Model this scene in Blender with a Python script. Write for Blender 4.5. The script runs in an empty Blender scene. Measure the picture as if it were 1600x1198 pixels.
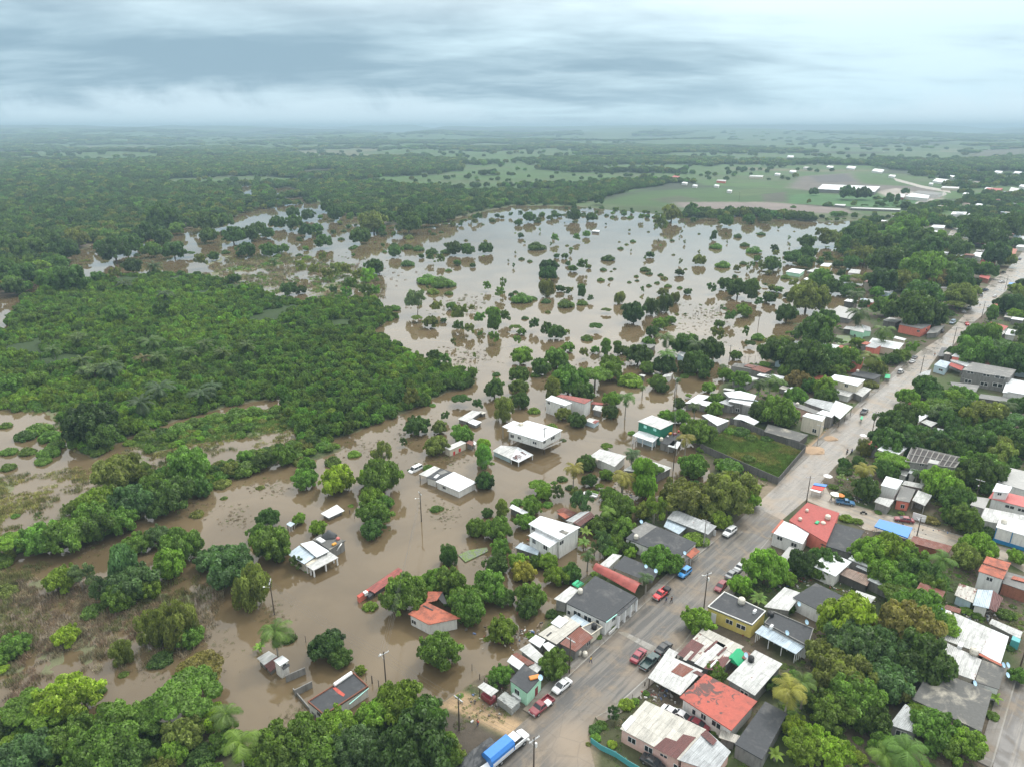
import bpy, bmesh, math, random
import numpy as np
from mathutils import Vector, Matrix
random.seed(7); RNG = np.random.default_rng(7)
SC = bpy.context.scene
COL = SC.collection

# ---------------------------------------------------------------- camera
CAM_H = 100.0; F_PX = 1080.0; HOR = 200.0
PITCH = math.atan((599-HOR)/F_PX)
cam_d = bpy.data.cameras.new('camera'); cam = bpy.data.objects.new('camera', cam_d); COL.objects.link(cam)
cam_d.sensor_width = 36; cam_d.lens = 36*F_PX/1600
cam_d.clip_start = 1; cam_d.clip_end = 120000
cam.location = (0, 0, CAM_H); cam.rotation_euler = (math.pi/2-PITCH, 0, 0)
SC.camera = cam

# ---------------------------------------------------------------- render settings
SC.render.engine = 'CYCLES'
cy = SC.cycles
cy.max_bounces = 6; cy.diffuse_bounces = 2; cy.glossy_bounces = 2; cy.transmission_bounces = 3
cy.volume_bounces = 0; cy.transparent_max_bounces = 6
cy.use_denoising = True
cy.caustics_reflective = False; cy.caustics_refractive = False
vs = SC.view_settings
vs.view_transform = 'Standard'; vs.look = 'None'; vs.exposure = 0.38; vs.gamma = 1; vs.use_curve_mapping = False

# ---------------------------------------------------------------- node helper
class NT:
    def __init__(s, tree): s.t = tree; s.t.nodes.clear()
    def n(s, kind, ins=None, **props):
        nd = s.t.nodes.new(kind)
        for k, v in props.items(): setattr(nd, k, v)
        for k, v in (ins or {}).items():
            sock = nd.inputs[k]
            if isinstance(v, bpy.types.NodeSocket): s.t.links.new(v, sock)
            else:
                if isinstance(v, tuple) and len(v) == 3 and sock.type == 'RGBA': v = (*v, 1)
                sock.default_value = v
        return nd
    def math(s, op, a, b=None, c=None, clamp=False):
        nd = s.t.nodes.new('ShaderNodeMath'); nd.operation = op; nd.use_clamp = clamp
        for i, v in enumerate((a, b, c)):
            if v is None: continue
            if isinstance(v, bpy.types.NodeSocket): s.t.links.new(v, nd.inputs[i])
            else: nd.inputs[i].default_value = v
        return nd.outputs[0]
    def mix(s, f, a, b, mode='MIX'):
        nd = s.t.nodes.new('ShaderNodeMix'); nd.data_type = 'RGBA'; nd.blend_type = mode
        for i, v in ((0, f), (6, a), (7, b)):
            if isinstance(v, bpy.types.NodeSocket): s.t.links.new(v, nd.inputs[i])
            else:
                if isinstance(v, tuple) and len(v) == 3: v = (*v, 1)
                nd.inputs[i].default_value = v
        return nd.outputs[2]
    def ss(s, v, a, b):
        nd = s.t.nodes.new('ShaderNodeMapRange'); nd.interpolation_type = 'SMOOTHSTEP'; nd.clamp = True
        s.t.links.new(v, nd.inputs[0]); nd.inputs[1].default_value = a; nd.inputs[2].default_value = b
        return nd.outputs[0]
    def noise(s, vec, scale, detail=4, rough=.55, dist=0, dim='3D'):
        nd = s.n('ShaderNodeTexNoise', {'Scale': scale, 'Detail': detail, 'Roughness': rough, 'Distortion': dist}, noise_dimensions=dim)
        if vec is not None: s.t.links.new(vec, nd.inputs['Vector'])
        return nd.outputs['Fac']

# ---------------------------------------------------------------- world: overcast sky
SUN_EL, SUN_AZ = math.radians(52), math.radians(40)     # azimuth measured from +Y towards +X
W = bpy.data.worlds.new('World'); SC.world = W; W.use_nodes = True
t = NT(W.node_tree)
sky = t.n('ShaderNodeTexSky', sky_type='NISHITA', sun_disc=False, sun_elevation=SUN_EL, sun_rotation=SUN_AZ, air_density=1.5, dust_density=3.0)
tc = t.n('ShaderNodeTexCoord').outputs['Generated']
sep = t.n('ShaderNodeSeparateXYZ', {0: tc}); X, Y, Z = sep.outputs
Zc = t.math('MAXIMUM', Z, 0.0)
den = t.math('ADD', Zc, 0.15)
cx = t.math('DIVIDE', X, den); cyy = t.math('DIVIDE', Y, den)
cv = t.n('ShaderNodeCombineXYZ', {0: cx, 1: cyy, 2: 0.0}).outputs[0]
mp = t.n('ShaderNodeMapping', {'Vector': cv, 'Rotation': (0, 0, 0.25), 'Scale': (0.75, 1.35, 1), 'Location': (2.3, 0.55, 0)}).outputs[0]
n1 = t.noise(mp, 1.0, 5, .50, .35)
n2 = t.noise(mp, 3.1, 5, .55, .4)
cl = t.math('ADD', t.math('MULTIPLY', n1, .75), t.math('MULTIPLY', n2, .25))
az = t.math('DIVIDE', X, t.math('MAXIMUM', t.math('ABSOLUTE', Y), .2))    # tan of azimuth
bias = t.math('MULTIPLY', t.ss(az, -.35, .6), .17)
el_b = t.math('MULTIPLY', t.ss(Z, .06, .16), .13)
clb = t.math('ADD', t.math('ADD', cl, bias), el_b)
band = t.math('MULTIPLY', t.math('MULTIPLY', t.ss(Z, .0, .05), t.math('SUBTRACT', 1.0, t.ss(Z, .13, .27))), t.math('SUBTRACT', 1.0, t.ss(az, .0, .55)))
clb = t.math('SUBTRACT', clb, t.math('MULTIPLY', band, .10))
cf = t.ss(clb, .34, .76)
cloud = t.mix(cf, (.235, .355, .44), (.60, .77, .84))
# thin band of lighter air on the horizon to the right
lift = t.math('MULTIPLY', t.ss(az, .0, .5), t.math('SUBTRACT', 1.0, t.ss(Z, .0, .12)))
cloud = t.mix(t.math('MULTIPLY', lift, .5), cloud, (.49, .69, .79))
# low wisps over the hills
wv = t.n('ShaderNodeCombineXYZ', {0: az, 1: t.math('MULTIPLY', Z, 1.9), 2: 0.0}).outputs[0]
wn = t.noise(wv, 6.0, 8, .62, .5); wn2 = t.noise(wv, 2.2, 2, .5)
wtop = t.math('ADD', .004, t.math('MULTIPLY', t.math('SUBTRACT', t.math('ADD', t.math('MULTIPLY', wn, .6), t.math('MULTIPLY', wn2, .6)), .43), .17))
wisp = t.math('SUBTRACT', 1.0, t.ss(t.math('SUBTRACT', Z, wtop), -.026, .012))
cloud = t.mix(t.math('MULTIPLY', wisp, .85), cloud, (.62, .76, .83))
zen = t.ss(Z, .095, .33)
sunv = (math.sin(SUN_AZ)*math.cos(SUN_EL)*.8, math.cos(SUN_AZ)*math.cos(SUN_EL), math.sin(SUN_EL)*.85)
dt = t.n('ShaderNodeVectorMath', {0: tc, 1: sunv}, operation='DOT_PRODUCT').outputs['Value']
glow = t.math('MULTIPLY', t.math('POWER', t.math('MAXIMUM', dt, 0.0), 2.2), 1.75)
gcol = t.n('ShaderNodeCombineColor', {0: glow, 1: glow, 2: t.math('MULTIPLY', glow, .95)}).outputs[0]
cloud = t.mix(1.0, cloud, (1.08, 1.08, 1.09), 'MULTIPLY')
cloud = t.mix(zen, cloud, t.mix(1.0, (1.05, 1.07, 1.07), gcol, 'ADD'))
bg1 = t.n('ShaderNodeBackground', {'Color': sky.outputs[0], 'Strength': .05})
bg2 = t.n('ShaderNodeBackground', {'Color': cloud, 'Strength': 1.0})
wm = t.n('ShaderNodeMixShader', {0: .93, 1: bg1.outputs[0], 2: bg2.outputs[0]})
t.n('ShaderNodeOutputWorld', {0: wm.outputs[0]})
W.cycles.sampling_method = 'MANUAL'; W.cycles.sample_map_resolution = 512

sl = bpy.data.lights.new('sun', 'SUN'); sl.energy = 1.5; sl.angle = math.radians(10); sl.color = (1, .96, .9)
so = bpy.data.objects.new('sun', sl); COL.objects.link(so)
sd = Vector((math.sin(SUN_AZ)*math.cos(SUN_EL), math.cos(SUN_AZ)*math.cos(SUN_EL), math.sin(SUN_EL)))
so.rotation_euler = sd.to_track_quat('Z', 'Y').to_euler(); so.location = (200, 200, 300)

# ---------------------------------------------------------------- pixel of the photograph (1600 x 1198) -> world
CP, SP = math.cos(PITCH), math.sin(PITCH)
def ray(px, py):
    a, b = (px-800)/F_PX, -(py-599)/F_PX
    return Vector((a, CP+b*SP, -SP+b*CP))
def P(px, py, z=.5):
    d = ray(px, py); k = (z-CAM_H)/d.z
    return Vector((d.x*k, d.y*k, z))
def Pn(pts, z=.5): return np.array([P(x, y, z)[:2] for x, y in pts])
def to_px(v):
    x, y, z = v[0], v[1], v[2]-CAM_H
    zz = y*CP - z*SP; yy = y*SP + z*CP
    return 800+F_PX*x/zz, 599-F_PX*yy/zz, zz
VW = {'A': (700, 900, 4.02), 'B': (960, 900, 4.02), 'C': (1280, 900, 4.02), 'D': (400, 900, 4.02), 'E': (0, 800, 3.01),
      'F': (960, 700, 4.99), 'G': (1280, 680, 4.99), 'H': (680, 700, 4.99), 'I': (400, 700, 4.99), 'J': (600, 560, 4.99),
      'K': (900, 560, 4.99), 'L': (1200, 500, 4.0), 'M': (1200, 240, 4.0), 'N': (800, 300, 4.0), 'O': (400, 280, 3.99),
      'U': (0, 280, 3.99), 'Q': (0, 540, 4.0), 'R': (1180, 480, 3.81), 'S': (1100, 200, 3.2), 'T': (1440, 400, 9.98), '.': (0, 0, 1)}
def V(v, x, y):
    a, b, s = VW[v]; return a+x/s, b+y/s

# ---------------------------------------------------------------- numpy value noise
def _h(ix, iy, s):
    n = (ix.astype(np.int64)*374761393 + iy.astype(np.int64)*668265263 + s*974634777) & 0xffffffff
    n = ((n ^ (n >> 13))*1274126177) & 0xffffffff
    return ((n ^ (n >> 16)) & 0xffff)/65535.0
def vn(x, y, s=0):
    ix = np.floor(x); iy = np.floor(y); fx = x-ix; fy = y-iy
    fx = fx*fx*(3-2*fx); fy = fy*fy*(3-2*fy)
    a = _h(ix, iy, s); b = _h(ix+1, iy, s); c = _h(ix, iy+1, s); d = _h(ix+1, iy+1, s)
    return a+(b-a)*fx+(c-a)*fy+(a-b-c+d)*fx*fy
def fbm(x, y, s=0, o=4, r=.5):
    v = 0; a = 1; w = 0
    for i in range(o):
        v = v+a*vn(x*2**i+17.3*i, y*2**i-9.1*i, s+i); w += a; a *= r
    return v/w
def sdist(x, y, poly):
    """signed distance to a polygon, positive inside"""
    n = len(poly); best = np.full(x.shape, 1e18); ins = np.zeros(x.shape, bool)
    for i in range(n):
        ax, ay = poly[i]; bx, by = poly[(i+1) % n]
        ex, ey = bx-ax, by-ay; L = ex*ex+ey*ey+1e-12
        tt = np.clip(((x-ax)*ex+(y-ay)*ey)/L, 0, 1)
        dx = x-ax-tt*ex; dy = y-ay-tt*ey
        best = np.minimum(best, dx*dx+dy*dy)
        c = (ay > y) != (by > y)
        with np.errstate(divide='ignore', invalid='ignore'):
            ins ^= c & (x < (bx-ax)*(y-ay)/(by-ay+1e-30)+ax)
    d = np.sqrt(best); return np.where(ins, d, -d)

# ---------------------------------------------------------------- regions traced from the photograph
TOWN = Pn([(520,1250),(560,1180),(640,1130),(700,1088),(735,1065),(770,1045),(805,1030),(842,985),(866,945),(905,905),(950,878),(985,838),
  (1000,800),(1020,775),(1060,765),(1100,752),(1108,735),(1088,704),(1078,684),(1110,668),(1130,650),(1120,640),(1100,636),(1115,622),(1135,585),(1165,568),(1195,566),(1225,530),(1250,500),
  (1300,512),(1350,480),(1362,452),(1395,440),(1410,412),(1378,385),(1352,362),(1330,344),(1290,347),(1220,343),(1150,338),(1090,342),(1030,335),(985,330),(940,327),(900,322),(800,321),(760,330),(700,343),
  (640,356),(600,350),(560,342),(500,316),(470,308),(440,312),(400,318),(370,338),(320,352),(260,362),(200,374),(150,382),(108,396),(100,430),(60,445),(30,462),(-60,470),(-200,470),(-900,380),(-1500,262),(-3000,201.2),
  (4600,201.2),(2700,1250)])
FIELD = [Pn(p) for p in (
  # thicket island on the left
  [(-150,520),(20,503),(30,478),(75,452),(130,440),(200,430),(290,428),(340,436),(390,446),(425,462),(480,474),(530,468),(590,476),(622,496),(585,514),(580,524),(640,548),(700,574),(742,590),(735,604),
   (700,612),(668,628),(640,640),(600,655),(560,672),(520,684),(500,696),(470,690),(455,660),(448,640),(448,620),(360,632),(300,648),(240,668),(192,686),(165,700),(150,720),(100,690),(98,640),(40,640),(-150,640)],
  # strip between the inlet and the hedge
  [(200,690),(260,672),(330,652),(400,640),(452,634),(470,660),(440,672),(380,680),(300,690),(230,704)],
  # hedgerow
  [(-100,855),(0,848),(60,835),(110,800),(170,775),(230,745),(300,725),(350,722),(400,705),(470,690),(520,690),(540,700),(500,716),(440,720),(380,742),(300,772),(240,795),(180,818),(110,845),(40,868),(-100,900)],
  # bank by the first trees, bottom
  [(-100,1110),(60,1120),(130,1130),(200,1120),(260,1140),(330,1150),(380,1165),(470,1130),(560,1110),(640,1110),(700,1150),(760,1300),(-100,1300)],
)]
POND = [Pn(p) for p in ([(370,292),(392,290),(398,308),(380,312),(378,302)],[(425,296),(450,292),(470,300),(450,306),(430,312)],[(0,492),(22,486),(32,474),(0,478),(-40,492)],
  [(-40,500),(14,500),(20,512),(0,520),(-40,520)],[(335,324),(366,318),(368,330),(340,334)],[(236,340),(250,336),(252,346),(240,346)],[(470,268),(520,264),(525,272),(480,276)])]
MARSH = [Pn(p) for p in (
  [(-60,600),(60,600),(110,640),(160,700),(150,740),(180,760),(230,745),(300,722),(350,700),(470,690),(455,660),(380,676),(300,690),(210,700),(150,720),(100,690),(40,640)],
  [(-60,740),(60,740),(160,720),(230,745),(170,775),(110,800),(60,835),(-60,850)],
  [(-60,905),(60,875),(120,905),(200,920),(300,900),(340,930),(330,990),(250,1040),(180,1040),(120,1060),(-60,1100)],
  [(290,430),(330,400),(420,392),(480,400),(560,415),(600,440),(600,465),(520,470),(420,455),(350,440)])]
GRASSY = Pn([(0,300),(60,270),(160,262),(100,250),(0,250)])

def land_sd(x, y):
    s = sdist(x, y, TOWN)
    for f in FIELD: s = np.maximum(s, sdist(x, y, f))
    for f in POND: s = np.minimum(s, -sdist(x, y, f))
    return s
def height(x, y):
    s = land_sd(x, y)
    near = np.hypot(x, y)
    wob = (fbm(x*.12, y*.12, 3, 3)-.5)*np.clip(near/60, 2, 14)
    k = s+wob
    h = np.clip(k*.22, -1.3, .55)
    m = np.full(x.shape, -1e9)
    for q in MARSH: m = np.maximum(m, sdist(x, y, q))
    mm = np.clip(m/4, 0, 1)
    hm = (fbm(x*.35, y*.35, 11, 4)-.66)*.7 + (fbm(x*.05, y*.05, 14, 2)-.5)*.55
    h = np.where(near > 9000, .55, h)
    h = np.where((m > 0) & (s < 0), h*(1-mm)+hm*mm, h)
    # rolling country beyond the plain
    r = np.clip((near-1300)/3500, 0, 1); r = r*r*(3-2*r)
    h = h + r*(fbm(x/700, y/700, 21, 4)-.35)*60
    r2 = np.clip((near-5000)/9000, 0, 1)
    h = h + r2*np.minimum(np.clip(fbm(x/2400, y/2400, 31, 3)-.34, 0, 1)*560, 135)
    return h
def WOODY(x, y):
    f = np.maximum(1, y/900)
    return fbm(x/(210*f**.8), np.where(y < 900, y/105, 900/105+np.log(np.maximum(y, 1)/900)*7), 41, 5, .6)      # high = wood, low = open pasture

def new_obj(name, me, parent=None, mat=None):
    if mat is not None: me.materials.append(mat)
    o = bpy.data.objects.new(name, me); COL.objects.link(o)
    if parent is not None: o.parent = parent
    return o
def fill_mesh(me, co, quads):
    co = np.asarray(co, np.float32); q = np.asarray(quads, np.int32); k = q.shape[1]
    me.vertices.add(len(co)); me.vertices.foreach_set('co', co.ravel())
    me.loops.add(q.size); me.loops.foreach_set('vertex_index', q.ravel())
    me.polygons.add(len(q)); me.polygons.foreach_set('loop_start', np.arange(0, q.size, k, dtype=np.int32))
    me.update(calc_edges=True); me.validate()
    return me

# ---------------------------------------------------------------- terrain sheet
NA, NR = 620, 900
az_ = np.radians(np.linspace(-64, 64, NA)); rr = np.geomspace(28, 17500, NR)
A_, R_ = np.meshgrid(az_, rr, indexing='xy')
TX, TY = R_*np.sin(A_), R_*np.cos(A_)
TH = height(TX, TY)
co = np.stack([TX, TY, TH], -1).reshape(-1, 3)
i = np.arange(NR-1)[:, None]*NA+np.arange(NA-1)[None, :]
qd = np.stack([i, i+1, i+NA+1, i+NA], -1).reshape(-1, 4)
me = bpy.data.meshes.new('terrain'); fill_mesh(me, co, qd)
me.polygons.foreach_set('use_smooth', np.ones(len(me.polygons), bool))
def lerp(a, b, f): return a*(1-f[..., None])+b*f[..., None]
def C(*v): return np.array(v, float)
g = np.zeros(TX.shape+(3,)); dist_ = np.hypot(TX, TY)
soil = C(.11, .088, .062); grass = C(.055, .075, .026); wood = C(.022, .034, .013); mud = C(.15, .115, .075); past = C(.042, .092, .016)
f1 = np.clip((fbm(TX*.09, TY*.09, 51, 4)-.42)*5, 0, 1)
g = lerp(np.broadcast_to(soil, g.shape), grass, f1)
wz = WOODY(TX, TY); wf = np.clip((wz-.53)*22, 0, 1)
farc = lerp(lerp(np.broadcast_to(past, g.shape), C(.068, .072, .034), np.clip((fbm(TX/90, TY/60, 61, 3)-.5)*5, 0, 1)*.5), wood, wf)
ff = np.clip((dist_-800)/250, 0, 1)
g = lerp(g, farc, ff)
def paint(poly_px, col, soft=3, amt=1, z=.5, jit=.5):
    global g
    s = sdist(TX, TY, Pn(poly_px, z)) + (fbm(TX*.15, TY*.15, 71, 3)-.5)*soft*2*jit
    g = lerp(g, np.asarray(col), np.clip(s/soft+.5, 0, 1)*amt)
for fp in FIELD[:2]:
    g = lerp(g, C(.03, .055, .014), np.clip(sdist(TX, TY, fp)/4, 0, 1))
# open places
g = lerp(g, C(.085, .135, .04), np.clip(sdist(TX, TY, FIELD[1])/1.5, 0, 1))
paint([(1000,300),(1120,292),(1290,300),(1250,318),(1100,328),(930,318)], (.032,.074,.011), 25)
paint([(1140,343),(1000,338),(930,326),(1000,322),(1100,333),(1330,352),(1330,362)], (.035,.062,.014), 20)

paint([(1050,316),(1200,316),(1320,326),(1340,334),(1180,332),(1060,324)], (.17,.14,.125), 14)
paint([(1230,294),(1250,276),(1330,270),(1345,288),(1440,292),(1480,300),(1400,300),(1260,298)], (.11,.095,.08), 20)
paint([(1232,306),(1258,303),(1420,308),(1440,316),(1432,322),(1375,325),(1232,318)], (.035,.105,.022), 5)
paint([(1265,276),(1320,272),(1340,284),(1280,286)], (.075,.07,.068), 10)
paint([(1370,300),(1400,294),(1425,300),(1470,304),(1475,312),(1385,308)], (.27,.24,.21), 8)
paint([(900,206),(960,204),(1010,212),(980,220),(920,220)], (.06,.10,.03), 120)
paint([(1520,236),(1600,232),(1620,250),(1500,250)], (.07,.07,.045), 80)
paint([(1380,238),(1500,236),(1500,246),(1400,248)], (.06,.10,.035), 80)
paint([(40,288),(110,280),(160,284),(130,292),(60,292)], (.15,.14,.11), 30)
paint([(1010,312),(1060,306),(1100,312),(1050,318)], (.055,.055,.03), 12, .7); paint([(1130,300),(1200,292),(1230,298),(1160,308)], (.05,.085,.02), 10); paint([(1190,304),(1228,300),(1230,316),(1195,316)], (.06,.052,.04), 8, .8)
# overgrown lot, yards, dirt street
paint([(1091,704),(1160,664),(1256,704),(1214,755)], (.14,.20,.05), 2)
paint([(1100,690),(1150,672),(1200,690),(1150,705)], (.16,.15,.06), 2, .7)
paint([(640,1040),(700,1066),(740,1085),(790,1110),(830,1135),(810,1160),(790,1150),(740,1125),(690,1105),(660,1080)], (.33,.235,.14), 1.2)
paint([(820,1125),(850,1140),(930,1120),(960,1198),(1000,1230),(800,1230),(780,1190)], (.23,.185,.135), 1.5, .8)
paint([(735,1060),(780,1040),(830,1050),(850,1100),(820,1130),(760,1105)], (.12,.10,.075), 2)
paint([(1255,700),(1290,672),(1330,650),(1320,680),(1280,712)], (.34,.24,.16), 1.5)
paint([(690,1108),(740,1125),(790,1152),(800,1200),(700,1230),(640,1150)], (.075, .062, .048), 2)
paint([(925,1120),(1000,1070),(1100,1180),(1180,1240),(930,1240),(930,1160)], (.06, .065, .03), 2)
paint([(1180,745),(1215,760),(1200,800),(1150,800)], (.24,.19,.14), 2, .7)
wet = np.clip((TH+.35)/.5, 0, 1)*0+np.clip((.30-TH)/.25, 0, 1)
g = lerp(g, mud, wet*.55)
mgrass = np.zeros(TX.shape)
for q in MARSH: mgrass = np.maximum(mgrass, np.clip(sdist(TX, TY, q)/3, 0, 1))
g = lerp(g, C(.15, .16, .085), mgrass*.85*(TH > -.1))
ca = me.color_attributes.new('gcol', 'FLOAT_COLOR', 'POINT')
ca.data.foreach_set('color', np.concatenate([g.reshape(-1, 3), np.ones((g.shape[0]*g.shape[1], 1))], 1).astype(np.float32).ravel())

MATS = {}
def mat(name):
    m = bpy.data.materials.new(name); m.use_nodes = True; MATS[name] = m
    return m, NT(m.node_tree)
def finish(m, t, col, rough=.8, spec=.3, bump=None, bstr=.3, bdist=.05, metal=0., extra=None):
    ins = {'Base Color': col, 'Roughness': rough, 'Specular IOR Level': spec, 'Metallic': metal}
    if bump is not None:
        ins['Normal'] = t.n('ShaderNodeBump', {'Height': bump, 'Strength': bstr, 'Distance': bdist}).outputs[0]
    ins.update(extra or {})
    b = t.n('ShaderNodeBsdfPrincipled', ins)
    t.n('ShaderNodeOutputMaterial', {0: b.outputs[0]}); return m
m, t = mat('ground')
pos = t.n('ShaderNodeNewGeometry').outputs['Position']
at = t.n('ShaderNodeAttribute', attribute_name='gcol').outputs['Color']
a1 = t.noise(pos, .9, 5, .65); a2 = t.noise(pos, .05, 4, .6); a3 = t.noise(pos, 4.5, 3, .7); a4 = t.noise(pos, .011, 6, .65, .6)
v = t.math('ADD', t.math('MULTIPLY', a1, .9), t.math('ADD', t.math('MULTIPLY', a2, .8), t.math('MULTIPLY', a3, .5)))
v = t.math('ADD', v, t.math('SUBTRACT', t.math('MULTIPLY', a4, 1.1), .67))
col = t.mix(1.0, at, t.n('ShaderNodeCombineColor', {0: v, 1: v, 2: v}).outputs[0], 'MULTIPLY')
trash = t.ss(t.n('ShaderNodeTexVoronoi', {'Vector': pos, 'Scale': .55}).outputs['Distance'], .045, .02)
finish(m, t, col, .85, .25, a3, .4, .15)
me.materials.append(m)
ter = bpy.data.objects.new('terrain', me); COL.objects.link(ter); ter['kind'] = 'structure'

# ---------------------------------------------------------------- flood water
m, t = mat('flood_water')
pos = t.n('ShaderNodeNewGeometry').outputs['Position']
w1 = t.noise(pos, .035, 4, .55, .8); w2 = t.noise(pos, .3, 3, .6)
colw = t.mix(t.ss(w1, .35, .7), (.102, .074, .040), (.146, .108, .062))
rip = t.noise(pos, 1.4, 3, .6)
mpn = t.n('ShaderNodeMapping', {'Vector': pos, 'Rotation': (0, 0, .8), 'Scale': (.06, .5, 1)}).outputs[0]
sw = t.noise(mpn, 1.0, 4, .6, .6)
rough = t.math('ADD', .025, t.math('MULTIPLY', t.ss(t.math('ADD', t.math('MULTIPLY', w2, .3), t.math('MULTIPLY', sw, .7)), .52, .66), .10))
bmp = t.math('ADD', t.math('MULTIPLY', rip, .5), sw)
finish(m, t, colw, rough, .5, bmp, .06, .05, extra={'IOR': 1.46})
me = bpy.data.meshes.new('water')
az2 = np.radians(np.linspace(-64, 64, 60)); r2 = np.geomspace(26, 1900, 60)
A2, R2 = np.meshgrid(az2, r2); co = np.stack([R2*np.sin(A2), R2*np.cos(A2), np.zeros_like(A2)], -1).reshape(-1, 3)
i = np.arange(59)[:, None]*60+np.arange(59)[None, :]
fill_mesh(me, co, np.stack([i, i+1, i+61, i+60], -1).reshape(-1, 4))
wo = new_obj('water', me, None, m); wo['kind'] = 'structure'

# ---------------------------------------------------------------- haze
m = bpy.data.materials.new('haze'); m.use_nodes = True; t = NT(m.node_tree)
pv = t.n('ShaderNodeVolumePrincipled', {'Color': (.45, .63, .75), 'Density': .00017, 'Anisotropy': 0.0})
t.n('ShaderNodeOutputMaterial', {'Volume': pv.outputs[0]})
bm = bmesh.new(); bmesh.ops.create_cube(bm, size=1)
for v_ in bm.verts:
    v_.co = Vector((v_.co.x*38000, v_.co.y*38000, -30 if v_.co.z < 0 else 170))
me = bpy.data.meshes.new('haze'); bm.to_mesh(me); bm.free()
hz = new_obj('haze', me, None, m); hz['kind'] = 'stuff'
m.cycles.homogeneous_volume = True

# ================================================================ materials for built things
def uvn(t): return t.n('ShaderNodeTexCoord').outputs['UV']
def metal(name, base, rust=0.0, rcol=(.16, .045, .025), stain=.25, pitch=.30, sheet=.95, rough=.42, met=.0):
    """corrugated sheets: ridges, one tone per sheet, dirt and rust with shapes of their own"""
    m, t = mat(name); uv = uvn(t); s = t.n('ShaderNodeSeparateXYZ', {0: uv})
    pos = t.n('ShaderNodeNewGeometry').outputs['Position']
    rid = t.math('SINE', t.math('MULTIPLY', s.outputs[0], 2*math.pi/pitch))
    cell = t.n('ShaderNodeCombineXYZ', {0: t.math('FLOOR', t.math('DIVIDE', s.outputs[0], sheet)), 1: t.math('FLOOR', t.math('DIVIDE', s.outputs[1], 3.05)), 2: 0.0}).outputs[0]
    wnz = t.n('ShaderNodeTexWhiteNoise', {'Vector': cell}, noise_dimensions='3D').outputs['Value']
    st = t.n('ShaderNodeMapping', {'Vector': uv, 'Scale': (2.2, .35, 1)}).outputs[0]
    nn = t.noise(st, 1.0, 5, .65); n2 = t.noise(pos, .55, 5, .65)
    seam = t.math('GREATER_THAN', t.math('FRACT', t.math('DIVIDE', s.outputs[0], sheet)), .955)
    seam2 = t.math('GREATER_THAN', t.math('FRACT', t.math('DIVIDE', s.outputs[1], 3.05)), .98)
    sh = t.math('ADD', t.math('MULTIPLY', wnz, .26), t.math('ADD', .84-stain*.2, t.math('MULTIPLY', t.ss(nn, .3, .75), -stain)))
    sh = t.math('ADD', sh, t.math('MULTIPLY', t.ss(n2, .35, .6), stain*.5))
    sh = t.math('SUBTRACT', sh, t.math('MULTIPLY', t.math('MAXIMUM', seam, seam2), .26))
    c = t.mix(1.0, base, t.n('ShaderNodeCombineColor', {0: sh, 1: sh, 2: sh}).outputs[0], 'MULTIPLY')
    if rust > 0:
        rf = t.ss(t.math('ADD', t.math('MULTIPLY', n2, .6), t.math('ADD', t.math('MULTIPLY', nn, .35), t.math('MULTIPLY', wnz, .22))), .80-rust*.5, .90-rust*.5)
        c = t.mix(rf, c, t.mix(nn, tuple(x*.55 for x in rcol), tuple(x*1.5 for x in rcol)))
    return finish(m, t, c, rough, .4, rid, .8, .05, met)
def slabm(name, base, light=(.30, .29, .27), amt=.35, rough=.75, sc=.35):
    m, t = mat(name); pos = t.n('ShaderNodeNewGeometry').outputs['Position']
    n1 = t.noise(pos, sc, 6, .65, .5); n2 = t.noise(pos, 2.3, 4, .65)
    c = t.mix(t.math('MULTIPLY', t.ss(n1, .50, .72), amt), base, light)
    v = t.math('ADD', .65, t.math('MULTIPLY', n2, .7))
    c = t.mix(1.0, c, t.n('ShaderNodeCombineColor', {0: v, 1: v, 2: v}).outputs[0], 'MULTIPLY')
    return finish(m, t, c, rough, .3, n2, .3, .03)
def wallm(name, base, dirt=.35, block=False, rough=.8):
    m, t = mat(name); pos = t.n('ShaderNodeNewGeometry').outputs['Position']
    stp = t.n('ShaderNodeMapping', {'Vector': pos, 'Scale': (1.6, 1.6, .28)}).outputs[0]
    n1 = t.noise(stp, 1.0, 5, .65); n2 = t.noise(pos, 3.0, 3, .6)
    c = t.mix(t.math('MULTIPLY', t.ss(n1, .42, .72), dirt), base, tuple(x*.42 for x in base))
    v = t.math('ADD', .85, t.math('MULTIPLY', n2, .3))
    c = t.mix(1.0, c, t.n('ShaderNodeCombineColor', {0: v, 1: v, 2: v}).outputs[0], 'MULTIPLY')
    if block:
        uv = uvn(t)
        br = t.n('ShaderNodeTexBrick', {'Vector': uv, 'Color1': (1, 1, 1), 'Color2': (.82, .82, .82), 'Mortar': (.55, .55, .55), 'Scale': 1.0, 'Mortar Size': .02, 'Brick Width': .4, 'Row Height': .2}).outputs[0]
        c = t.mix(1.0, c, br, 'MULTIPLY')
    return finish(m, t, c, rough, .25, n2, .2, .02)
def plain(name, base, rough=.6, spec=.4, metal_=0., var=.15):
    m, t = mat(name); pos = t.n('ShaderNodeTexCoord').outputs['Object']; n = t.noise(pos, 3.0, 4, .6)
    v = t.math('ADD', 1-var*.5, t.math('MULTIPLY', n, var))
    c = t.mix(1.0, base, t.n('ShaderNodeCombineColor', {0: v, 1: v, 2: v}).outputs[0], 'MULTIPLY')
    return finish(m, t, c, rough, spec, metal=metal_)
metal('white_metal', (.78, .81, .83), 0, stain=.2); metal('white_metal_old', (.58, .585, .57), .14, stain=.34)
metal('grey_metal', (.44, .46, .47), .12, stain=.35); metal('pale_metal', (.53, .51, .455), .10, stain=.30)
metal('blue_metal', (.50, .60, .68), 0, stain=.25); metal('rust_metal', (.24, .10, .075), .55, stain=.35)
metal('brown_metal', (.13, .045, .040), .0, stain=.25); metal('red_metal', (.34, .075, .06), .25, (.08, .025, .02), stain=.55)
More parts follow.
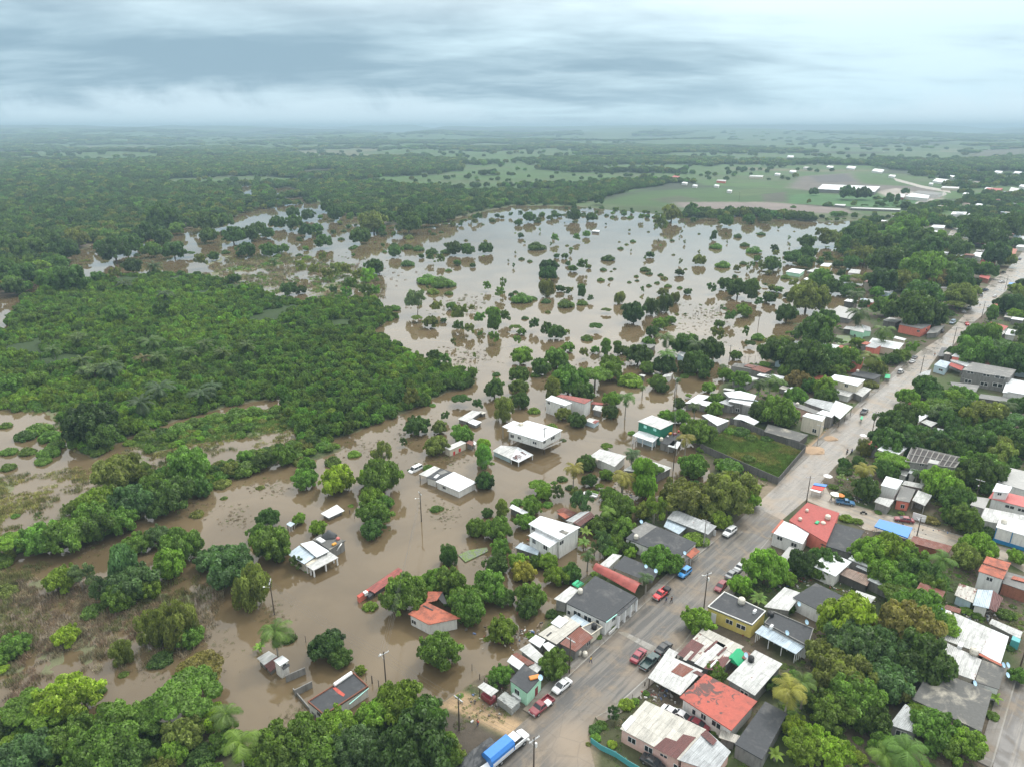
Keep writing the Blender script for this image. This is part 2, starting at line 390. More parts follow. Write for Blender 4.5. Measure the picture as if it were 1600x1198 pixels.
metal('mixed_metal', (.60, .58, .53), .34, (.15, .05, .035), stain=.4); metal('orange_metal', (.46, .13, .075), .2, (.12, .04, .03), stain=.3)
metal('brownish_sheet', (.30, .22, .18), .3, stain=.4)
slabm('dark_slab', (.052, .055, .060), (.15, .145, .14), .5); slabm('grey_slab', (.17, .17, .165), (.33, .32, .29), .7)
slabm('old_slab', (.105, .105, .10), (.42, .39, .32), .75, sc=.25); slabm('pale_slab', (.36, .36, .35), (.55, .54, .5), .5)
slabm('red_slab', (.34, .085, .075), (.22, .075, .065), .8); slabm('coral_slab', (.42, .085, .062), (.27, .06, .05), .8)
slabm('pink_slab', (.50, .16, .15), (.38, .10, .10), .5)
slabm('tar_stain', (.055, .05, .05), (.10, .07, .06), .5)
m, t = mat('orange_tile'); uv = uvn(t); s_ = t.n('ShaderNodeSeparateXYZ', {0: uv}); pos = t.n('ShaderNodeNewGeometry').outputs['Position']
rd = t.math('SINE', t.math('MULTIPLY', s_.outputs[0], 2*math.pi/.28)); nn = t.noise(pos, .8, 5, .6)
finish(m, t, t.mix(t.ss(nn, .4, .65), (.42, .13, .08), (.23, .085, .06)), .7, .3, rd, .6, .05)
wallm('white_wall', (.68, .68, .66), .4); wallm('cream_wall', (.62, .57, .47), .4); wallm('grey_wall', (.34, .335, .32), .5, True)
wallm('mint_wall', (.42, .72, .53), .2); wallm('yellow_wall', (.62, .52, .16), .22); wallm('pink_wall', (.66, .44, .38), .25)
wallm('turq_wall', (.36, .72, .64), .2); wallm('green_wall', (.03, .20, .13), .3); wallm('dark_wall', (.10, .095, .09), .4)
wallm('coral_wall', (.66, .20, .15), .3); wallm('pale_blue_wall', (.52, .66, .74), .25); wallm('brick_wall', (.36, .15, .10), .4, True)
wallm('blue_band', (.03, .20, .42), .2); wallm('old_wall', (.22, .215, .205), .7); wallm('lot_wall', (.17, .165, .16), .8, True)
plain('glass', (.025, .03, .035), .12, .6); plain('frame', (.72, .72, .70), .5); plain('dark', (.03, .03, .032), .6); plain('maroon', (.20, .02, .03), .5)
plain('tarp_blue', (.04, .20, .58), .45, .5, var=.3); plain('tarp_green', (.02, .36, .16), .5, var=.3); plain('tarp_dark', (.055, .058, .062), .55, var=.5)
plain('tarp_grey', (.30, .31, .30), .6, var=.7); plain('tarp_yellow', (.62, .30, .05), .6); plain('tarp_red', (.55, .05, .04), .6, var=.3); plain('tarp_orange', (.62, .22, .05), .6)
plain('white_paint', (.76, .77, .78), .35, .5); plain('tank_white', (.66, .62, .54), .5); plain('tank_black', (.02, .02, .022), .35); plain('teal', (.08, .34, .36), .5)
plain('dish', (.42, .62, .78), .4); plain('post_wood', (.085, .065, .05), .85); plain('post_concrete', (.30, .29, .27), .8); plain('rubber', (.02, .02, .02), .8)
plain('steel', (.42, .43, .44), .35, .5, .6); plain('wire', (.13, .13, .13), .6); plain('bark', (.12, .095, .07), .9, .2, var=.6); plain('bark_pale', (.26, .24, .21), .9, .2, var=.5)
plain('skin', (.32, .17, .11), .6); plain('hair', (.015, .012, .01), .7); plain('navy', (.03, .04, .10), .8); plain('cloth_red', (.62, .02, .02), .8); plain('cloth_yellow', (.75, .50, .02), .8)
plain('cloth_black', (.02, .02, .022), .8); plain('cloth_white', (.7, .7, .7), .8); plain('cloth_blue', (.06, .2, .45), .8); plain('sand', (.38, .27, .18), .9, .2, var=.6)
plain('rubble', (.30, .28, .26), .9, .2, var=.9); plain('lamp_lens', (.75, .74, .68), .2, .6); plain('tail_lens', (.4, .02, .02), .3, .6); plain('gold', (.5, .33, .1), .6)
m, t = mat('algae'); pos = t.n('ShaderNodeNewGeometry').outputs['Position']; nn = t.noise(pos, 1.1, 5, .7, .5)
finish(m, t, t.mix(t.ss(t.noise(pos, 4.0, 4, .7), .45, .6), t.mix(t.ss(nn, .42, .58), (.20, .22, .20), (.17, .25, .06)), (.10, .11, .08)), .8, .2)
def car_paint(name, c):
    m, t = mat(name); pos = t.n('ShaderNodeTexCoord').outputs['Object']; n = t.noise(pos, 2.0, 5, .6)
    cc = t.mix(t.math('MULTIPLY', t.ss(n, .45, .75), .25), c, (.25, .2, .15))
    return finish(m, t, cc, .28, .5, extra={'Coat Weight': .5, 'Coat Roughness': .1})
for n_, c_ in dict(white=(.74, .75, .76), maroon=(.20, .018, .03), wine=(.26, .03, .05), red=(.60, .02, .03), blue=(.03, .26, .62), green=(.03, .07, .07), black=(.025, .027, .03), grey=(.22, .23, .24),
                   navy=(.03, .06, .14), van=(.16, .25, .34), silver=(.45, .47, .48), brown=(.16, .05, .04), midblue=(.05, .17, .33)).items(): car_paint('car_'+n_, c_)
m, t = mat('coral_tar'); pos = t.n('ShaderNodeNewGeometry').outputs['Position']; n1 = t.noise(pos, .35, 5, .6, .6); n2 = t.noise(pos, 2.5, 4, .6); n3 = t.noise(pos, .62, 6, .68, 1.0)
q_ = P(*V('B', 560, 700), 4.0); dd_ = t.n('ShaderNodeVectorMath', {0: pos, 1: tuple(q_)}, operation='DISTANCE').outputs['Value']
cc_ = t.mix(t.ss(n1, .45, .7), (.38, .085, .060), (.26, .068, .05)); v_ = t.math('ADD', .75, t.math('MULTIPLY', n2, .5)); cc_ = t.mix(1.0, cc_, t.n('ShaderNodeCombineColor', {0: v_, 1: v_, 2: v_}).outputs[0], 'MULTIPLY')
mk_ = t.ss(t.math('SUBTRACT', n3, t.math('MULTIPLY', dd_, .022)), .455, .50); finish(m, t, t.mix(t.math('MULTIPLY', mk_, .85), cc_, (.05, .047, .045)), .6, .3, n2, .3, .03)
# leaves: one tint per clump and leaf, hue from the object's own colour
m, t = mat('leaves')
oi = t.n('ShaderNodeObjectInfo'); tint = t.n('ShaderNodeAttribute', attribute_name='tint').outputs['Fac']
rnd = t.math('ADD', .86, t.math('MULTIPLY', oi.outputs['Random'], .28))
k = t.math('MULTIPLY', tint, rnd)
ic = t.n('ShaderNodeAttribute', attribute_name='icol', attribute_type='INSTANCER')
c = t.mix(1.0, t.mix(ic.outputs['Alpha'], oi.outputs['Color'], ic.outputs['Color']), t.n('ShaderNodeCombineColor', {0: k, 1: k, 2: k}).outputs[0], 'MULTIPLY')
hs = t.n('ShaderNodeHueSaturation', {'Hue': t.math('ADD', .485, t.math('MULTIPLY', oi.outputs['Random'], .03)), 'Saturation': 1.0, 'Value': 1.0, 'Fac': 1.0, 'Color': c}).outputs[0]
df = t.n('ShaderNodeBsdfPrincipled', {'Base Color': hs, 'Roughness': .5, 'Specular IOR Level': .35})
tl = t.n('ShaderNodeBsdfTranslucent', {'Color': t.mix(1.0, hs, (1.3, 1.5, .7), 'MULTIPLY')})
t.n('ShaderNodeOutputMaterial', {0: t.n('ShaderNodeMixShader', {0: .34, 1: df.outputs[0], 2: tl.outputs[0]}).outputs[0]})
m, t = mat('grass_blades')
tint = t.n('ShaderNodeAttribute', attribute_name='tint').outputs['Fac']; oi = t.n('ShaderNodeObjectInfo')
k = t.math('MULTIPLY', tint, t.math('ADD', .6, t.math('MULTIPLY', oi.outputs['Random'], .8)))
ic = t.n('ShaderNodeAttribute', attribute_name='icol', attribute_type='INSTANCER')
c = t.mix(1.0, t.mix(ic.outputs['Alpha'], oi.outputs['Color'], ic.outputs['Color']), t.n('ShaderNodeCombineColor', {0: k, 1: k, 2: k}).outputs[0], 'MULTIPLY')
finish(m, t, c, .7, .2)

# ================================================================ mesh collector
class MB:
    def __init__(s): s.v = []; s.f = []; s.uv = []
    def face(s, pts, uvs=None):
        n = len(s.v); s.v += [tuple(p) for p in pts]; s.f.append(tuple(range(n, n+len(pts)))); s.uv += uvs if uvs else [(0, 0)]*len(pts)
    def box(s, c, size, rz=0, ry=0):
        hx, hy, hz = size[0]/2, size[1]/2, size[2]/2
        M_ = Matrix.Translation(c) @ Matrix.Rotation(rz, 4, 'Z') @ Matrix.Rotation(ry, 4, 'Y')
        p = [M_ @ Vector((x*hx, y*hy, z*hz)) for x in (-1, 1) for y in (-1, 1) for z in (-1, 1)]
        for q in ((0, 1, 3, 2), (4, 6, 7, 5), (0, 4, 5, 1), (2, 3, 7, 6), (0, 2, 6, 4), (1, 5, 7, 3)): s.face([p[i] for i in q])
    def tube(s, a, b, r0, r1=None, n=8, cap=True):
        r1 = r0 if r1 is None else r1; a = Vector(a); b = Vector(b); d = (b-a)
        if d.length < 1e-6: return
        q = d.to_track_quat('Z', 'Y'); A = []; B = []
        for i in range(n):
            w = 2*math.pi*i/n; o = Vector((math.cos(w), math.sin(w), 0)); A.append(a+q @ (o*r0)); B.append(b+q @ (o*r1))
        for i in range(n): s.face([A[i], A[(i+1) % n], B[(i+1) % n], B[i]])
        if cap: s.face(A[::-1]); s.face(B)
    def lathe(s, c, prof, n=14, M_=None):
        rings = []
        for r, z in prof:
            ring = [Vector((r*math.cos(2*math.pi*i/n), r*math.sin(2*math.pi*i/n), z)) for i in range(n)]
            rings.append([Vector(c)+(M_ @ p if M_ else p) for p in ring])
        for a, b in zip(rings, rings[1:]):
            for i in range(n): s.face([a[i], a[(i+1) % n], b[(i+1) % n], b[i]])
        s.face(rings[0][::-1]); s.face(rings[-1])
    def prism(s, bot, top, uvtop=None):
        """solid between two rings with the same corners; sides carry metre UVs"""
        n = len(bot)
        ar = sum(bot[i][0]*bot[(i+1) % n][1]-bot[(i+1) % n][0]*bot[i][1] for i in range(n))
        if ar < 0: bot = bot[::-1]; top = top[::-1]; uvtop = uvtop[::-1] if uvtop else None
        s.face(top, uvtop); s.face(bot[::-1])
        for i in range(n):
            j = (i+1) % n; L = (Vector(bot[j])-Vector(bot[i])).length
            s.face([bot[i], bot[j], top[j], top[i]], [(0, bot[i][2]), (L, bot[j][2]), (L, top[j][2]), (0, top[i][2])])
    def build(s, name, m, parent=None, org=None, smooth=False, bevel=0):
        me = bpy.data.meshes.new(name)
        o3 = Vector(org) if org is not None else Vector((0, 0, 0))
        me.from_pydata([tuple(Vector(v)-o3) for v in s.v], [], s.f)
        ul = me.uv_layers.new(name='uv'); ul.data.foreach_set('uv', np.array(s.uv, np.float32).ravel())
        if smooth or bevel:
            b = bmesh.new(); b.from_mesh(me); bmesh.ops.remove_doubles(b, verts=b.verts, dist=1e-4)
            if bevel: bmesh.ops.bevel(b, geom=list(b.edges), offset=bevel, segments=1, affect='EDGES')
            b.to_mesh(me); b.free()
            if smooth:
                me.polygons.foreach_set('use_smooth', np.ones(len(me.polygons), bool))
        me.materials.append(MATS[m] if isinstance(m, str) else m)
        o = bpy.data.objects.new(name, me); COL.objects.link(o)
        if parent is not None: o.parent = parent
        return o

def tagp(o, label=None, cat=None, group=None, kind=None):
    if label: o['label'] = label
    if cat: o['category'] = cat
    if group: o['group'] = group
    if kind: o['kind'] = kind
    return o
def root(name, loc, label, cat, group=None, rz=0):
    o = bpy.data.objects.new(name, None); COL.objects.link(o); o.location = loc; o.rotation_euler = (0, 0, rz); o.empty_display_size = .5
    return tagp(o, label, cat, group)
def kids(o): return [c for c in bpy.data.objects if c.parent == o]
def copy_tree(o, chd, label=None, group=None, loc=None, rz=None):
    c = o.copy(); COL.objects.link(c)
    for ch, sub in chd:
        d = ch.copy(); COL.objects.link(d); d.parent = c
        for g_ in sub: e = g_.copy(); COL.objects.link(e); e.parent = d
    if label: c['label'] = label
    if group: c['group'] = group
    if loc is not None: c.location = loc
    if rz is not None: c.rotation_euler = (0, 0, rz)
    return c
def hier(o):
    ks = kids(o); return [(k, kids(k)) for k in ks]

# ================================================================ buildings
GZ = .55
def inset(poly, d):
    n = len(poly); c = sum((Vector(p[:2]) for p in poly), Vector((0, 0)))/n; L = []
    for i in range(n):
        a = Vector(poly[i][:2]); b = Vector(poly[(i+1) % n][:2]); e = (b-a).normalized(); nrm = Vector((-e.y, e.x))
        if nrm.dot(c-a) < 0: nrm = -nrm
        L.append((a+nrm*d, e))
    out = []
    for i in range(n):
        (p, r), (q, s_) = L[i-1], L[i]; cr = r.x*s_.y-r.y*s_.x
        if abs(cr) < .05: out.append(q); continue
        tt = ((q-p).x*s_.y-(q-p).y*s_.x)/cr; out.append(p+r*tt)
    return out
def roof_pts(v, pts, z):
    zs = z if isinstance(z, (list, tuple)) else [z]*len(pts)
    return [P(*V(v, x, y), zz) for (x, y), zz in zip(pts, zs)]
def uv_for(top, rot=0):
    a, b = Vector(top[0]), Vector(top[1]); e = (b-a).normalized()
    if rot: e = (Vector(top[2])-b).normalized()
    f = Vector((0, 0, 1)).cross(e)
    if f.length < 1e-6: f = Vector((0, 1, 0))
    return [((Vector(p)-a).dot(f), (Vector(p)-a).dot(e)) for p in top]
LAND = []        # (name, px, py) : landmarks used when a tree's label says what it stands beside
ALLB = []
def house(v, label, cat, blocks, win=(), name='house', group=None, base=GZ, short=None):
    """blocks: (roof material, roof corners in the view, z, {wall, ins, th, z0, posts, rot, rim}); win: (x, y, w, h[, material])"""
    allp = roof_pts(v, blocks[0][1], blocks[0][2]); c = sum(allp, Vector())/len(allp)
    r = root(name, (c.x, c.y, base), label, cat, group); org = r.location.copy(); faces = []
    for bi, (rm, pts, z, kw) in enumerate(blocks):
        top = roof_pts(v, pts, z); th = kw.get('th', .12); z0 = kw.get('z0', base-.6)
        if kw.get('lift'): top = [p+Vector((0, 0, kw['lift'])) for p in top]
        if rm:
            mb = MB(); mb.prism([p-Vector((0, 0, th)) for p in top], top, uv_for(top, kw.get('rot', 0)))
            mb.build(kw.get('pn', 'roof'), rm, r, org)
        if kw.get('rim'):
            mb = MB(); ii = inset(top, .18)
            for i in range(len(top)):
                j = (i+1) % len(top)
                bot = [top[i]+Vector((0, 0, .003)), top[j]+Vector((0, 0, .003)), Vector((*ii[j], top[j].z+.003)), Vector((*ii[i], top[i].z+.003))]
                mb.prism(bot, [p+Vector((0, 0, .22)) for p in bot])
            mb.build('parapet', kw['rim'], r, org)
        wm_ = kw.get('wall', 'white_wall')
        if wm_:
            ip = inset(top, kw.get('ins', .35)); n = len(ip)
            tz = [p.z-th-.003 for p in top]; bt = [Vector((*q, z0)) for q in ip]; tp = [Vector((*q, zz)) for q, zz in zip(ip, tz)]
            mb = MB(); mb.prism(bt, tp); mb.build('wall', wm_, r, org)
            for i in range(n): faces.append((bt[i], bt[(i+1) % n], tp[i].z, tp[(i+1) % n].z))
        if kw.get('posts'):
            ip = inset(top, .25); cnt = kw['posts'] if isinstance(kw['posts'], int) and kw['posts'] > 1 else 1
            pm = kw.get('pm', 'post_concrete'); done = 0
            n = len(ip); seq = []
            for i in range(n):
                for k_ in range(cnt):
                    f = k_/cnt; q = ip[i]*(1-f)+ip[(i+1) % n]*f; zz = top[i].z*(1-f)+top[(i+1) % n].z*f; seq.append((q, zz))
            for q, zz in seq:
                mb = MB(); w_ = kw.get('pw', .22); h_ = zz-th-z0; mb.box((q.x, q.y, z0+h_/2-.002), (w_, w_, h_), .82); mb.build('post', pm, r, org)
        if kw.get('floor'):
            fz = kw['floor']; ip = inset(top, .3); mb = MB(); mb.prism([Vector((*q, fz-.2)) for q in ip], [Vector((*q, fz)) for q in ip]); mb.build('floor_slab', 'old_wall', r, org)
    for w in win:
        x, y, ww, hh = w[:4]; mt = w[4] if len(w) > 4 else 'glass'
        d = ray(*V(v, x, y)); best = None
        for a, b, za, zb in faces:
            e = Vector((b.x-a.x, b.y-a.y, 0)); nrm = Vector((e.y, -e.x, 0)).normalized()
            dn = d.dot(nrm)
            if abs(dn) < 1e-6: continue
            k_ = (Vector((a.x, a.y, 0))-Vector((0, 0, CAM_H))).dot(nrm)/dn
            if k_ <= 0: continue
            hp = Vector((0, 0, CAM_H))+d*k_; f = (hp-Vector((a.x, a.y, hp.z))).dot(e)/e.length_squared
            if -.03 < f < 1.03 and base-.6 < hp.z < max(za, zb)+.3 and (best is None or k_ < best[0]): best = (k_, hp, nrm if dn < 0 else -nrm, e.normalized(), f, e.length)
        if not best: continue
        _, hp, nrm, e, f, L = best; rz = math.atan2(e.y, e.x)
        isdoor = mt.startswith('door'); mt2 = mt[5:] if isdoor else mt
        cz = hp.z
        if isdoor: cz = base+hh/2
        mb = MB(); mb.box((hp.x+nrm.x*.02, hp.y+nrm.y*.02, cz), (ww, .08, hh), rz)
        fr = mb.build('door' if isdoor else 'window', mt2 if isdoor else ('frame' if mt == 'glass' else mt), r, org)
        if not isdoor and mt == 'glass':
            for sx in ((-1, 1) if ww > .9 else (0,)):
                mb = MB(); pw = (ww*.46 if sx else ww*.86)
                mb.box((hp.x+nrm.x*.05+e.x*sx*ww*.245, hp.y+nrm.y*.05+e.y*sx*ww*.245, cz), (pw*.9, .06, hh*.86), rz)
                p_ = mb.build('pane', 'glass', fr, org)
    px, py, _ = to_px(c); ALLB.append((px, py)); 
    if short: LAND.append((short, px, py))
    return r

def patch(r, v, m_, pts, z, name='roof_patch', lift=.03, rot=0):
    top = [p+Vector((0, 0, lift)) for p in roof_pts(v, pts, z)]
    mb = MB(); mb.prism([p-Vector((0, 0, .025)) for p in top], top, uv_for(top, rot)); return mb.build(name, m_, r, r.location)

# ================================================================ small things
def tank(v, x, y, z, label, m_='tank_white', r=.55, h=1.3, group='rooftop water tanks'):
    p = P(*V(v, x, y), z); o = root('water_tank', (p.x, p.y, z), label, 'water tank', group)
    mb = MB(); k_ = [(r, 0), (r, h*.3), (r*1.03, h*.32), (r, h*.36), (r, h*.62), (r*1.03, h*.65), (r, h*.7), (r*.86, h*.84), (r*.4, h*.95)]
    mb.lathe((0, 0, 0), k_, 18); mb.build('body', m_, o, smooth=True)
    mb = MB(); mb.lathe((0, 0, h*.951), [(r*.36, 0), (r*.36, .07), (r*.3, .1)], 14); mb.build('lid', m_, o, smooth=True)
def dish(v, x, y, z, label, r=.5, az=.6):
    p = P(*V(v, x, y), z); o = root('satellite_dish', (p.x, p.y, z), label, 'satellite dish', 'satellite dishes on the roofs', az)
    M_ = Matrix.Rotation(math.radians(48), 4, 'X'); mb = MB(); pr = [(r*i/6, r*.22*(i/6)**2) for i in range(1, 7)]; pr = [(.02, 0)]+pr
    rings = []
    for q, h_ in pr: rings.append([Vector((0, 0, .75))+M_ @ Vector((q*math.cos(a_), q*math.sin(a_), h_)) for a_ in [2*math.pi*i/18 for i in range(18)]])
    for a_, b_ in zip(rings, rings[1:]):
        for i in range(18): mb.face([a_[i], a_[(i+1) % 18], b_[(i+1) % 18], b_[i]])
    q = mb.build('reflector', 'dish', o, smooth=True)
    mb = MB(); mb.tube((0, 0, 0), (0, 0, .7), .03); mb.tube((0, .02, .7), (0, 0, .75), .05); mb.build('mast', 'steel', o)
    mb = MB(); mb.tube(Vector((0, 0, .75))+M_ @ Vector((0, -r, r*.2)), Vector((0, 0, .75))+M_ @ Vector((0, 0, r*.9)), .015); mb.build('feed_arm', 'steel', o)
def boxthing(name, v, x, y, z, size, m_, label, cat, rz=.82, group=None, bevel=.03):
    p = P(*V(v, x, y), z); mb = MB(); mb.box((0, 0, size[2]/2), size); o = mb.build(name, m_, None, bevel=bevel)
    o.location = (p.x, p.y, z); o.rotation_euler = (0, 0, rz); return tagp(o, label, cat, group)
def bar_wall(name, pts, z0, z1, th, m_, label, cat, group=None):
    """a wall along ground points (world xy)"""
    o0 = Vector((*pts[0][:2], z0)); mb = MB()
    for a, b in zip(pts, pts[1:]):
        a = Vector(a[:2]); b = Vector(b[:2]); e = (b-a).normalized()*.0; n = Vector((-(b-a).y, (b-a).x)).normalized()*th/2
        r_ = [a-n, b-n, b+n, a+n]; mb.prism([Vector((*q, z0)) for q in r_], [Vector((*q, z1)) for q in r_])
    o = mb.build(name, m_, None, o0); o.location = o0; return tagp(o, label, cat, group)
def fence(v, pts, label, h=1.2, m_='post_wood', step=2.2, group=None):
    q = [P(*V(v, x, y)) for x, y in pts]; o = root('fence', q[0], label, 'fence', group); mb = MB(); w = MB()
    for a, b in zip(q, q[1:]):
        L = (b-a).length; k_ = max(1, int(L/step))
        for i in range(k_+1):
            c = a.lerp(b, i/k_)+Vector((random.uniform(-.1, .1), random.uniform(-.1, .1), 0)); mb.tube(c-Vector((0, 0, 1.2)), c+Vector((0, 0, h*random.uniform(.85, 1.1))), .07, .05, 6)
        for hh in (.4, .75, 1.05): w.tube(a+Vector((0, 0, hh*h)), b+Vector((0, 0, hh*h)), .012, None, 4)
    mb.build('posts', m_, o, o.location)['kind'] = 'stuff'; w.build('wire', 'wire', o, o.location)

# ---- vehicles
def loft(mb, secs):
    """secs: list of rings (lists of points) joined one to the next"""
    for a, b in zip(secs, secs[1:]):
        n = len(a)
        for i in range(n): mb.face([a[i], a[(i+1) % n], b[(i+1) % n], b[i]])
    mb.face(secs[0][::-1]); mb.face(secs[-1])
def sec(x, w, z0, z1, r=.12):
    return [Vector((x, -w+r*.4, z0)), Vector((x, w-r*.4, z0)), Vector((x, w, z0+.22)), Vector((x, w, z1-r)), Vector((x, w-r, z1)), Vector((x, -w+r, z1)), Vector((x, -w, z1-r)), Vector((x, -w, z0+.22))]
def vehicle(kind, paint_, label, loc, deg, L=4.4, Wd=1.72, group='vehicles along the main street', cat=None, bed=None):
    nm = {'sedan': 'parked_car', 'suv': 'parked_car', 'pickup': 'pickup_truck', 'van': 'delivery_van'}[kind]
    o = root(nm, loc, label, cat or {'sedan': 'car', 'suv': 'car', 'pickup': 'pickup truck', 'van': 'van'}[kind], group, math.radians(deg))
    w = Wd/2; h = L/2; cp = 'car_'+paint_
    if kind == 'sedan': lo = [(-h, .88, .35, .82), (-h+.12, .97, .28, .92), (-h+.9, 1, .25, .97), (.55, 1, .25, .95), (h-.5, .97, .27, .84), (h-.1, .93, .3, .76), (h, .85, .36, .66)]; cab = (-h+.75, -h+1.25, .35, 1.15, .96, 1.42)
    elif kind == 'suv': lo = [(-h, .92, .4, 1.0), (-h+.1, .98, .35, 1.08), (.75, 1, .32, 1.08), (h-.35, .97, .34, 1.0), (h, .88, .42, .85)]; cab = (-h+.05, -h+.3, .45, 1.1, 1.07, 1.72)
    elif kind == 'van': lo = [(-h, .95, .4, 1.2), (-h+.1, 1, .36, 1.25), (h-1.0, 1, .36, 1.2), (h-.3, .97, .38, .98), (h, .9, .42, .85)]; cab = (-h+.05, -h+.2, h-1.5, h-.8, 1.24, 2.0)
    else: lo = [(-h, .95, .45, .95), (-h+.05, 1, .42, 1.02), (h-1.55, 1, .4, 1.02), (h-1.2, .99, .4, 1.02), (h-.2, .95, .42, .98), (h, .9, .48, .85)]; cab = (-.35, -.2, h-1.75, h-1.25, 1.01, 1.62)
    mb = MB()
    if kind == 'pickup':      # open bed: floor and three sides
        mb2 = [(q[0], q[1], q[2], q[3]) for q in lo if q[0] > -.3]; mb2 = [(-.32, 1, .42, 1.02)]+mb2
        loft(mb, [sec(a, w*b, c, d) for a, b, c, d in mb2]); bl = h-.32
        mb.box((-.33-bl/2+.005, 0, .56), (bl, Wd-.04, .1))
        for s_ in (-1, 1): mb.box((-.33-bl/2+.005, s_*(w-.06), .8), (bl, .1, .46))
        mb.box((-h+.04, 0, .8), (.08, Wd-.24, .42))
    else: loft(mb, [sec(a, w*b, c, d) for a, b, c, d in lo])
    b = mb.build('body', cp, o)
    x0, x1, x2, x3, zb, zt = cab; wi = w*.92; wt = w*.76
    def ring(xa, xb, wa, z): return [Vector((xa, -wa, z)), Vector((xb, -wa, z)), Vector((xb, wa, z)), Vector((xa, wa, z))]
    mb = MB(); lo_, hi_ = ring(x0, x3, wi, zb), ring(x1, x2, wt, zt-.07)
    mb.prism(lo_, hi_); mb.build('windows', 'glass', o)
    mb = MB(); mb.prism(ring(x1-.03, x2+.02, wt+.02, zt-.072), ring(x1+.08, x2-.1, wt-.08, zt)); mb.build('cabin_roof', cp, o)
    mb = MB()
    for s_ in (-1, 1):
        for f in (0., .5, 1.):
            xa = x0+(x3-x0)*f; xb = x1+(x2-x1)*f
            mb.tube((xa, s_*wi*.995, zb), (xb, s_*(wt+.005), zt-.07), .05, None, 5)
    mb.build('pillars', cp, o)
    wr = .33 if kind != 'pickup' else .38
    for sx in (-h+.85, h-.85):
        for s_ in (-1, 1):
            mb = MB(); mb.tube((sx, s_*(w-.16), wr), (sx, s_*(w+.02), wr), wr, None, 14); wl = mb.build('wheel', 'rubber', o)
            mb = MB(); mb.tube((sx, s_*(w+.0), wr), (sx, s_*(w+.035), wr), wr*.55, None, 10); mb.build('rim', 'steel', wl)
    zf = lo[-1][3]-.12
    for s_ in (-1, 1):
        mb = MB(); mb.box((h-.03, s_*w*.62, zf), (.14, .34, .16)); mb.build('headlight', 'lamp_lens', o)
        mb = MB(); mb.box((-h+.02, s_*w*.74, lo[0][3]-.15), (.1, .24, .16)); mb.build('tail_light', 'tail_lens', o)
    for sx, nmn in ((h+.0, 'bumper'), (-h-.0, 'bumper')):
        mb = MB(); mb.box((sx, 0, .48), (.16, Wd*.9, .17)); mb.build(nmn, 'steel' if kind == 'pickup' else cp, o, bevel=.03)
    return o
# ---- utility poles and wires
def pole(v, x, y, h, label, lamp=True, arm=47+90, trafo=False, m_='post_wood', base=0.):
    p = P(*V(v, x, y), base); o = root('utility_pole', (p.x, p.y, base-.8), label, 'utility pole', 'poles carrying the power lines')
    mb = MB(); mb.tube((0, 0, 0), (0, 0, h+.8), .16, .10, 8); mb.build('pole', m_, o)
    a = math.radians(arm); e = Vector((math.cos(a), math.sin(a), 0)); top = h+.8
    mb = MB()
    mb.box((0, 0, top-.45), (2.2, .1, .12), a); mb.box((e.y*.1, -e.x*.1, top-.45), (2.2, .08, .1), a)
    mb.build('crossarm', 'steel', o)
    for s_ in (-1, -.35, .35, 1):
        mb = MB(); c = e*s_*1.0; mb.tube((c.x, c.y, top-.39), (c.x, c.y, top-.2), .06, .04, 6); mb.build('insulator', 'frame', o)
    if lamp:
        mb = MB(); n = Vector((-e.y, e.x, 0)); mb.tube(Vector((0, 0, top-1.9)), n*1.3+Vector((0, 0, top-1.5)), .03); la = mb.build('lamp_arm', 'steel', o)
        mb = MB(); mb.lathe(n*1.35+Vector((0, 0, top-1.62)), [(.08, 0), (.2, .02), (.2, .1), (.1, .2)], 10); mb.build('lamp_head', 'frame', o)
    if trafo:
        mb = MB(); mb.lathe((e.x*.38, e.y*.38, top-2.3), [(.2, 0), (.24, .1), (.24, .8), (.18, .9)], 12); mb.build('transformer', 'frame', o)
    return Vector((p.x, p.y, base+h)), e
def wires(A, B, label, sag=1.0, offs=(-1, -.35, .35), r=.014, low=(2.2,)):
    (a, ea), (b, eb) = A, B; o0 = a.copy(); mb = MB()
    L = [(a+ea*f+Vector((0, 0, -.2)), b+eb*f+Vector((0, 0, -.2))) for f in offs]+[(a-Vector((0, 0, q)), b-Vector((0, 0, q))) for q in low]
    for p, q in L:
        prev = p
        for i in range(1, 9):
            f = i/8; c = p.lerp(q, f)-Vector((0, 0, sag*4*f*(1-f))); mb.tube(prev, c, r, None, 4, False); prev = c
    o = mb.build('power_lines', 'wire', None, o0); o.location = o0; tagp(o, label, 'power lines', 'power lines strung between the poles')
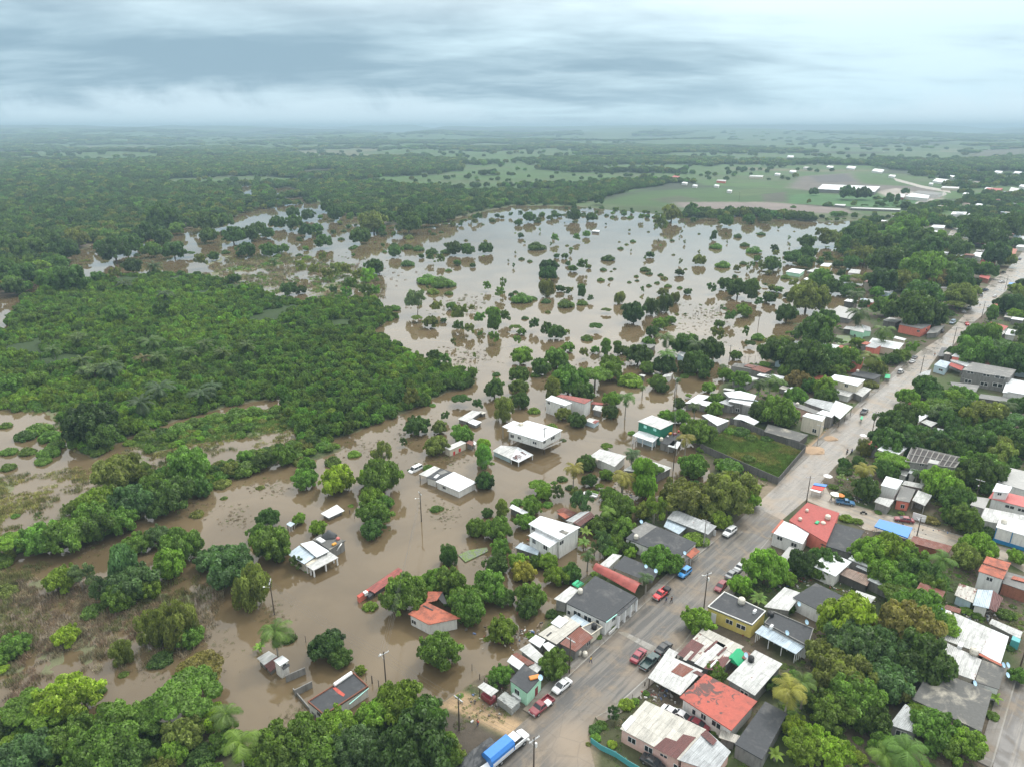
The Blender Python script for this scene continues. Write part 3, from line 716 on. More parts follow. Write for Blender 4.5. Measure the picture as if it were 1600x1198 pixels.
# ---- people
def skin_obj(name, joints, edges, m_, parent):
    me = bpy.data.meshes.new(name); me.from_pydata([j[:3] for j in joints], edges, []); me.materials.append(MATS[m_])
    o = bpy.data.objects.new(name, me); COL.objects.link(o); o.parent = parent
    o.modifiers.new('Skin', 'SKIN'); sv = me.skin_vertices[0].data
    for i, j in enumerate(joints): sv[i].radius = (j[3], j[3] if len(j) < 5 else j[4]); sv[i].use_root = (i == 0)
    s_ = o.modifiers.new('Subsurf', 'SUBSURF'); s_.levels = 1; s_.render_levels = 1
    return o
def person(v, x, y, label, shirt='cloth_red', pants='navy', rz=0, walk=.18, z=.56, sit=None, group='people out on the streets'):
    p = P(*V(v, x, y), z) if v else Vector(sit); o = root('person', p, label, 'person', group, rz)
    w = walk; seat = sit is not None
    if not seat:
        J = [(0, 0, .95, .13, .10), (0, 0, 1.2, .14, .10), (0, 0, 1.42, .16, .09), (0, 0, 1.52, .05), (0, .01, 1.62, .095), (0, .01, 1.72, .07),
             (.2, 0, 1.42, .055), (.27, w*.6, 1.14, .042), (.28, w*1.2+.05, .9, .033), (-.2, 0, 1.42, .055), (-.27, -w*.5, 1.14, .042), (-.28, -w*.4, .88, .033),
             (.1, 0, .88, .085), (.1, -w*.5+.04, .48, .06), (.1, -w*1.4, .07, .042), (.1, -w*1.4+.16, .03, .035), (-.1, 0, .88, .085), (-.1, w+.03, .48, .06), (-.1, w*1.4, .07, .042), (-.1, w*1.4+.16, .03, .035)]
    else:
        J = [(0, 0, .0, .13, .10), (0, -.02, .25, .14, .10), (0, .03, .47, .16, .09), (0, .05, .57, .05), (0, .07, .67, .095), (0, .07, .77, .07),
             (.2, .03, .47, .055), (.26, .2, .28, .042), (.24, .42, .26, .033), (-.2, .03, .47, .055), (-.26, .2, .28, .042), (-.24, .42, .26, .033),
             (.1, 0, -.02, .085), (.18, .38, -.05, .06), (.16, .3, -.45, .042), (.16, .44, -.48, .035), (-.1, 0, -.02, .085), (-.18, .38, -.05, .06), (-.16, .3, -.45, .042), (-.16, .44, -.48, .035)]
    E = [(0, 1), (1, 2), (2, 3), (3, 4), (4, 5), (2, 6), (6, 7), (7, 8), (2, 9), (9, 10), (10, 11), (0, 12), (12, 13), (13, 14), (14, 15), (0, 16), (16, 17), (17, 18), (18, 19)]
    skin_obj('body', J, E, 'skin', o)
    g_ = lambda ids, k_: [tuple(J[i][:3])+tuple(q+k_ for q in J[i][3:]) for i in ids]
    skin_obj('shirt', g_([0, 1, 2, 6, 7, 9, 10], .02), [(0, 1), (1, 2), (2, 3), (3, 4), (2, 5), (5, 6)], shirt, o)
    skin_obj('trousers', g_([0, 12, 13, 14, 16, 17, 18], .018), [(0, 1), (1, 2), (2, 3), (0, 4), (4, 5), (5, 6)], pants, o)
    hd = J[4]; mb = MB(); mb.lathe((hd[0], hd[1]-.015, hd[2]+.03), [(.1, 0), (.112, .05), (.08, .12), (.03, .145)], 10); mb.build('hair', 'hair', o, smooth=True)
    return o
def motorbike(v, x, y, deg, label, m_='cloth_black', rider=None):
    p = P(*V(v, x, y), .56); o = root('motorbike', p, label, 'motorbike', 'motorbikes on the wet street', math.radians(deg))
    for sx in (-.62, .62):
        mb = MB(); mb.tube((sx, -.06, .3), (sx, .06, .3), .3, None, 16); mb.build('wheel', 'rubber', o)
    mb = MB(); loft(mb, [sec(-.5, .1, .45, .75, .05), sec(0, .16, .4, .85, .05), (sec(.35, .13, .5, .95, .05))]); mb.build('body', m_, o, bevel=.01)
    mb = MB(); mb.box((-.25, 0, .86), (.75, .28, .1)); mb.build('seat', 'dark', o, bevel=.03)
    mb = MB(); mb.tube((.62, 0, .3), (.42, 0, 1.02), .04); mb.tube((.42, -.35, 1.05), (.42, .35, 1.05), .025); mb.build('handlebar', 'steel', o)
    if rider:
        M_ = Matrix.Rotation(math.radians(deg), 4, 'Z'); q = p+M_ @ Vector((-.15, 0, .95))
        person(None, 0, 0, rider[0], rider[1], 'navy', math.radians(deg-90), sit=q, group='people riding motorbikes')

# ================================================================ vegetation
def leaf_cloud(lobes, n_total, ls, up=-.45, jit=.55, seed=0, inside=.82, asp=1.7, droop=0.):
    R = np.random.default_rng(seed); cs = np.array([l[0] for l in lobes]); rs = np.array([l[1] for l in lobes]); sq = np.array([l[2] if len(l) > 2 else .8 for l in lobes])
    area = rs**2; cnt = np.maximum(8, (area/area.sum()*n_total)).astype(int)
    pos = []; nr = []; tn = []
    for c, r, q, k_ in zip(cs, rs, sq, cnt):
        z = R.uniform(up, 1, k_); a = R.uniform(0, 2*np.pi, k_); s_ = np.sqrt(np.clip(1-z*z, 0, 1))
        d = np.stack([s_*np.cos(a), s_*np.sin(a), z], 1)
        ra = r*(1.02-np.abs(R.normal(0, .13, k_)))
        p = c+d*ra[:, None]*np.array([1, 1, q]); d = d*np.array([1, 1, 1/q])
        pos.append(p); nr.append(d); tn.append(R.uniform(.66, 1.32)*np.ones(k_)*R.uniform(.62, 1.38, k_))
    p = np.concatenate(pos); d = np.concatenate(nr); tn = np.concatenate(tn)
    keep = np.ones(len(p), bool); own = np.repeat(np.arange(len(cs)), cnt)
    for i, (c, r, q) in enumerate(zip(cs, rs, sq)):
        dd = np.linalg.norm((p-c)/np.array([1, 1, q]), axis=1); keep &= ~((dd < r*inside) & (own != i))
    p, d, tn = p[keep], d[keep], tn[keep]; n = len(p)
    nn = d/np.linalg.norm(d, axis=1)[:, None]+R.normal(0, jit, (n, 3)); nn /= np.linalg.norm(nn, axis=1)[:, None]
    rv = R.normal(0, 1, (n, 3)); ta = np.cross(nn, rv); ta /= np.linalg.norm(ta, axis=1)[:, None]
    if droop: ta = ta*(1-droop)+np.array([0, 0, -1])*droop; ta /= np.linalg.norm(ta, axis=1)[:, None]
    tb = np.cross(nn, ta); tb /= np.linalg.norm(tb, axis=1)[:, None]
    s_ = ls*R.uniform(.65, 1.35, n)[:, None]
    vv = np.stack([p-ta*s_*asp*.5, p+tb*s_*.5, p+ta*s_*asp*.5, p-tb*s_*.5], 1).reshape(-1, 3)
    return vv, np.repeat(tn, 4)
ICO = None
def ico():
    global ICO
    if ICO is None:
        b = bmesh.new(); bmesh.ops.create_icosphere(b, subdivisions=1, radius=1); b.verts.ensure_lookup_table()
        ICO = (np.array([v.co[:] for v in b.verts]), np.array([[v.index for v in f.verts] for f in b.faces])); b.free()
    return ICO
def crown(name, lobes, n, ls, core=.74, zs=1., **kw):
    vv, tn = leaf_cloud(lobes, n, ls, **kw); nq = len(vv)//4
    V_ = [vv]; T = [tn]; faces = [tuple(range(4*i, 4*i+4)) for i in range(nq)]; off = len(vv); iv, jf = ico(); R = random.Random(3)
    if core:
        for l in lobes:
            q = l[2] if len(l) > 2 else .8
            pts = np.array(l[0])+iv*l[1]*core*np.array([1, 1, q])*np.array([R.uniform(.88, 1.05) for _ in iv])[:, None]
            V_.append(pts); T.append(np.full(len(pts), .85)); faces += [tuple(f+off) for f in jf]; off += len(pts)
    co = np.concatenate(V_); co[:, 2] *= zs
    me = bpy.data.meshes.new(name); me.from_pydata(co.tolist(), [], faces); me.materials.append(MATS['leaves'])
    at = me.attributes.new('tint', 'FLOAT', 'POINT'); at.data.foreach_set('value', np.concatenate(T).astype(np.float32)); return me
def trunk_mesh(name, lobes, r=.07, top=.5, m_='bark', multi=1, seed=0):
    R = random.Random(seed); mb = MB()
    for k_ in range(multi):
        a = R.uniform(0, 6.28); bx, by = (math.cos(a)*.12*(multi > 1), math.sin(a)*.12*(multi > 1))
        mid = Vector((bx*2, by*2, top*.55)); mb.tube((bx, by, -.12), mid, r, r*.72, 8); hub = Vector((bx*2.6, by*2.6, top)); mb.tube(mid, hub, r*.72, r*.5, 8)
        for l in R.sample(lobes, min(7, len(lobes))):
            c = Vector(l[0]); m2 = hub.lerp(c, .5)+Vector((0, 0, -.03)); mb.tube(hub*.85+mid*.15, m2, r*.36, r*.24, 5); mb.tube(m2, c, r*.24, r*.1, 5)
    me = bpy.data.meshes.new(name); me.from_pydata([tuple(v) for v in mb.v], [], mb.f); me.materials.append(MATS[m_]); return me
def dome_lobes(R, n, cz, rz, lr, flat=.8, ang=0., rmin=.45):
    out = []
    for i in range(n):
        z = R.uniform(-.75, 1); a = R.uniform(0, 6.28); s_ = math.sqrt(max(0, 1-z*z)); rad = R.uniform(rmin, .80)
        wob = 1+.16*math.sin(2*a+ang)+.10*math.sin(3*a+2*ang)
        out.append(((s_*math.cos(a)*rad*wob, s_*math.sin(a)*rad*wob, cz+z*rz*rad), R.uniform(*lr), flat))
    for i in range(max(4, n//5)):
        a = R.uniform(0, 6.28); z = R.uniform(-.5, .95); s_ = math.sqrt(1-z*z)*R.uniform(.8, 1.02); out.append(((s_*math.cos(a), s_*math.sin(a), cz+z*rz*R.uniform(.85, 1.08)), R.uniform(.09, .17), flat))
    out.append(((0, 0, cz), .46, rz)); return out
# unit trees: radius 1, height ~1 ; TV[kind] = [(crown, trunk), ...], ratio height/radius
TV = {}; TRATIO = {'round': 1.55, 'spread': 1.25, 'tall': 2.7, 'airy': 2.1, 'willow': 2.1, 'low': 1.0, 'thin': 2.6, 'multi': 1.45}
def make_variants():
    R = random.Random(11)
    def add(kind, lobes, n, ls, zs, top, r=.07, multi=1, m_='bark', **kw):
        i = len(TV.get(kind, []))
        TV.setdefault(kind, []).append((crown('crown', lobes, n, ls, zs=1, seed=i*7+len(kind), **kw), trunk_mesh('trunk', lobes, r, top, m_, multi, i)))
    for i in range(3): add('round', dome_lobes(R, 62, .50, .5, (.13, .27), .85, i*1.3), 10500, .068, 1, .35)
    for i in range(2): add('multi', dome_lobes(R, 38, .46, .44, (.14, .26), .8, i*2+1, .6)+dome_lobes(R, 20, .66, .3, (.13, .2), .8, 1, .2)[:-1], 10500, .066, 1, .3, multi=2)
    for i in range(2):
        lb = [((math.cos(a)*q, math.sin(a)*q, .78-.22*q*q+R.uniform(-.07, .05)), R.uniform(.18, .30), .42) for a, q in [(R.uniform(0, 6.28), math.sqrt(R.random())*.80) for _ in range(34)]]
        add('spread', lb, 8500, .06, 1, .6, r=.055, up=-.2)
    for i in range(2):
        lb = [((math.cos(a)*q, math.sin(a)*q, z), R.uniform(.30, .48), .38) for a, q, z in [(R.uniform(0, 6.28), R.uniform(.1, .62)*(1.1-abs(z-.5)), z) for z in [R.uniform(.18, .93) for _ in range(30)]]]
        add('tall', lb, 8000, .085, 1, .7, r=.08)
    for i in range(2):
        lb = [((math.cos(a)*q, math.sin(a)*q, R.uniform(.4, .92)), R.uniform(.12, .24), .6) for a, q in [(R.uniform(0, 6.28), math.sqrt(R.random())*.8) for _ in range(34)]]
        add('airy', lb, 4200, .055, 1, .5, r=.04, core=.35, m_='bark_pale', up=-.8, multi=2)
    lb = [((math.cos(a)*q, math.sin(a)*q, R.uniform(.25, .9)*(1.05-.3*q)), R.uniform(.14, .26), 1.0) for a, q in [(R.uniform(0, 6.28), math.sqrt(R.random())*.8) for _ in range(46)]]
    add('willow', lb, 8500, .04, 1, .5, r=.05, core=.5, up=-.9, asp=3.2, droop=.35)
    for i in range(2): add('low', [((math.cos(a)*q, math.sin(a)*q, .28*(1.2-q)+R.uniform(0, .12)), R.uniform(.2, .34), .9) for a, q in [(R.uniform(0, 6.28), math.sqrt(R.random())*.74) for _ in range(26)]]+[((0, 0, .3), .55, .9)], 4200, .085, 1, .3, r=.05)
    lb = [((math.cos(a)*q, math.sin(a)*q, R.uniform(.3, .95)), R.uniform(.1, .22), .8) for a, q in [(R.uniform(0, 6.28), math.sqrt(R.random())*.6) for _ in range(16)]]
    add('thin', lb, 1500, .075, 1, .75, r=.035, core=0, m_='bark_pale', up=-1)
make_variants()
def frond_mesh(name, n, L, arch, lw, seed, pairs=22, wide=.30, dead=3):
    R = random.Random(seed); mb = MB(); tint = []
    for k_ in range(n):
        a = 2*math.pi*(k_*.382 % 1)+R.uniform(-.15, .15); el = R.uniform(.1, 1.15) if k_ < n-dead else R.uniform(-1.1, -.5); ln = L*R.uniform(.85, 1.1); tk = R.uniform(.75, 1.25)
        d = Vector((math.cos(a), math.sin(a), 0)); sd_ = Vector((-math.sin(a), math.cos(a), 0)); pts = []; p = Vector((0, 0, 0)); ang = el
        seg = 10
        for i in range(seg+1):
            pts.append(p.copy()); p = p+(d*math.cos(ang)+Vector((0, 0, 1))*math.sin(ang))*ln/seg; ang -= arch/seg*(1+.6*i/seg)
        for i in range(seg): mb.face([pts[i]-sd_*.02, pts[i]+sd_*.02, pts[i+1]+sd_*.015, pts[i+1]-sd_*.015]); tint += [tk*1.2]*4
        for j in range(pairs):
            f = .1+.9*j/pairs; x = f*seg; i = min(int(x), seg-1); q = pts[i].lerp(pts[i+1], x-i); tg = (pts[i+1]-pts[i]).normalized()
            ll = ln*wide*math.sin(math.pi*min(1, f*.88+.12))**.7
            for s_ in (-1, 1):
                tip = q+sd_*s_*ll*.86+tg*ll*.45-Vector((0, 0, ll*R.uniform(.25, .6))); w_ = tg*lw
                mb.face([q-w_*.5, q+w_*.5, tip+w_*.12, tip-w_*.12]); tint += [tk*R.uniform(.85, 1.15)]*4
    me = bpy.data.meshes.new(name); me.from_pydata([tuple(v) for v in mb.v], [], mb.f); me.materials.append(MATS['leaves'])
    at = me.attributes.new('tint', 'FLOAT', 'POINT'); at.data.foreach_set('value', np.array(tint, np.float32)); return me
PALM = [frond_mesh('crown', 20, 3.6, 1.7, .15, s_) for s_ in (1, 2, 3)]
BUSHPALM = [frond_mesh('crown', 26, 5.2, 1.35, .18, s_, pairs=26, wide=.2, dead=6) for s_ in (5, 6)]
def banana_mesh(seed):
    R = random.Random(seed); mb = MB(); tint = []
    for k_ in range(9):
        a = 2*math.pi*k_/9+R.uniform(-.2, .2); d = Vector((math.cos(a), math.sin(a), 0)); sd_ = Vector((-math.sin(a), math.cos(a), 0)); p = Vector((0, 0, 1.2)); ang = R.uniform(.7, 1.25); L = R.uniform(1.6, 2.3); pts = []
        for i in range(8): pts.append(p.copy()); p = p+(d*math.cos(ang)+Vector((0, 0, 1))*math.sin(ang))*L/7; ang -= .28
        tk = R.uniform(.8, 1.3)
        for i in range(7):
            w0 = .34*math.sin(math.pi*(i/7)**.7)+.02; w1 = .34*math.sin(math.pi*((i+1)/7)**.7)+.02
            for s_ in (-1, 1):
                mb.face([pts[i], pts[i]+sd_*s_*w0-Vector((0, 0, w0*.4)), pts[i+1]+sd_*s_*w1-Vector((0, 0, w1*.4)), pts[i+1]]); tint += [tk]*4
    me = bpy.data.meshes.new('crown'); me.from_pydata([tuple(v) for v in mb.v], [], mb.f); me.materials.append(MATS['leaves'])
    at = me.attributes.new('tint', 'FLOAT', 'POINT'); at.data.foreach_set('value', np.array(tint, np.float32)); return me
BAN = [banana_mesh(1), banana_mesh(2)]
def palm_trunk(h, r=.17, bend=.06, seed=0):
    mb = MB(); n = 8; R = random.Random(seed); bx = R.uniform(-1, 1)*bend*h; by = R.uniform(-1, 1)*bend*h; prev = Vector((0, 0, -.8))
    for i in range(1, n+1):
        f = i/n; c = Vector((bx*f*f, by*f*f, h*f)); mb.tube(prev, c, r*(1.25-.55*(f-1/n)), r*(1.25-.55*f), 8, i in (1, n)); prev = c
    me = bpy.data.meshes.new('trunk'); me.from_pydata([tuple(v) for v in mb.v], [], mb.f); me.materials.append(MATS['bark_pale']); return me, Vector((bx, by, h))
# leaf colours (albedo)
LC = {'dark': (.086, .150, .032), 'mid': (.135, .228, .038), 'fresh': (.185, .295, .038), 'lime': (.27, .375, .038), 'olive': (.185, .215, .050), 'grey': (.16, .21, .09),
      'cool': (.105, .180, .062), 'yellow': (.32, .295, .055), 'brownish': (.21, .175, .055), 'deep': (.058, .106, .027)}
TREES = []     # (x, y, radius, kind, colour, label, screen width, px, py)
def solve(px, py, wpx, ratio, frac=.62, z0=0.):
    z = z0+1.0
    for _ in range(5):
        p = P(px, py, z); d = to_px(p)[2]; R = wpx/2*d/F_PX; z = z0+R*ratio*frac
    return p.x, p.y, R, wpx
def tr(v, x, y, w, kind='round', col='mid', label=None):
    px, py = V(v, x, y); wp = w/VW[v][2]
    X_, Y_, R, _ = solve(px, py, wp, TRATIO[kind]); TREES.append((X_, Y_, R, kind, col, label, wp, px, py))

# ================================================================ roads and pavements
def road_mat(name, a, b, c, rough0=.35, ang=.82, mudat=None):
    m, t = mat(name); pos = t.n('ShaderNodeNewGeometry').outputs['Position']
    st = t.n('ShaderNodeMapping', {'Vector': t.n('ShaderNodeMapping', {'Vector': pos, 'Rotation': (0, 0, -ang)}).outputs[0], 'Scale': (.045, .9, 1)}).outputs[0]
    n1 = t.noise(st, 1, 6, .65, .3); n2 = t.noise(pos, .16, 6, .62, .4); n3 = t.noise(pos, 5, 3, .7)
    vo = t.n('ShaderNodeTexVoronoi', {'Vector': pos, 'Scale': .16, 'Randomness': 1.0}, feature='DISTANCE_TO_EDGE').outputs['Distance']
    c1 = t.mix(t.ss(n1, .44, .58), a, b)
    c1 = t.mix(t.math('MULTIPLY', t.ss(n2, .46, .66), .8), c1, c)
    if mudat:
        for (mx, my, r0, r1, am) in mudat:
            q = P(mx, my, .6); dd = t.n('ShaderNodeVectorMath', {0: pos, 1: tuple(q)}, operation='DISTANCE').outputs['Value']
            f_ = t.math('SUBTRACT', 1.0, t.ss(t.math('ADD', dd, t.math('MULTIPLY', n2, 9.0)), r0+4.5, r1+4.5)); c1 = t.mix(t.math('MULTIPLY', f_, am), c1, t.mix(n3, (.26, .20, .135), (.17, .135, .10)))
    vv = t.math('ADD', .72, t.math('MULTIPLY', n3, .56)); c1 = t.mix(1.0, c1, t.n('ShaderNodeCombineColor', {0: vv, 1: vv, 2: vv}).outputs[0], 'MULTIPLY')
    c1 = t.mix(t.math('MULTIPLY', t.ss(vo, .02, .006), .18), c1, (.03, .03, .03))
    pu = t.ss(t.noise(pos, .33, 5, .6, .8), .60, .66); c1 = t.mix(t.math('MULTIPLY', pu, .45), c1, (.075, .062, .048))
    r_ = t.math('ADD', rough0, t.math('MULTIPLY', t.ss(n2, .4, .6), .35))
    return finish(m, t, c1, r_, .5, n3, .25, .02)
road_mat('asphalt', (.060, .056, .052), (.125, .112, .095), (.215, .17, .122), .33, mudat=[(905,1165,1,9,.95), (960,1130,1,7,.6), (1000,1060,0,5,.5), (840,1110,0,4,.8), (1225,800,0,9,.7), (1100,930,0,5,.4), (960,1000,0,4,.4)])
road_mat('wet_concrete', (.215, .19, .162), (.155, .138, .118), (.27, .215, .16), .2)
road_mat('street_concrete', (.27, .23, .18), (.19, .17, .145), (.31, .24, .17), .3, -.75)
road_mat('kerb', (.27, .26, .24), (.21, .20, .18), (.22, .19, .14), .7)
road_mat('pave', (.20, .185, .165), (.15, .14, .125), (.19, .15, .11), .7)
def sheet(name, pts, z, m_, kind='structure'):
    q = [P(x, y, z) for x, y in pts]; mb = MB(); mb.face([tuple(p) for p in q])
    o = mb.build(name, m_); o['kind'] = kind
    if o.data.polygons[0].normal.z < 0: o.data.flip_normals()
    return o
L1 = [(690,1240),(760,1180),(812,1132),(830,1116),(863,1079),(894,1052),(998,953),(1070,885),(1114,848),(1148,818),(1178,789)]
R1 = [(1222,812),(1204,838),(1176,872),(1134,926),(1106,952),(1064,1008),(1004,1064),(960,1104),(930,1120),(918,1150),(930,1200),(950,1240)]
sheet('road', L1+R1, .60, 'asphalt')
L2 = [(1178,789),(1190,780),(1215,757),(1260,715),(1300,675),(1330,650),(1360,620),(1390,595),(1415,567),(1440,547),(1472,527),(1495,505),(1530,465),(1550,437),(1570,425),(1590,403),(1612,375),(1640,350)]
R2 = [(1690,350),(1650,390),(1612,430),(1575,452),(1557,467),(1535,493),(1517,507),(1487,542),(1466,554),(1450,577),(1427,607),(1407,622),(1400,648),(1370,673),(1340,698),(1307,726),(1285,750),(1262,778),(1222,812)]
sheet('road', L2+R2, .604, 'wet_concrete')
sheet('road', [(1262,772),(1285,752),(1300,777),(1334,789),(1396,807),(1446,821),(1500,837),(1560,853),(1640,874),(1700,890),(1690,930),(1600,893),(1566,874),(1490,853),(1420,842),(1350,826),(1310,803),(1262,782)], .608, 'street_concrete')
sheet('road', [(1592,1050),(1640,1010),(1700,1300),(1540,1260),(1553,1188),(1582,1084)], .60, 'asphalt')
sheet('speed_hump', [(965,987),(976,986),(1030,1012),(1020,1018)], .63, 'kerb')
sheet('road', [(1512,292),(1524,292),(1552,266),(1546,264)], .6, 'wet_concrete')
sheet('road', [(1398,346),(1406,347),(1440,320),(1480,304),(1476,300),(1432,316)], .6, 'wet_concrete')
sheet('road', [(1474,380),(1484,382),(1512,356),(1508,352),(1486,360)], .6, 'wet_concrete')
sheet('path', [(1395,278),(1400,283),(1440,294),(1486,302),(1484,298),(1440,290)], .6, 'street_concrete')
def strip(name, line, w0, w1, z0, z1, m_):
    """kerbed strip left of a line of ground pixels, between offsets w0 and w1 (metres)"""
    q = [P(x, y, .6) for x, y in line]; A = []; B = []
    for i, p in enumerate(q):
        d = (q[min(i+1, len(q)-1)]-q[max(i-1, 0)]); n = Vector((-d.y, d.x, 0)).normalized(); A.append(p+n*w0); B.append(p+n*w1)
    mb = MB()
    for i in range(len(q)-1):
        r_ = [A[i], A[i+1], B[i+1], B[i]]; mb.prism([Vector((p.x, p.y, z0)) for p in r_], [Vector((p.x, p.y, z1)) for p in r_])
    o = mb.build(name, m_); o['kind'] = 'structure'; return o
strip('kerb', L1[3:10], 0, .22, .4, .74, 'kerb'); strip('pavement', L1[3:10], .22, 1.9, .4, .72, 'pave')
strip('kerb', L2[2:9], 0, .22, .4, .74, 'kerb'); strip('pavement', L2[2:9], .22, 1.7, .4, .72, 'pave')
RR = R1[1:9]; strip('kerb', RR, 0, .22, .4, .74, 'kerb'); strip('pavement', RR, .22, 1.7, .4, .72, 'pave')
strip('kerb', [(1640,875),(1560,853),(1500,837),(1446,821),(1396,807),(1334,789),(1304,778)], -.25, 0, .4, .74, 'kerb')
strip('kerb', [(1549,1200),(1553,1188),(1582,1084),(1592,1050)], 0, .25, .4, .74, 'kerb'); strip('pavement', [(1549,1200),(1553,1188),(1582,1084),(1592,1050)], .25, 2.2, .4, .72, 'pave')
# mounds
def mound(v, x, y, r, h, m_, name, label, cat, seed=1):
    p = P(*V(v, x, y)); R = random.Random(seed); b = bmesh.new(); bmesh.ops.create_icosphere(b, subdivisions=3, radius=1)
    for q in b.verts:
        k_ = 1+.22*(vn(np.array([q.co.x*2.5+seed]), np.array([q.co.y*2.5+q.co.z*2]), seed)[0]-.5)*2
        rd_ = min(1, math.hypot(q.co.x, q.co.y)); nz = fbm(np.array([q.co.x*3+seed]), np.array([q.co.y*3]), seed, 3)[0]
        q.co = Vector((q.co.x*r*k_, q.co.y*r*.75*k_, (h*(1-rd_)**.8*(.6+.9*nz) if q.co.z > 0 else -.1)))
    me = bpy.data.meshes.new(name); b.to_mesh(me); b.free(); me.materials.append(MATS[m_]); me.polygons.foreach_set('use_smooth', np.ones(len(me.polygons), bool))
    o = bpy.data.objects.new(name, me); COL.objects.link(o); o.location = (p.x, p.y, .6); return tagp(o, label, cat)
mound('L', 285, 815, 4.2, 1.0, 'sand', 'sand_pile', 'brown sand pile at the kerb by the corner of the walled lot', 'sand pile')
mound('L', 390, 742, 2.6, .9, 'sand', 'sand_pile', 'small brown sand pile in front of the block tower house', 'sand pile', 4)

# ================================================================ houses: main street, left side
W_ = dict
h = house('A', 'long white house with dark flat roof, arched windows and a turquoise end wall', 'house',
  [('dark_slab', [(740,165),(925,-5),(1180,125),(990,285)], 4.3, W_(th=.2, ins=.15)), ('white_metal_old', [(665,140),(768,60),(822,82),(742,166)], 3.4, W_(wall='grey_wall'))],
  [(812,235,1.9,1.3),(878,265,1.9,1.3),(940,285,.9,1.2),(1040,262,1.3,1.3),(760,225,.9,1.0)], short='long white house')
patch(h, 'A', 'turq_wall', [(992,286),(1060,236),(1064,238),(996,289)], 4.28, 'wall_trim')
house('A', 'open entrance gallery with pale columns at the end of the long white house', 'porch',
  [('dark_slab', [(1060,237),(1182,128),(1196,136),(1076,246)], 4.1, W_(wall=None, posts=3, pm='white_paint', pw=.35))], name='porch')
tank('A', 830, 105, 4.32, 'round white water tank on the dark roof of the long white house')
h = house('H', 'dark flat roofed house with a red curved awning along its front edge', 'house',
  [('dark_slab', [(1385,930),(1475,835),(1640,905),(1640,985)], 3.8, W_(wall='cream_wall')), ('white_metal_old', [(1280,908),(1385,820),(1455,832),(1352,928)], 3.5, W_()),
   ], [], short='red curved awning')
patch(h, 'H', 'dark_slab', [(1385,930),(1475,835),(1740,960),(1690,1050)], 3.9, 'roof')
mb = MB(); A0, A1, B1, B0 = [P(*q, 4.0) for q in ((926,889), (934,880), (1004,911), (992,926))]
n_ = 8
for i in range(n_):
    f0, f1 = i/n_, (i+1)/n_; z = lambda f: 4.0+.9*math.sin(f*math.pi)
    a, b, c, d = A0.lerp(A1, f0), A0.lerp(A1, f1), B0.lerp(B1, f1), B0.lerp(B1, f0)
    mb.prism([Vector((a.x, a.y, z(f0)-.05)), Vector((b.x, b.y, z(f1)-.05)), Vector((c.x, c.y, z(f1)-.05)), Vector((d.x, d.y, z(f0)-.05))], [Vector((a.x, a.y, z(f0))), Vector((b.x, b.y, z(f1))), Vector((c.x, c.y, z(f1))), Vector((d.x, d.y, z(f0)))])
mb.build('awning', 'red_metal', h, h.location)
boxthing('tarp', 'A', 815, 52, 3.5, (2.2, 2.0, .5), 'tarp_green', 'green tarp bundled at the corner of the dark roof by the white tank', 'tarp', bevel=.2)
p = P(*V('A', 850, 30), 3.9); o = root('ladder', p, 'black metal ladder frame lying beside the green tarp on the roof', 'ladder', None, .85); mb = MB()
for s_ in (-.5, .5): mb.tube((-2.2, s_, .1), (2.2, s_, .5), .05)
mb.build('rail', 'dark', o); mb = MB()
for i in range(9): mb.tube((-2+i*.5, -.5, .12+i*.045), (-2+i*.5, .5, .12+i*.045), .035)
mb.build('rungs', 'dark', o)
bar_wall('planter', [P(*V('A', 1010, 372)), P(*V('A', 1050, 335)), P(*V('A', 1072, 305))], .5, 1.3, .25, 'white_wall', 'low white planter wall curving in front of the turquoise end wall', 'planter')
h = house('A', 'house with long grey corrugated roof between rust red and pale sheets', 'house', [('pale_metal', [(565,362),(740,243),(835,302),(682,425)], 3.3, W_(wall='grey_wall')), ('white_metal', [(645,290),(697,243),(757,275),(702,322)], 3.5, W_(wall=None))], short='long grey sheet roof')
patch(h, 'A', 'dark', [(615,372),(645,348),(655,353),(625,378)], 3.3)
house('A', 'low house with rusty dark red corrugated roof facing the pavement', 'house', [('rust_metal', [(702,420),(828,313),(912,382),(802,472)], [3.4,3.6,3.2,3.0], W_(wall='old_wall'))], [(880,420,1.2,1.0)], short='rusty red roof')
house('A', 'small flat dark roof with parapet squeezed beside the long white house', 'house', [('grey_slab', [(835,325),(915,285),(972,320),(900,372)], 3.0, W_(wall='cream_wall', rim='cream_wall'))])
tank('A', 918, 325, 3.02, 'black water tank on the small flat roof beside the long white house', 'tank_black', .6, 1.3)
house('A', 'pale blue sheet canopy between grey roof and long white house', 'canopy', [('blue_metal', [(765,262),(800,235),(905,298),(878,335)], 2.9, W_(wall=None, posts=True))], name='canopy')
h = house('A', 'cluster of overlapping white sheet roofs behind the street tree', 'house', [('white_metal', [(505,402),(552,365),(612,398),(578,447)], 3.2, W_(wall='grey_wall')), ('white_metal_old', [(448,457),(512,418),(614,512),(560,545)], 3.0, W_(wall='grey_wall')),
   ('white_metal', [(590,425),(630,410),(680,440),(640,480)], 3.15, W_(wall=None)), ('white_metal_old', [(490,582),(548,532),(600,560),(560,605)], 2.8, W_(wall=None))], short='cluster of white sheet roofs')
h = house('A', 'shed with white curved sheets and a rusty red ridge strip', 'shed', [('white_metal', [(370,532),(402,490),(482,545),(450,588)], [2.6,3.0,3.0,2.6], W_(wall='old_wall')), ('rust_metal', [(402,490),(432,476),(545,542),(500,560)], [3.02,3.1,3.1,3.02], W_(wall=None))], name='shed')
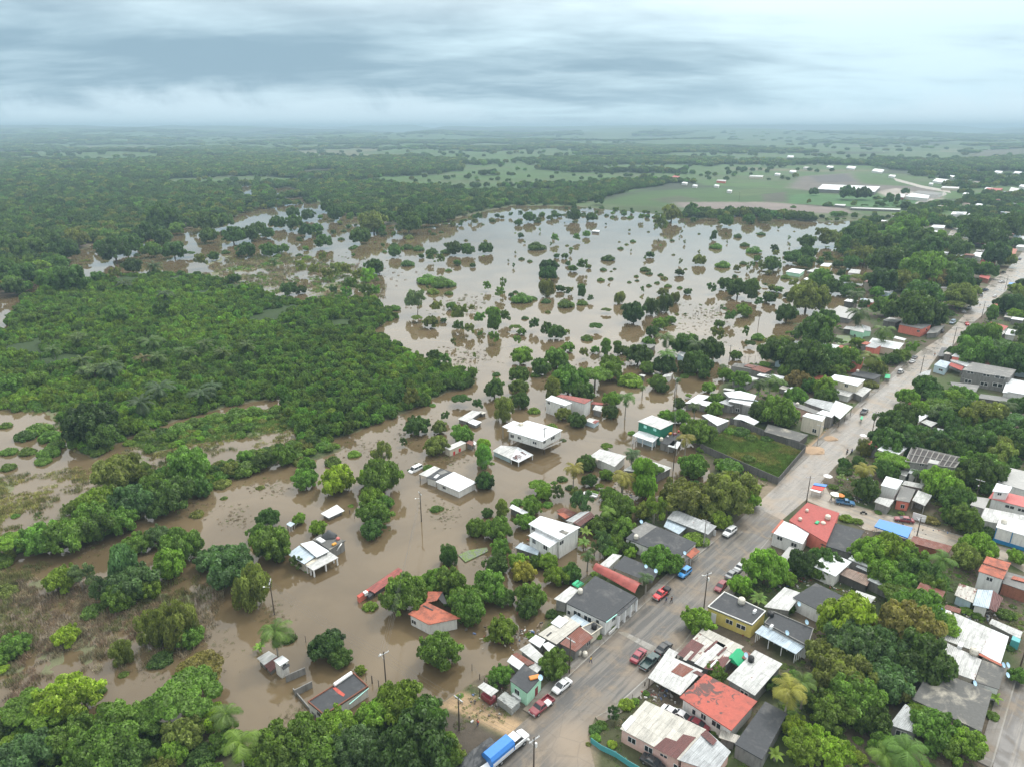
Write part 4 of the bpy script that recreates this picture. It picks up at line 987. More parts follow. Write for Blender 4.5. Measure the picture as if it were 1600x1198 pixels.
h = house('A', 'mint green corner house with dark flat roof and grey stains', 'house', [('dark_slab', [(388,652),(478,550),(592,627),(498,732)], 3.9, W_(wall='mint_wall', ins=.15, th=.15))],
  [(435,725,1.2,1.2),(555,720,.9,2.0,'door_maroon')], short='mint green corner house')
dish('A', 578, 655, 3.95, 'satellite dish on the street corner of the mint green house', .55, .9)
boxthing('mattress', 'A', 543, 637, 3.92, (2.0, 1.0, .35), 'tarp_orange', 'orange mattress lying on the dark roof of the mint house', 'mattress', .3, bevel=.1)
h = house('A', 'small food cart with pale sheet canopy by the flooded yard', 'food cart', [('white_metal_old', [(185,692),(225,663),(318,715),(272,752)], 3.1, W_(wall=None, posts=True, pm='post_wood', pw=.1))], name='food_cart')
mb = MB(); c = P(*V('A', 255, 760), 1.3); mb.box((c.x, c.y, 1.35), (2.6, 1.6, 1.1), -.75); mb.build('cart_body', 'car_maroon', h, h.location, bevel=.08)
mb = MB()
c = P(*V('A', 380, 815), .6); b = bmesh.new(); bmesh.ops.create_cube(b, size=1); bmesh.ops.subdivide_edges(b, edges=list(b.edges), cuts=7, use_grid_fill=True)
for q in b.verts:
    f = vn(np.array([q.co.x*9]), np.array([q.co.y*9+q.co.z*5]), 5)[0]; q.co = Vector((q.co.x*3.4*(1+.1*f), q.co.y*2.1*(1+.12*f), (q.co.z+.5)*(1.35+.35*f)))
me = bpy.data.meshes.new('covered_cart'); b.to_mesh(me); b.free(); me.materials.append(MATS['tarp_grey']); o = bpy.data.objects.new('covered_cart', me); COL.objects.link(o)
o.location = (c.x, c.y, .6); o.rotation_euler = (0, 0, -.75); tagp(o, 'bulky load wrapped in crumpled grey plastic beside the mint house', 'covered cart')
boxthing('fridge', 'A', 432, 770, .6, (2.0, .7, .9), 'white_paint', 'white chest fridge standing against the mint house wall', 'fridge', -.75)
for i, (x, y) in enumerate(((822, 490), (860, 500))): tank('A', x, y, .72, ('left', 'right')[i]+' one of two white water barrels on the pavement by the rusty roof', 'tank_white', .5, 1.2, 'water barrels on the pavement')
# main street, left side, further up
h = house('F', 'dark flat roofed house with an orange awning over the pavement', 'house', [('dark_slab', [(88,700),(240,568),(640,735),(490,862)], 3.8, W_(th=.2, ins=.15))], [(575,835,1.0,1.1)], short='orange awning')
patch(h, 'F', 'grey_slab', [(130,640),(240,572),(330,610),(200,700)], 3.8)
house('F', 'orange awning roofing the pavement in front of the dark flat roof', 'awning', [('orange_tile', [(560,828),(622,768),(667,800),(600,858)], [3.2,3.2,2.8,2.8], W_(wall=None, posts=True, pm='white_paint', pw=.1))], name='awning')
tank('F', 168, 705, 3.82, 'pale water tank on the far end of the roof with the orange awning')
dish('F', 207, 590, 3.85, 'white satellite dish on the back edge of the roof with the orange awning'); dish('F', 545, 835, 3.2, 'small satellite dish at the street corner below the orange awning', .45)
dish('F', 318, 975, 3.9, 'satellite dish on the dark roof above the red curved awning, street side', .5); dish('F', 243, 940, 3.9, 'satellite dish on the dark roof above the red curved awning, far side', .45)
h = house('F', 'long low house with weathered grey corrugated roof beside the big trees', 'house', [('grey_metal', [(410,545),(470,473),(798,605),(730,670)], 3.4, W_(wall='old_wall', ins=.5)), ('blue_metal', [(385,607),(412,550),(562,618),(502,668)], 2.8, W_(wall='old_wall'))], [(775,660,1.1,1.9,'door_white_paint')], short='weathered grey roof')
# right side of the street
h = house('B', 'yellow house with dark flat roof and white trimmed windows', 'house', [('dark_slab', [(585,192),(690,98),(952,220),(866,308)], 3.9, W_(wall='yellow_wall', ins=.12, rim='white_wall', th=.18))],
  [(722,284,1.5,1.1),(795,315,2.0,1.1),(622,262,1.1,2.4,'door_white_paint')], short='yellow house')
tank('B', 797, 168, 3.95, 'beige water tank in the middle of the yellow house roof', r=.75, h=1.5); boxthing('air_conditioner', 'B', 880, 228, 3.95, (1.0, .5, .7), 'white_paint', 'white air conditioner box on the yellow house roof', 'air conditioner'); boxthing('air_conditioner', 'B', 985, 325, 3.9, (1.0, .5, .7), 'white_paint', 'white air conditioner box on the dark roof behind the yellow house', 'air conditioner')
h = house('B', 'house with patchwork roof of white and rust red sheets by the street', 'house', [('mixed_metal', [(395,490),(562,318),(815,440),(655,600)], 3.2, W_(wall='old_wall'))], short='patchwork rust roof')
patch(h, 'B', 'brown_metal', [(395,490),(488,392),(565,432),(478,528)], 3.22); patch(h, 'B', 'white_metal_old', [(500,545),(645,405),(700,432),(560,575)], 3.25, rot=0); patch(h, 'B', 'pale_metal', [(530,352),(565,322),(815,440),(755,492)], 3.25)
patch(h, 'B', 'brown_metal', [(560,578),(600,530),(735,500),(690,565),(655,598)], 3.28); patch(h, 'B', 'brown_metal', [(560,470),(640,400),(652,406),(575,480)], 3.3); patch(h, 'B', 'brown_metal', [(640,490),(700,440),(710,445),(655,500)], 3.3)
patch(h, 'B', 'mixed_metal', [(430,520),(480,465),(500,475),(450,530)], 3.27)
for q in (((505,545),(590,462),(600,468),(518,552)), ((590,570),(640,520),(652,526),(603,576))): patch(h, 'B', 'white_metal', list(q), 3.33)
house('B', 'small white sheet canopy over the pavement at the patchwork roof', 'canopy', [('white_metal_old', [(310,492),(345,448),(402,478),(368,520)], 2.7, W_(wall=None, posts=True))], name='canopy')
h = house('B', 'open fronted workshop under long pale corrugated sheets with one rusty panel', 'workshop', [('white_metal_old', [(210,635),(318,485),(556,590),(415,745)], 3.0, W_(wall=None, posts=3, pm='post_wood', pw=.15)), (None, [(290,600),(350,520),(540,600),(440,700)], 3.0, W_(wall='dark_wall', th=.02))], name='workshop', short='long pale workshop roof')
patch(h, 'B', 'rust_metal', [(355,598),(412,543),(498,582),(430,632)], 3.03); patch(h, 'B', 'brown_metal', [(490,602),(520,590),(620,640),(600,655)], 3.05)
h = house('B', 'house with faded orange red flat roof and dark tar stains', 'house', [('coral_tar', [(410,757),(570,610),(898,783),(735,967)], 4.0, W_(th=.18, ins=.5))], [(640,930,1.8,1.2),(560,880,1.0,1.2),(500,850,.8,1.2),(700,960,.9,2.0,'door_frame')], short='orange red roof')
h = house('B', 'pink house with long cream corrugated roof and brown patch', 'house', [('pale_metal', [(35,955),(195,778),(577,960),(405,1152)], 3.6, W_(wall='pink_wall', ins=.25)),
   ('grey_metal', [(405,1152),(577,962),(732,1100),(640,1230)], [3.62,3.9,3.3,3.3], W_(wall='pink_wall', ins=.25))], [(110,1028,1.5,1.2),(215,1085,1.5,1.2),(310,1125,1.3,.5),(385,1190,.8,.8)], short='pink house')
patch(h, 'B', 'brown_metal', [(245,1075),(322,1010),(390,1035),(432,990),(512,1010),(388,1148)], 3.63); patch(h, 'B', 'brown_metal', [(540,992),(577,962),(645,1030),(620,1062)], 3.95); patch(h, 'B', 'white_metal', [(45,935),(105,870),(140,890),(70,970)], 3.62)
house('B', 'plain dark flat roofed house at the bottom between trees and pink house', 'house', [('dark_slab', [(755,1050),(948,783),(1085,860),(930,1150)], 3.6, W_(wall='old_wall', ins=.15, th=.18))], [], short='plain dark flat roof')
house('B', 'narrow pale lean-to roof between orange red roof and dark flat roof', 'shed', [('pale_metal', [(655,1010),(672,960),(790,1000),(760,1045)], 2.6, W_(wall='old_wall'))], name='shed')
h = house('B', 'house with square pale white sheet roof behind the orange red one', 'house', [('white_metal_old', [(705,642),(882,460),(1056,548),(882,747)], 3.7, W_(wall='old_wall'))], [(815,735,1.6,1.0)], short='square white roof')
house('B', 'small rusty sheet lean-to beside the green tent', 'shed', [('rust_metal', [(765,492),(820,463),(872,492),(820,520)], 3.0, W_(wall='old_wall'))], name='shed')
tank('B', 857, 530, 3.72, 'black water tank lying on the corner of the square white roof', 'tank_black', .6, 1.2); dish('B', 822, 512, 3.7, 'blue satellite dish beside the black tank on the square white roof')
p = P(*V('B', 752, 560), .6); mb = MB()
for s_ in (-1, 1): mb.face([(0, 0, 0)]*0 or [(-1.8, s_*1.7, 2.0), (1.8, s_*1.7, 2.0), (1.8, 0, 3.1), (-1.8, 0, 3.1)])
mb.face([(-1.8, -1.7, 2.0), (-1.8, 1.7, 2.0), (-1.8, 0, 3.1)]); mb.face([(1.8, -1.7, 2.0), (1.8, 1.7, 2.0), (1.8, 0, 3.1)])
o = root('tent', p, 'dark green pitched tent canopy between the patchwork and square white roofs', 'tent', None, .82); mb.build('cover', 'tarp_green', o); 
for a in ((-1.7, -1.6), (1.7, -1.6), (1.7, 1.6), (-1.7, 1.6)): mb = MB(); mb.tube((*a, 0), (*a, 2.0), .04); mb.build('post', 'steel', o)
h = house('B', 'dark flat roofed house with long grey metal porch and three white posts', 'house', [('dark_slab', [(940,292),(1000,222),(1252,330),(1215,442)], 3.8, W_(ins=.15, th=.18, rim='old_wall')), ('blue_metal', [(882,350),(930,305),(1192,440),(1140,487)], [3.0,3.4,3.4,3.0], W_(wall=None, posts=3, pm='white_paint', pw=.14))],
  [(960,420,1.3,1.1)], short='grey metal porch')
dish('B', 1080, 372, 3.85, 'satellite dish over the middle of the grey metal porch'); dish('B', 1203, 305, 3.85, 'satellite dish on the far side of the roof with the metal porch'); tank('B', 980, 245, 3.8, 'round black tank at the back of the roof with the metal porch', 'tank_black', .7, 1.1)
house('B', 'house with stained white arched sheet roof beside the banana plant', 'house', [('white_metal_old', [(940,190),(1068,66),(1182,106),(1095,215)], [3.2,3.8,3.8,3.0], W_(wall='old_wall'))], short='stained arched roof')
house('C', 'dark flat roofed house half hidden behind the arched sheet roof', 'house', [('dark_slab', [(-165,130),(-20,40),(165,130),(15,222)], 3.8, W_(wall='white_wall', ins=.15))], [], short='dark roof by the lime tree')
dish('B', 1155, 190, 3.4, 'satellite dish between the arched sheet roof and dark flat roof')
h = house('C', 'low shed with stained white sheets beside a clothes line', 'shed', [('white_metal_old', [(192,130),(235,86),(358,128),(325,167)], 2.8, W_(wall='old_wall'))], name='shed')
# bottom right
h = house('C', 'large house with broad pale sheet roof, brighter toward the street', 'house', [('white_metal_old', [(765,390),(850,227),(1090,332),(1018,482)], 3.6, W_(wall='cream_wall')), ('white_metal', [(1018,482),(1090,332),(1192,377),(1140,550)], 3.65, W_(wall='cream_wall'))], short='broad pale roof')
patch(h, 'C', 'orange_tile', [(1000,492),(1010,482),(1150,552),(1145,565)], 3.7, 'roof_edge')
house('C', 'long pale sheet roof partly under the big tree, below the broad roof', 'house', [('white_metal_old', [(715,560),(780,405),(1022,522),(976,650)], 3.5, W_(wall='cream_wall'))], short='half hidden pale roof')
house('C', 'small flat grey roof at the street between pale roofs', 'house', [('old_slab', [(978,660),(1025,522),(1168,575),(1130,708)], 3.5, W_(wall='white_wall', ins=.12))], short='small flat grey roof')
house('C', 'wide old concrete roof blotched with pale and dark stains', 'house', [('old_slab', [(585,770),(700,578),(1088,722),(1020,975)], 3.5, W_(wall='old_wall', ins=.12, th=.2))], short='wide blotched roof')
dish('C', 970, 690, 3.6, 'satellite dish at the near edge of the wide blotched roof'); dish('C', 1150, 575, 3.6, 'left dish of the pair on the small flat grey roof'); dish('C', 1178, 575, 3.6, 'right dish of the pair on the small flat grey roof'); dish('C', 1176, 638, 3.6, 'lone satellite dish below the pair on the small flat grey roof')
tank('C', 812, 255, 3.7, 'white tank at the top corner of the broad pale roof'); tank('C', 970, 485, 3.6, 'white water tank between the two long pale roofs', r=.75, h=1.5); boxthing('air_conditioner', 'C', 885, 440, 3.5, (1.5, .8, .6), 'white_paint', 'white air conditioner box between the two long pale roofs', 'air conditioner')
h = house('C', 'grey house with sheet roof under the trees beside the blotched roof', 'house', [('grey_metal', [(440,930),(540,800),(680,870),(610,985)], 3.2, W_(wall='old_wall'))], [(512,985,1.6,1.1)])
h = house('C', 'collapsed wavy grey sheets leaning on the end of the blotched roof', 'shed', [('brownish_sheet', [(680,880),(740,815),(865,915),(840,960)], [2.2,3.0,2.6,2.0], W_(wall=None, posts=True))], name='shed')
h = house('C', 'shed with rusty striped sheets and a brown gable next to the fence', 'house', [('mixed_metal', [(850,115),(880,42),(992,78),(965,165)], 3.0, W_(wall='pale_blue_wall')), ('blue_metal', [(965,178),(995,80),(1092,86),(1066,200)], [3.0,3.0,3.9,3.9], W_(wall='white_wall')), ('brown_metal', [(1066,200),(1092,86),(1157,135),(1112,222)], [3.92,3.92,3.0,3.0], W_(wall=None))], short='brown gable shed')
house('G', 'two storey white house with weathered orange tile roof', 'house', [('orange_tile', [(1240,1055),(1268,1000),(1460,1058),(1432,1120)], 5.6, W_(wall='white_wall', ins=.2)), ('orange_tile', [(1278,990),(1305,938),(1497,992),(1465,1050)], 5.9, W_(wall='pink_wall', ins=.2))], [(1328,1118,1.2,1.0)], short='orange tile house')
house('C', 'narrow long wooden lean-to with pale boards at the street edge', 'shed', [('white_metal_old', [(1068,292),(1085,265),(1278,347),(1262,392)], 2.6, W_(wall='old_wall'))], name='shed')
house('C', 'flat roof annexe with orange edge at the right border', 'house', [('grey_slab', [(1150,40),(1180,-30),(1330,10),(1310,95)], 3.6, W_(wall='brick_wall', ins=.1)), ('orange_metal', [(1205,12),(1220,-6),(1340,30),(1330,45)], 3.9, W_(wall=None))])
boxthing('tarp', 'C', 722, 205, 3.3, (3.2, 1.6, .5), 'tarp_blue', 'bright blue tarp on the roof below the tree crowns', 'tarp', -.7, bevel=.2)
house('C', 'small dark roof with white sheet and rust stripes above the broad pale roof', 'shed', [('dark_slab', [(650,250),(690,190),(810,240),(780,305)], 3.2, W_(wall='old_wall')), ('white_metal', [(745,225),(770,192),(830,215),(800,248)], 3.4, W_(wall=None)), ('rust_metal', [(775,200),(800,175),(892,203),(885,232)], 3.45, W_(wall=None))], name='shed')
boxthing('booth', 'C', 1222, 440, .7, (1.6, 1.4, 1.9), 'teal', 'small teal painted booth beside the narrow lean-to', 'booth')
h = house('C', 'long dark slatted shed roof hidden below the mass of trees', 'shed', [('brownish_sheet', [(120,-20),(160,-60),(330,0),(300,60)], 2.8, W_(wall='dark_wall'))], name='shed')
# corner by the cross street
h = house('F', 'corner building with bright red flat roof beside the junction', 'house', [('red_slab', [(1362,560),(1505,420),(1755,502),(1655,735)], 4.6, W_(wall='coral_wall', ins=.12, th=.2))], [], short='red corner roof')
tank('F', 1447, 560, 4.65, 'small white tank in the middle of the red corner roof', r=.45, h=.9); tank('F', 1500, 492, 4.65, 'small white tank near the street corner of the red roof', r=.4, h=.8); tank('G', 65, 650, 4.65, 'large white tank at the back edge of the red corner roof', r=.7, h=1.3); tank('G', 28, 700, 4.0, 'white and green tank below the red corner roof', r=.6, h=1.2)
boxthing('tarp', 'F', 1580, 580, 4.62, (1.6, .8, .3), 'tarp_green', 'green tarp folded on the red corner roof', 'tarp', bevel=.1)
house('F', 'two storey white house with white sheet roof in front of the red one', 'house', [('white_metal', [(1225,655),(1322,565),(1530,640),(1470,745)], 4.3, W_(wall='white_wall', ins=.3)), ('orange_metal', [(1222,652),(1306,552),(1322,562),(1240,658)], 4.4, W_(wall=None))], [(1290,700,1.4,1.1),(1400,750,1.4,1.1)], short='white corner house')
house('F', 'beige flat carport roof beside the dark yard', 'carport', [('pale_slab', [(1290,850),(1362,763),(1512,820),(1400,905)], 3.0, W_(wall='white_wall'))], name='carport')
h = house('G', 'house under a large dark plastic sheet roof with orange edge', 'house', [('dark_slab', [(10,845),(105,675),(352,740),(252,920)], 3.6, W_(wall='old_wall')), ('orange_metal', [(0,790),(60,720),(97,745),(15,845)], 3.8, W_(wall=None))], short='dark plastic roof')
h = house('G', 'market canopy with bright blue tarp top and pink frame', 'market canopy', [('tarp_blue', [(430,706),(470,650),(728,716),(690,796)], 3.4, W_(wall=None, posts=2, pm='steel', pw=.1, th=.3))], name='market_canopy', short='bright blue canopy')
house('G', 'long low shed with rusty red brown sheet roof along the street', 'shed', [('rust_metal', [(700,830),(735,780),(1045,862),(1010,912)], 3.2, W_(wall='brick_wall'))], name='shed', short='rusty roadside shed')
h = house('G', 'white hall with blue painted base band and flat white roof', 'hall', [('white_paint', [(1380,712),(1418,620),(1690,690),(1680,800)], 4.8, W_(wall='white_wall', ins=.15, th=.25))], [], short='white hall with blue base')
fz = [P(*V('G', 1380, 712), 4.8), P(*V('G', 1680, 800), 4.8)]
bar_wall('wall_band', [fz[0]-Vector((0, .0, 0)), fz[1]], .4, 1.5, .12, 'blue_band', 'blue band', 'band').parent = None
o = bpy.data.objects[-1] if False else [q for q in bpy.data.objects if q.name.startswith('wall_band')][-1]
o.parent = h; o.location = o.location-h.location; del o['category']; del o['label']
e_ = (fz[1]-fz[0]).normalized()
for i in range(5):
    q = fz[0]+e_*(i*3.4+.15); mb = MB(); mb.box((q.x, q.y-.02, 2.6), (.14, .14, 4.0)); mb.build('pilaster', 'blue_band', h, h.location)
tank('G', 1440, 680, 4.85, 'white water tank on the white hall with blue base', r=.7, h=1.2)
h = house('G', 'unfinished grey block building with bare roof beams and water tower', 'unfinished building', [(None, [(672,200),(725,85),(1118,172),(1058,250)], 5.6, W_(wall='grey_wall', ins=.1, th=.02)), ('pale_slab', [(848,210),(865,183),(940,198),(925,225)], 6.6, W_(wall='grey_wall', ins=.1))], [(800,225,1.2,1.0)], short='unfinished block building')
q4 = roof_pts('G', [(672,200),(725,85),(1118,172),(1058,250)], 5.9)
for i in range(10):
    a = q4[0].lerp(q4[3], i/9); b = q4[1].lerp(q4[2], i/9); mb = MB(); mb.tube(a, b, .14, None, 4); mb.build('roof_beam', 'post_concrete', h, h.location)
for i in range(3):
    a = q4[0].lerp(q4[1], i/2); b = q4[3].lerp(q4[2], i/2); mb = MB(); mb.tube(a, b, .14, None, 4); mb.build('roof_beam', 'post_concrete', h, h.location)
mb = MB(); q5 = inset(q4, .5); mb.face([Vector((*q, 5.595)) for q in q5]); mb.build('floor_slab', 'tar_stain', h, h.location)
house('G', 'white cube house with white sheet roof beside the street market', 'house', [('white_metal', [(480,387),(522,315),(655,350),(605,420)], 5.4, W_(wall='white_wall', ins=.2))], short='white cube house')
house('G', 'low white sheet roof in front of the white cube house', 'house', [('white_metal_old', [(430,515),(457,475),(587,500),(545,558)], 3.1, W_(wall='grey_wall'))])
h = house('G', 'small dark flat roofed house with coral pillars at the porch', 'house', [('grey_slab', [(595,500),(642,390),(752,420),(705,520)], 3.5, W_(wall='coral_wall', ins=.3))], [(650,550,1.0,1.2)], short='coral porch house')
house('G', 'weathered white sheet roof right of the coral porch', 'house', [('white_metal_old', [(725,502),(772,425),(882,465),(825,547)], 3.3, W_(wall=None, posts=True)), (None, [(745,490),(775,440),(850,470),(815,520)], 3.2, W_(wall='old_wall', th=.02))])
house('G', 'row of small white sheet roofs below the unfinished building', 'house', [('white_metal_old', [(645,380),(668,350),(822,378),(800,412)], 3.0, W_(wall='old_wall')), ('white_metal', [(790,310),(805,283),(922,300),(888,348)], 3.1, W_(wall='white_wall')), ('white_metal', [(695,290),(712,255),(770,265),(750,305)], 3.4, W_(wall='white_wall')), ('white_metal_old', [(618,300),(640,268),(700,280),(680,318)], 3.0, W_(wall='white_wall'))], [(830,350,1.2,.9)])
h = house('G', 'large two storey complex with red terrace, white stair tower and grey roof', 'house', [('pale_slab', [(1395,362),(1448,240),(1700,300),(1650,440)], 5.0, W_(wall='white_wall')), ('white_metal', [(1350,432),(1385,368),(1507,398),(1478,447)], 7.0, W_(wall='white_wall')), ('pink_slab', [(1320,485),(1370,420),(1700,500),(1690,580)], 4.6, W_(wall='white_wall', ins=.6))],
   [(1405,455,1.0,.8),(1485,555,2.2,.9),(1575,580,1.6,.9)], short='red terrace complex')
house('G', 'wide pale metal roof wrapping in front of the red terrace complex', 'house', [('pale_slab', [(1175,540),(1228,475),(1330,490),(1290,570)], 3.4, W_()), ('white_metal_old', [(1250,655),(1295,560),(1690,640),(1650,735)], 3.6, W_())], short='wide pale metal roof')
bar_wall('gate', [P(*V('G', 722, 650)), P(*V('G', 825, 680))], .6, 2.6, .12, 'white_paint', 'white sheet metal gate beside the parked wine red sedan', 'gate')
# walled lot
LOT = [P(1094, 704), P(1214, 757), P(1258, 706), P(1140, 662)]
bar_wall('block_wall', [LOT[0], LOT[1]], -.8, 3.0, .2, 'lot_wall', 'weathered block wall on the near side of the overgrown lot', 'wall', 'walls round the overgrown lot')
bar_wall('block_wall', [LOT[1]+Vector((.2, .2, 0)), LOT[2]-Vector((.2, .2, 0))], -.8, 2.7, .2, 'lot_wall', 'block wall of the overgrown lot along the street', 'wall', 'walls round the overgrown lot')
bar_wall('block_wall', [LOT[2], LOT[3]], -.8, 3.0, .2, 'lot_wall', 'far block wall between overgrown lot and old concrete roof', 'wall', 'walls round the overgrown lot')
LAND += [('overgrown walled lot', 1180, 705), ('street junction', 1240, 780), ('street market umbrellas', 1300, 770)]

# ================================================================ houses standing in the flood
B0 = -.3
h = house('D', 'flooded house with dark flat roof and turquoise wall, fence posts beside it', 'house', [('dark_slab', [(324,788),(614,606),(706,692),(428,875)], 2.4, W_(wall='white_wall', ins=.12, th=.18, rim='brick_wall'))], [(395,862,1.0,.9)], base=B0, short='flooded dark flat roof')
patch(h, 'D', 'turq_wall', [(585,800),(706,700),(709,703),(588,803)], 2.2, 'wall_trim')
a, b = P(*V('D', 590, 818), 0), P(*V('D', 704, 745), 0); mb = MB(); n_ = Vector((.74, -.67, 0))*.03; mb.prism([Vector((p.x, p.y, 0))+s_*n_ for p, s_ in ((a, -1), (b, -1), (b, 1), (a, 1))], [Vector((p.x, p.y, 2.1))+s_*n_ for p, s_ in ((a, -1), (b, -1), (b, 1), (a, 1))]); mb.build('painted_wall', 'turq_wall', h, h.location)
patch(h, 'D', 'coral_slab', [(480,700),(500,695),(560,740),(550,755),(515,735)], 2.4, 'stain')
p = P(*V('D', 545, 648), 2.75); q = P(*V('D', 600, 605), 2.75); p0 = P(*V('D', 492, 680), 2.75); mb = MB(); mb.tube(p0, q, .38, None, 14); mb.tube(p0-(q-p0).normalized()*.1, p0, .3, None, 12); o = mb.build('rolled_awning', 'white_paint', None, p0); o.location = p0; tagp(o, 'long white rolled awning lying on the flooded dark flat roof', 'rolled awning')
h = house('D', 'little flooded shack with white and rust red sheets beside a stair turret', 'shack', [('white_metal_old', [(5,512),(80,467),(135,500),(50,557)], 1.6, W_(wall='old_wall')), ('brown_metal', [(50,557),(132,502),(150,548),(90,600)], [1.6,1.6,1.2,1.2], W_(wall='old_wall')), ('white_metal', [(110,527),(165,495),(207,525),(150,562)], 3.3, W_(wall='white_wall', ins=.15))], [(178,560,.9,.9)], name='shack', base=B0, short='flooded shack with turret')
patch(h, 'D', 'dark', [(160,572),(205,545),(215,560),(170,590)], 2.8, 'roof')
G0 = lambda v, a, b, z=0.: (P(*V(v, *a), z), P(*V(v, *b), z))
bar_wall('block_wall', list(G0('D', (190, 665), (312, 612))), -1, 1.6, .2, 'old_wall', 'upper of two bare block walls standing in brown water by the shack', 'wall', 'block walls in the flood')
bar_wall('block_wall', list(G0('D', (245, 752), (355, 697))), -1, 1.5, .2, 'old_wall', 'lower of two bare block walls standing in brown water by the shack', 'wall', 'block walls in the flood')
bar_wall('block_wall', list(G0('D', (235, 720), (375, 885))), -1, .7, .2, 'old_wall', 'low wet wall running from the shack to the dark flat roof', 'wall', 'block walls in the flood')
h = house('I', 'long low flooded house with narrow red roof and open cluttered end', 'house', [('red_metal', [(866,1095),(1110,928),(1160,962),(925,1128)], 1.3, W_(wall='dark_wall', rot=0)), ('coral_slab', [(785,1148),(866,1096),(884,1106),(805,1166)], 1.5, W_(wall='coral_wall', ins=.05)), ('dark_slab', [(845,1130),(880,1100),(920,1130),(885,1160)], 1.0, W_(wall='dark_wall', ins=.1))], base=B0, short='long red roof in the water')
boxthing('drum', 'I', 855, 1140, 1.0, (.9, .9, .8), 'white_paint', 'white drum among clutter at the open end of the red roof', 'drum')
h = house('D', 'flooded white house with orange red L shaped sheet roof', 'house', [('orange_tile', [(955,235),(1068,158),(1285,262),(1085,302)], 2.9, W_(wall='white_wall')), ('orange_tile', [(1068,165),(1080,93),(1172,95),(1135,150)], 2.95, W_(wall=None))], [(992,285,1.3,1.0)], base=B0, short='orange L shaped roof')
patch(h, 'D', 'dark', [(1135,128),(1172,100),(1200,170),(1180,175)], 2.85); patch(h, 'D', 'dark', [(1045,185),(1055,180),(1115,210),(1108,216)], 2.93)
h = house('J', 'flooded white house with bright white roof, dark middle bay and open porch', 'house', [('white_metal', [(400,957),(545,880),(722,962),(585,1035)], 2.4, W_(ins=.4)), ('dark_slab', [(333,925),(440,853),(537,885),(403,948)], 2.3, W_(ins=.15)), ('white_metal_old', [(270,900),(392,835),(447,857),(337,920)], 2.1, W_(wall=None, posts=True))], [(470,1005,1.3,.9)], base=B0, short='bright white flooded roof')
patch(h, 'J', 'white_metal', [(385,925),(415,898),(437,905),(408,932)], 2.35); patch(h, 'J', 'grey_slab', [(420,885),(470,868),(500,885),(440,905)], 2.33)
h = house('J', 'large white house raised on stilts above the brown flood water', 'house', [('white_metal', [(960,562),(1115,480),(1394,555),(1235,645)], 6.0, W_(wall='white_wall', ins=.55, z0=3.0, th=.15)), ('white_metal', [(920,527),(1012,482),(1064,500),(975,552)], 4.6, W_(wall=None, posts=True))],
  [(1000,603,1.5,1.3),(1055,617,1.4,1.0),(1113,630,.8,1.0,'frame'),(1175,655,1.6,1.0),(1250,648,1.3,1.2),(1315,618,2.2,1.2)], base=B0, short='stilt house')
top = roof_pts('J', [(960,562),(1115,480),(1394,555),(1235,645)], 3.0); ip = inset(top, .6)
mb = MB(); mb.prism([Vector((*q, 2.75)) for q in ip], [Vector((*q, 2.98)) for q in ip]); mb.build('floor_slab', 'post_concrete', h, h.location)
for i in range(5):
    for j in range(3):
        q = ip[0].lerp(ip[3], i/4).lerp(ip[1].lerp(ip[2], i/4), j/2); mb = MB(); mb.box((q.x, q.y, .85), (.42, .42, 3.8), .8); mb.build('stilt', 'white_paint', h, h.location)
boxthing('roof_hatch', 'J', 1068, 520, 6.0, (1.3, 1.3, .8), 'cream_wall', 'small cream hatch box on the roof of the stilt house', 'roof hatch')
q0, q1 = P(*V('J', 1235, 700), 3.), P(*V('J', 1380, 640), 3.); e_ = (q1-q0).normalized(); n_ = Vector((e_.y, -e_.x, 0)); mb = MB(); 
for i in range(12): c = q0.lerp(q1, i/11)+n_*.6; mb.tube(c, c+Vector((0, 0, 1)), .03, None, 5)
mb.tube(q0+n_*.6+Vector((0, 0, 1)), q1+n_*.6+Vector((0, 0, 1)), .04); mb.prism([q0-Vector((0, 0, .1)), q1-Vector((0, 0, .1)), q1+n_*.7-Vector((0, 0, .1)), q0+n_*.7-Vector((0, 0, .1))], [q0, q1, q1+n_*.7, q0+n_*.7]); mb.build('balcony', 'post_concrete', h, h.location)
h = house('J', 'low flooded shed with pale gabled sheets and rust red strokes like MCT', 'shed', [('white_metal_old', [(845,718),(912,675),(1042,686),(985,780)], [1.7,2.2,2.2,1.7], W_(wall='pale_blue_wall')), ('white_metal', [(985,782),(1042,686),(1166,748),(1050,808)], [1.8,2.2,1.8,1.6], W_(wall=None, posts=True, pm='white_paint'))], name='shed', base=B0, short='shed with rust letters')
# the rust red letters on that roof
def stroke(r, pts, z, w=.34):
    mb = MB()
    for a, b in zip(pts, pts[1:]):
        A = P(780+a[0]/13.31, 650+a[1]/13.31, z); B = P(780+b[0]/13.31, 650+b[1]/13.31, z); n = Vector((-(B-A).y, (B-A).x, 0)).normalized()*w/2
        q = [A-n, B-n, B+n, A+n]; mb.prism([p-Vector((0, 0, .02)) for p in q], q)
    mb.build('letter', 'brown_metal', r, r.location)
stroke(h, [(390,890),(280,845),(365,865),(330,815),(460,865)], 2.1, .4); stroke(h, [(465,830),(400,795),(345,800)], 2.12, .35); stroke(h, [(455,735),(560,790)], 2.15, .4); stroke(h, [(440,745),(500,735)], 2.15, .25)
house('J', 'small flooded cream house with white roof and two red doors', 'house', [('white_metal_old', [(470,692),(600,637),(642,655),(515,713)], 2.4, W_(wall='cream_wall', ins=.15))], [(547,738,.9,1.4,'car_red'),(590,712,.9,1.2,'car_red')], base=B0, short='cream house with red doors')
house('J', 'little rust roofed shed at the end of the cream house', 'shed', [('rust_metal', [(640,655),(665,635),(700,648),(688,678)], 2.0, W_(wall='old_wall')), ('white_metal', [(688,655),(700,640),(722,655),(708,672)], 1.9, W_(wall='white_wall'))], name='shed', base=B0)
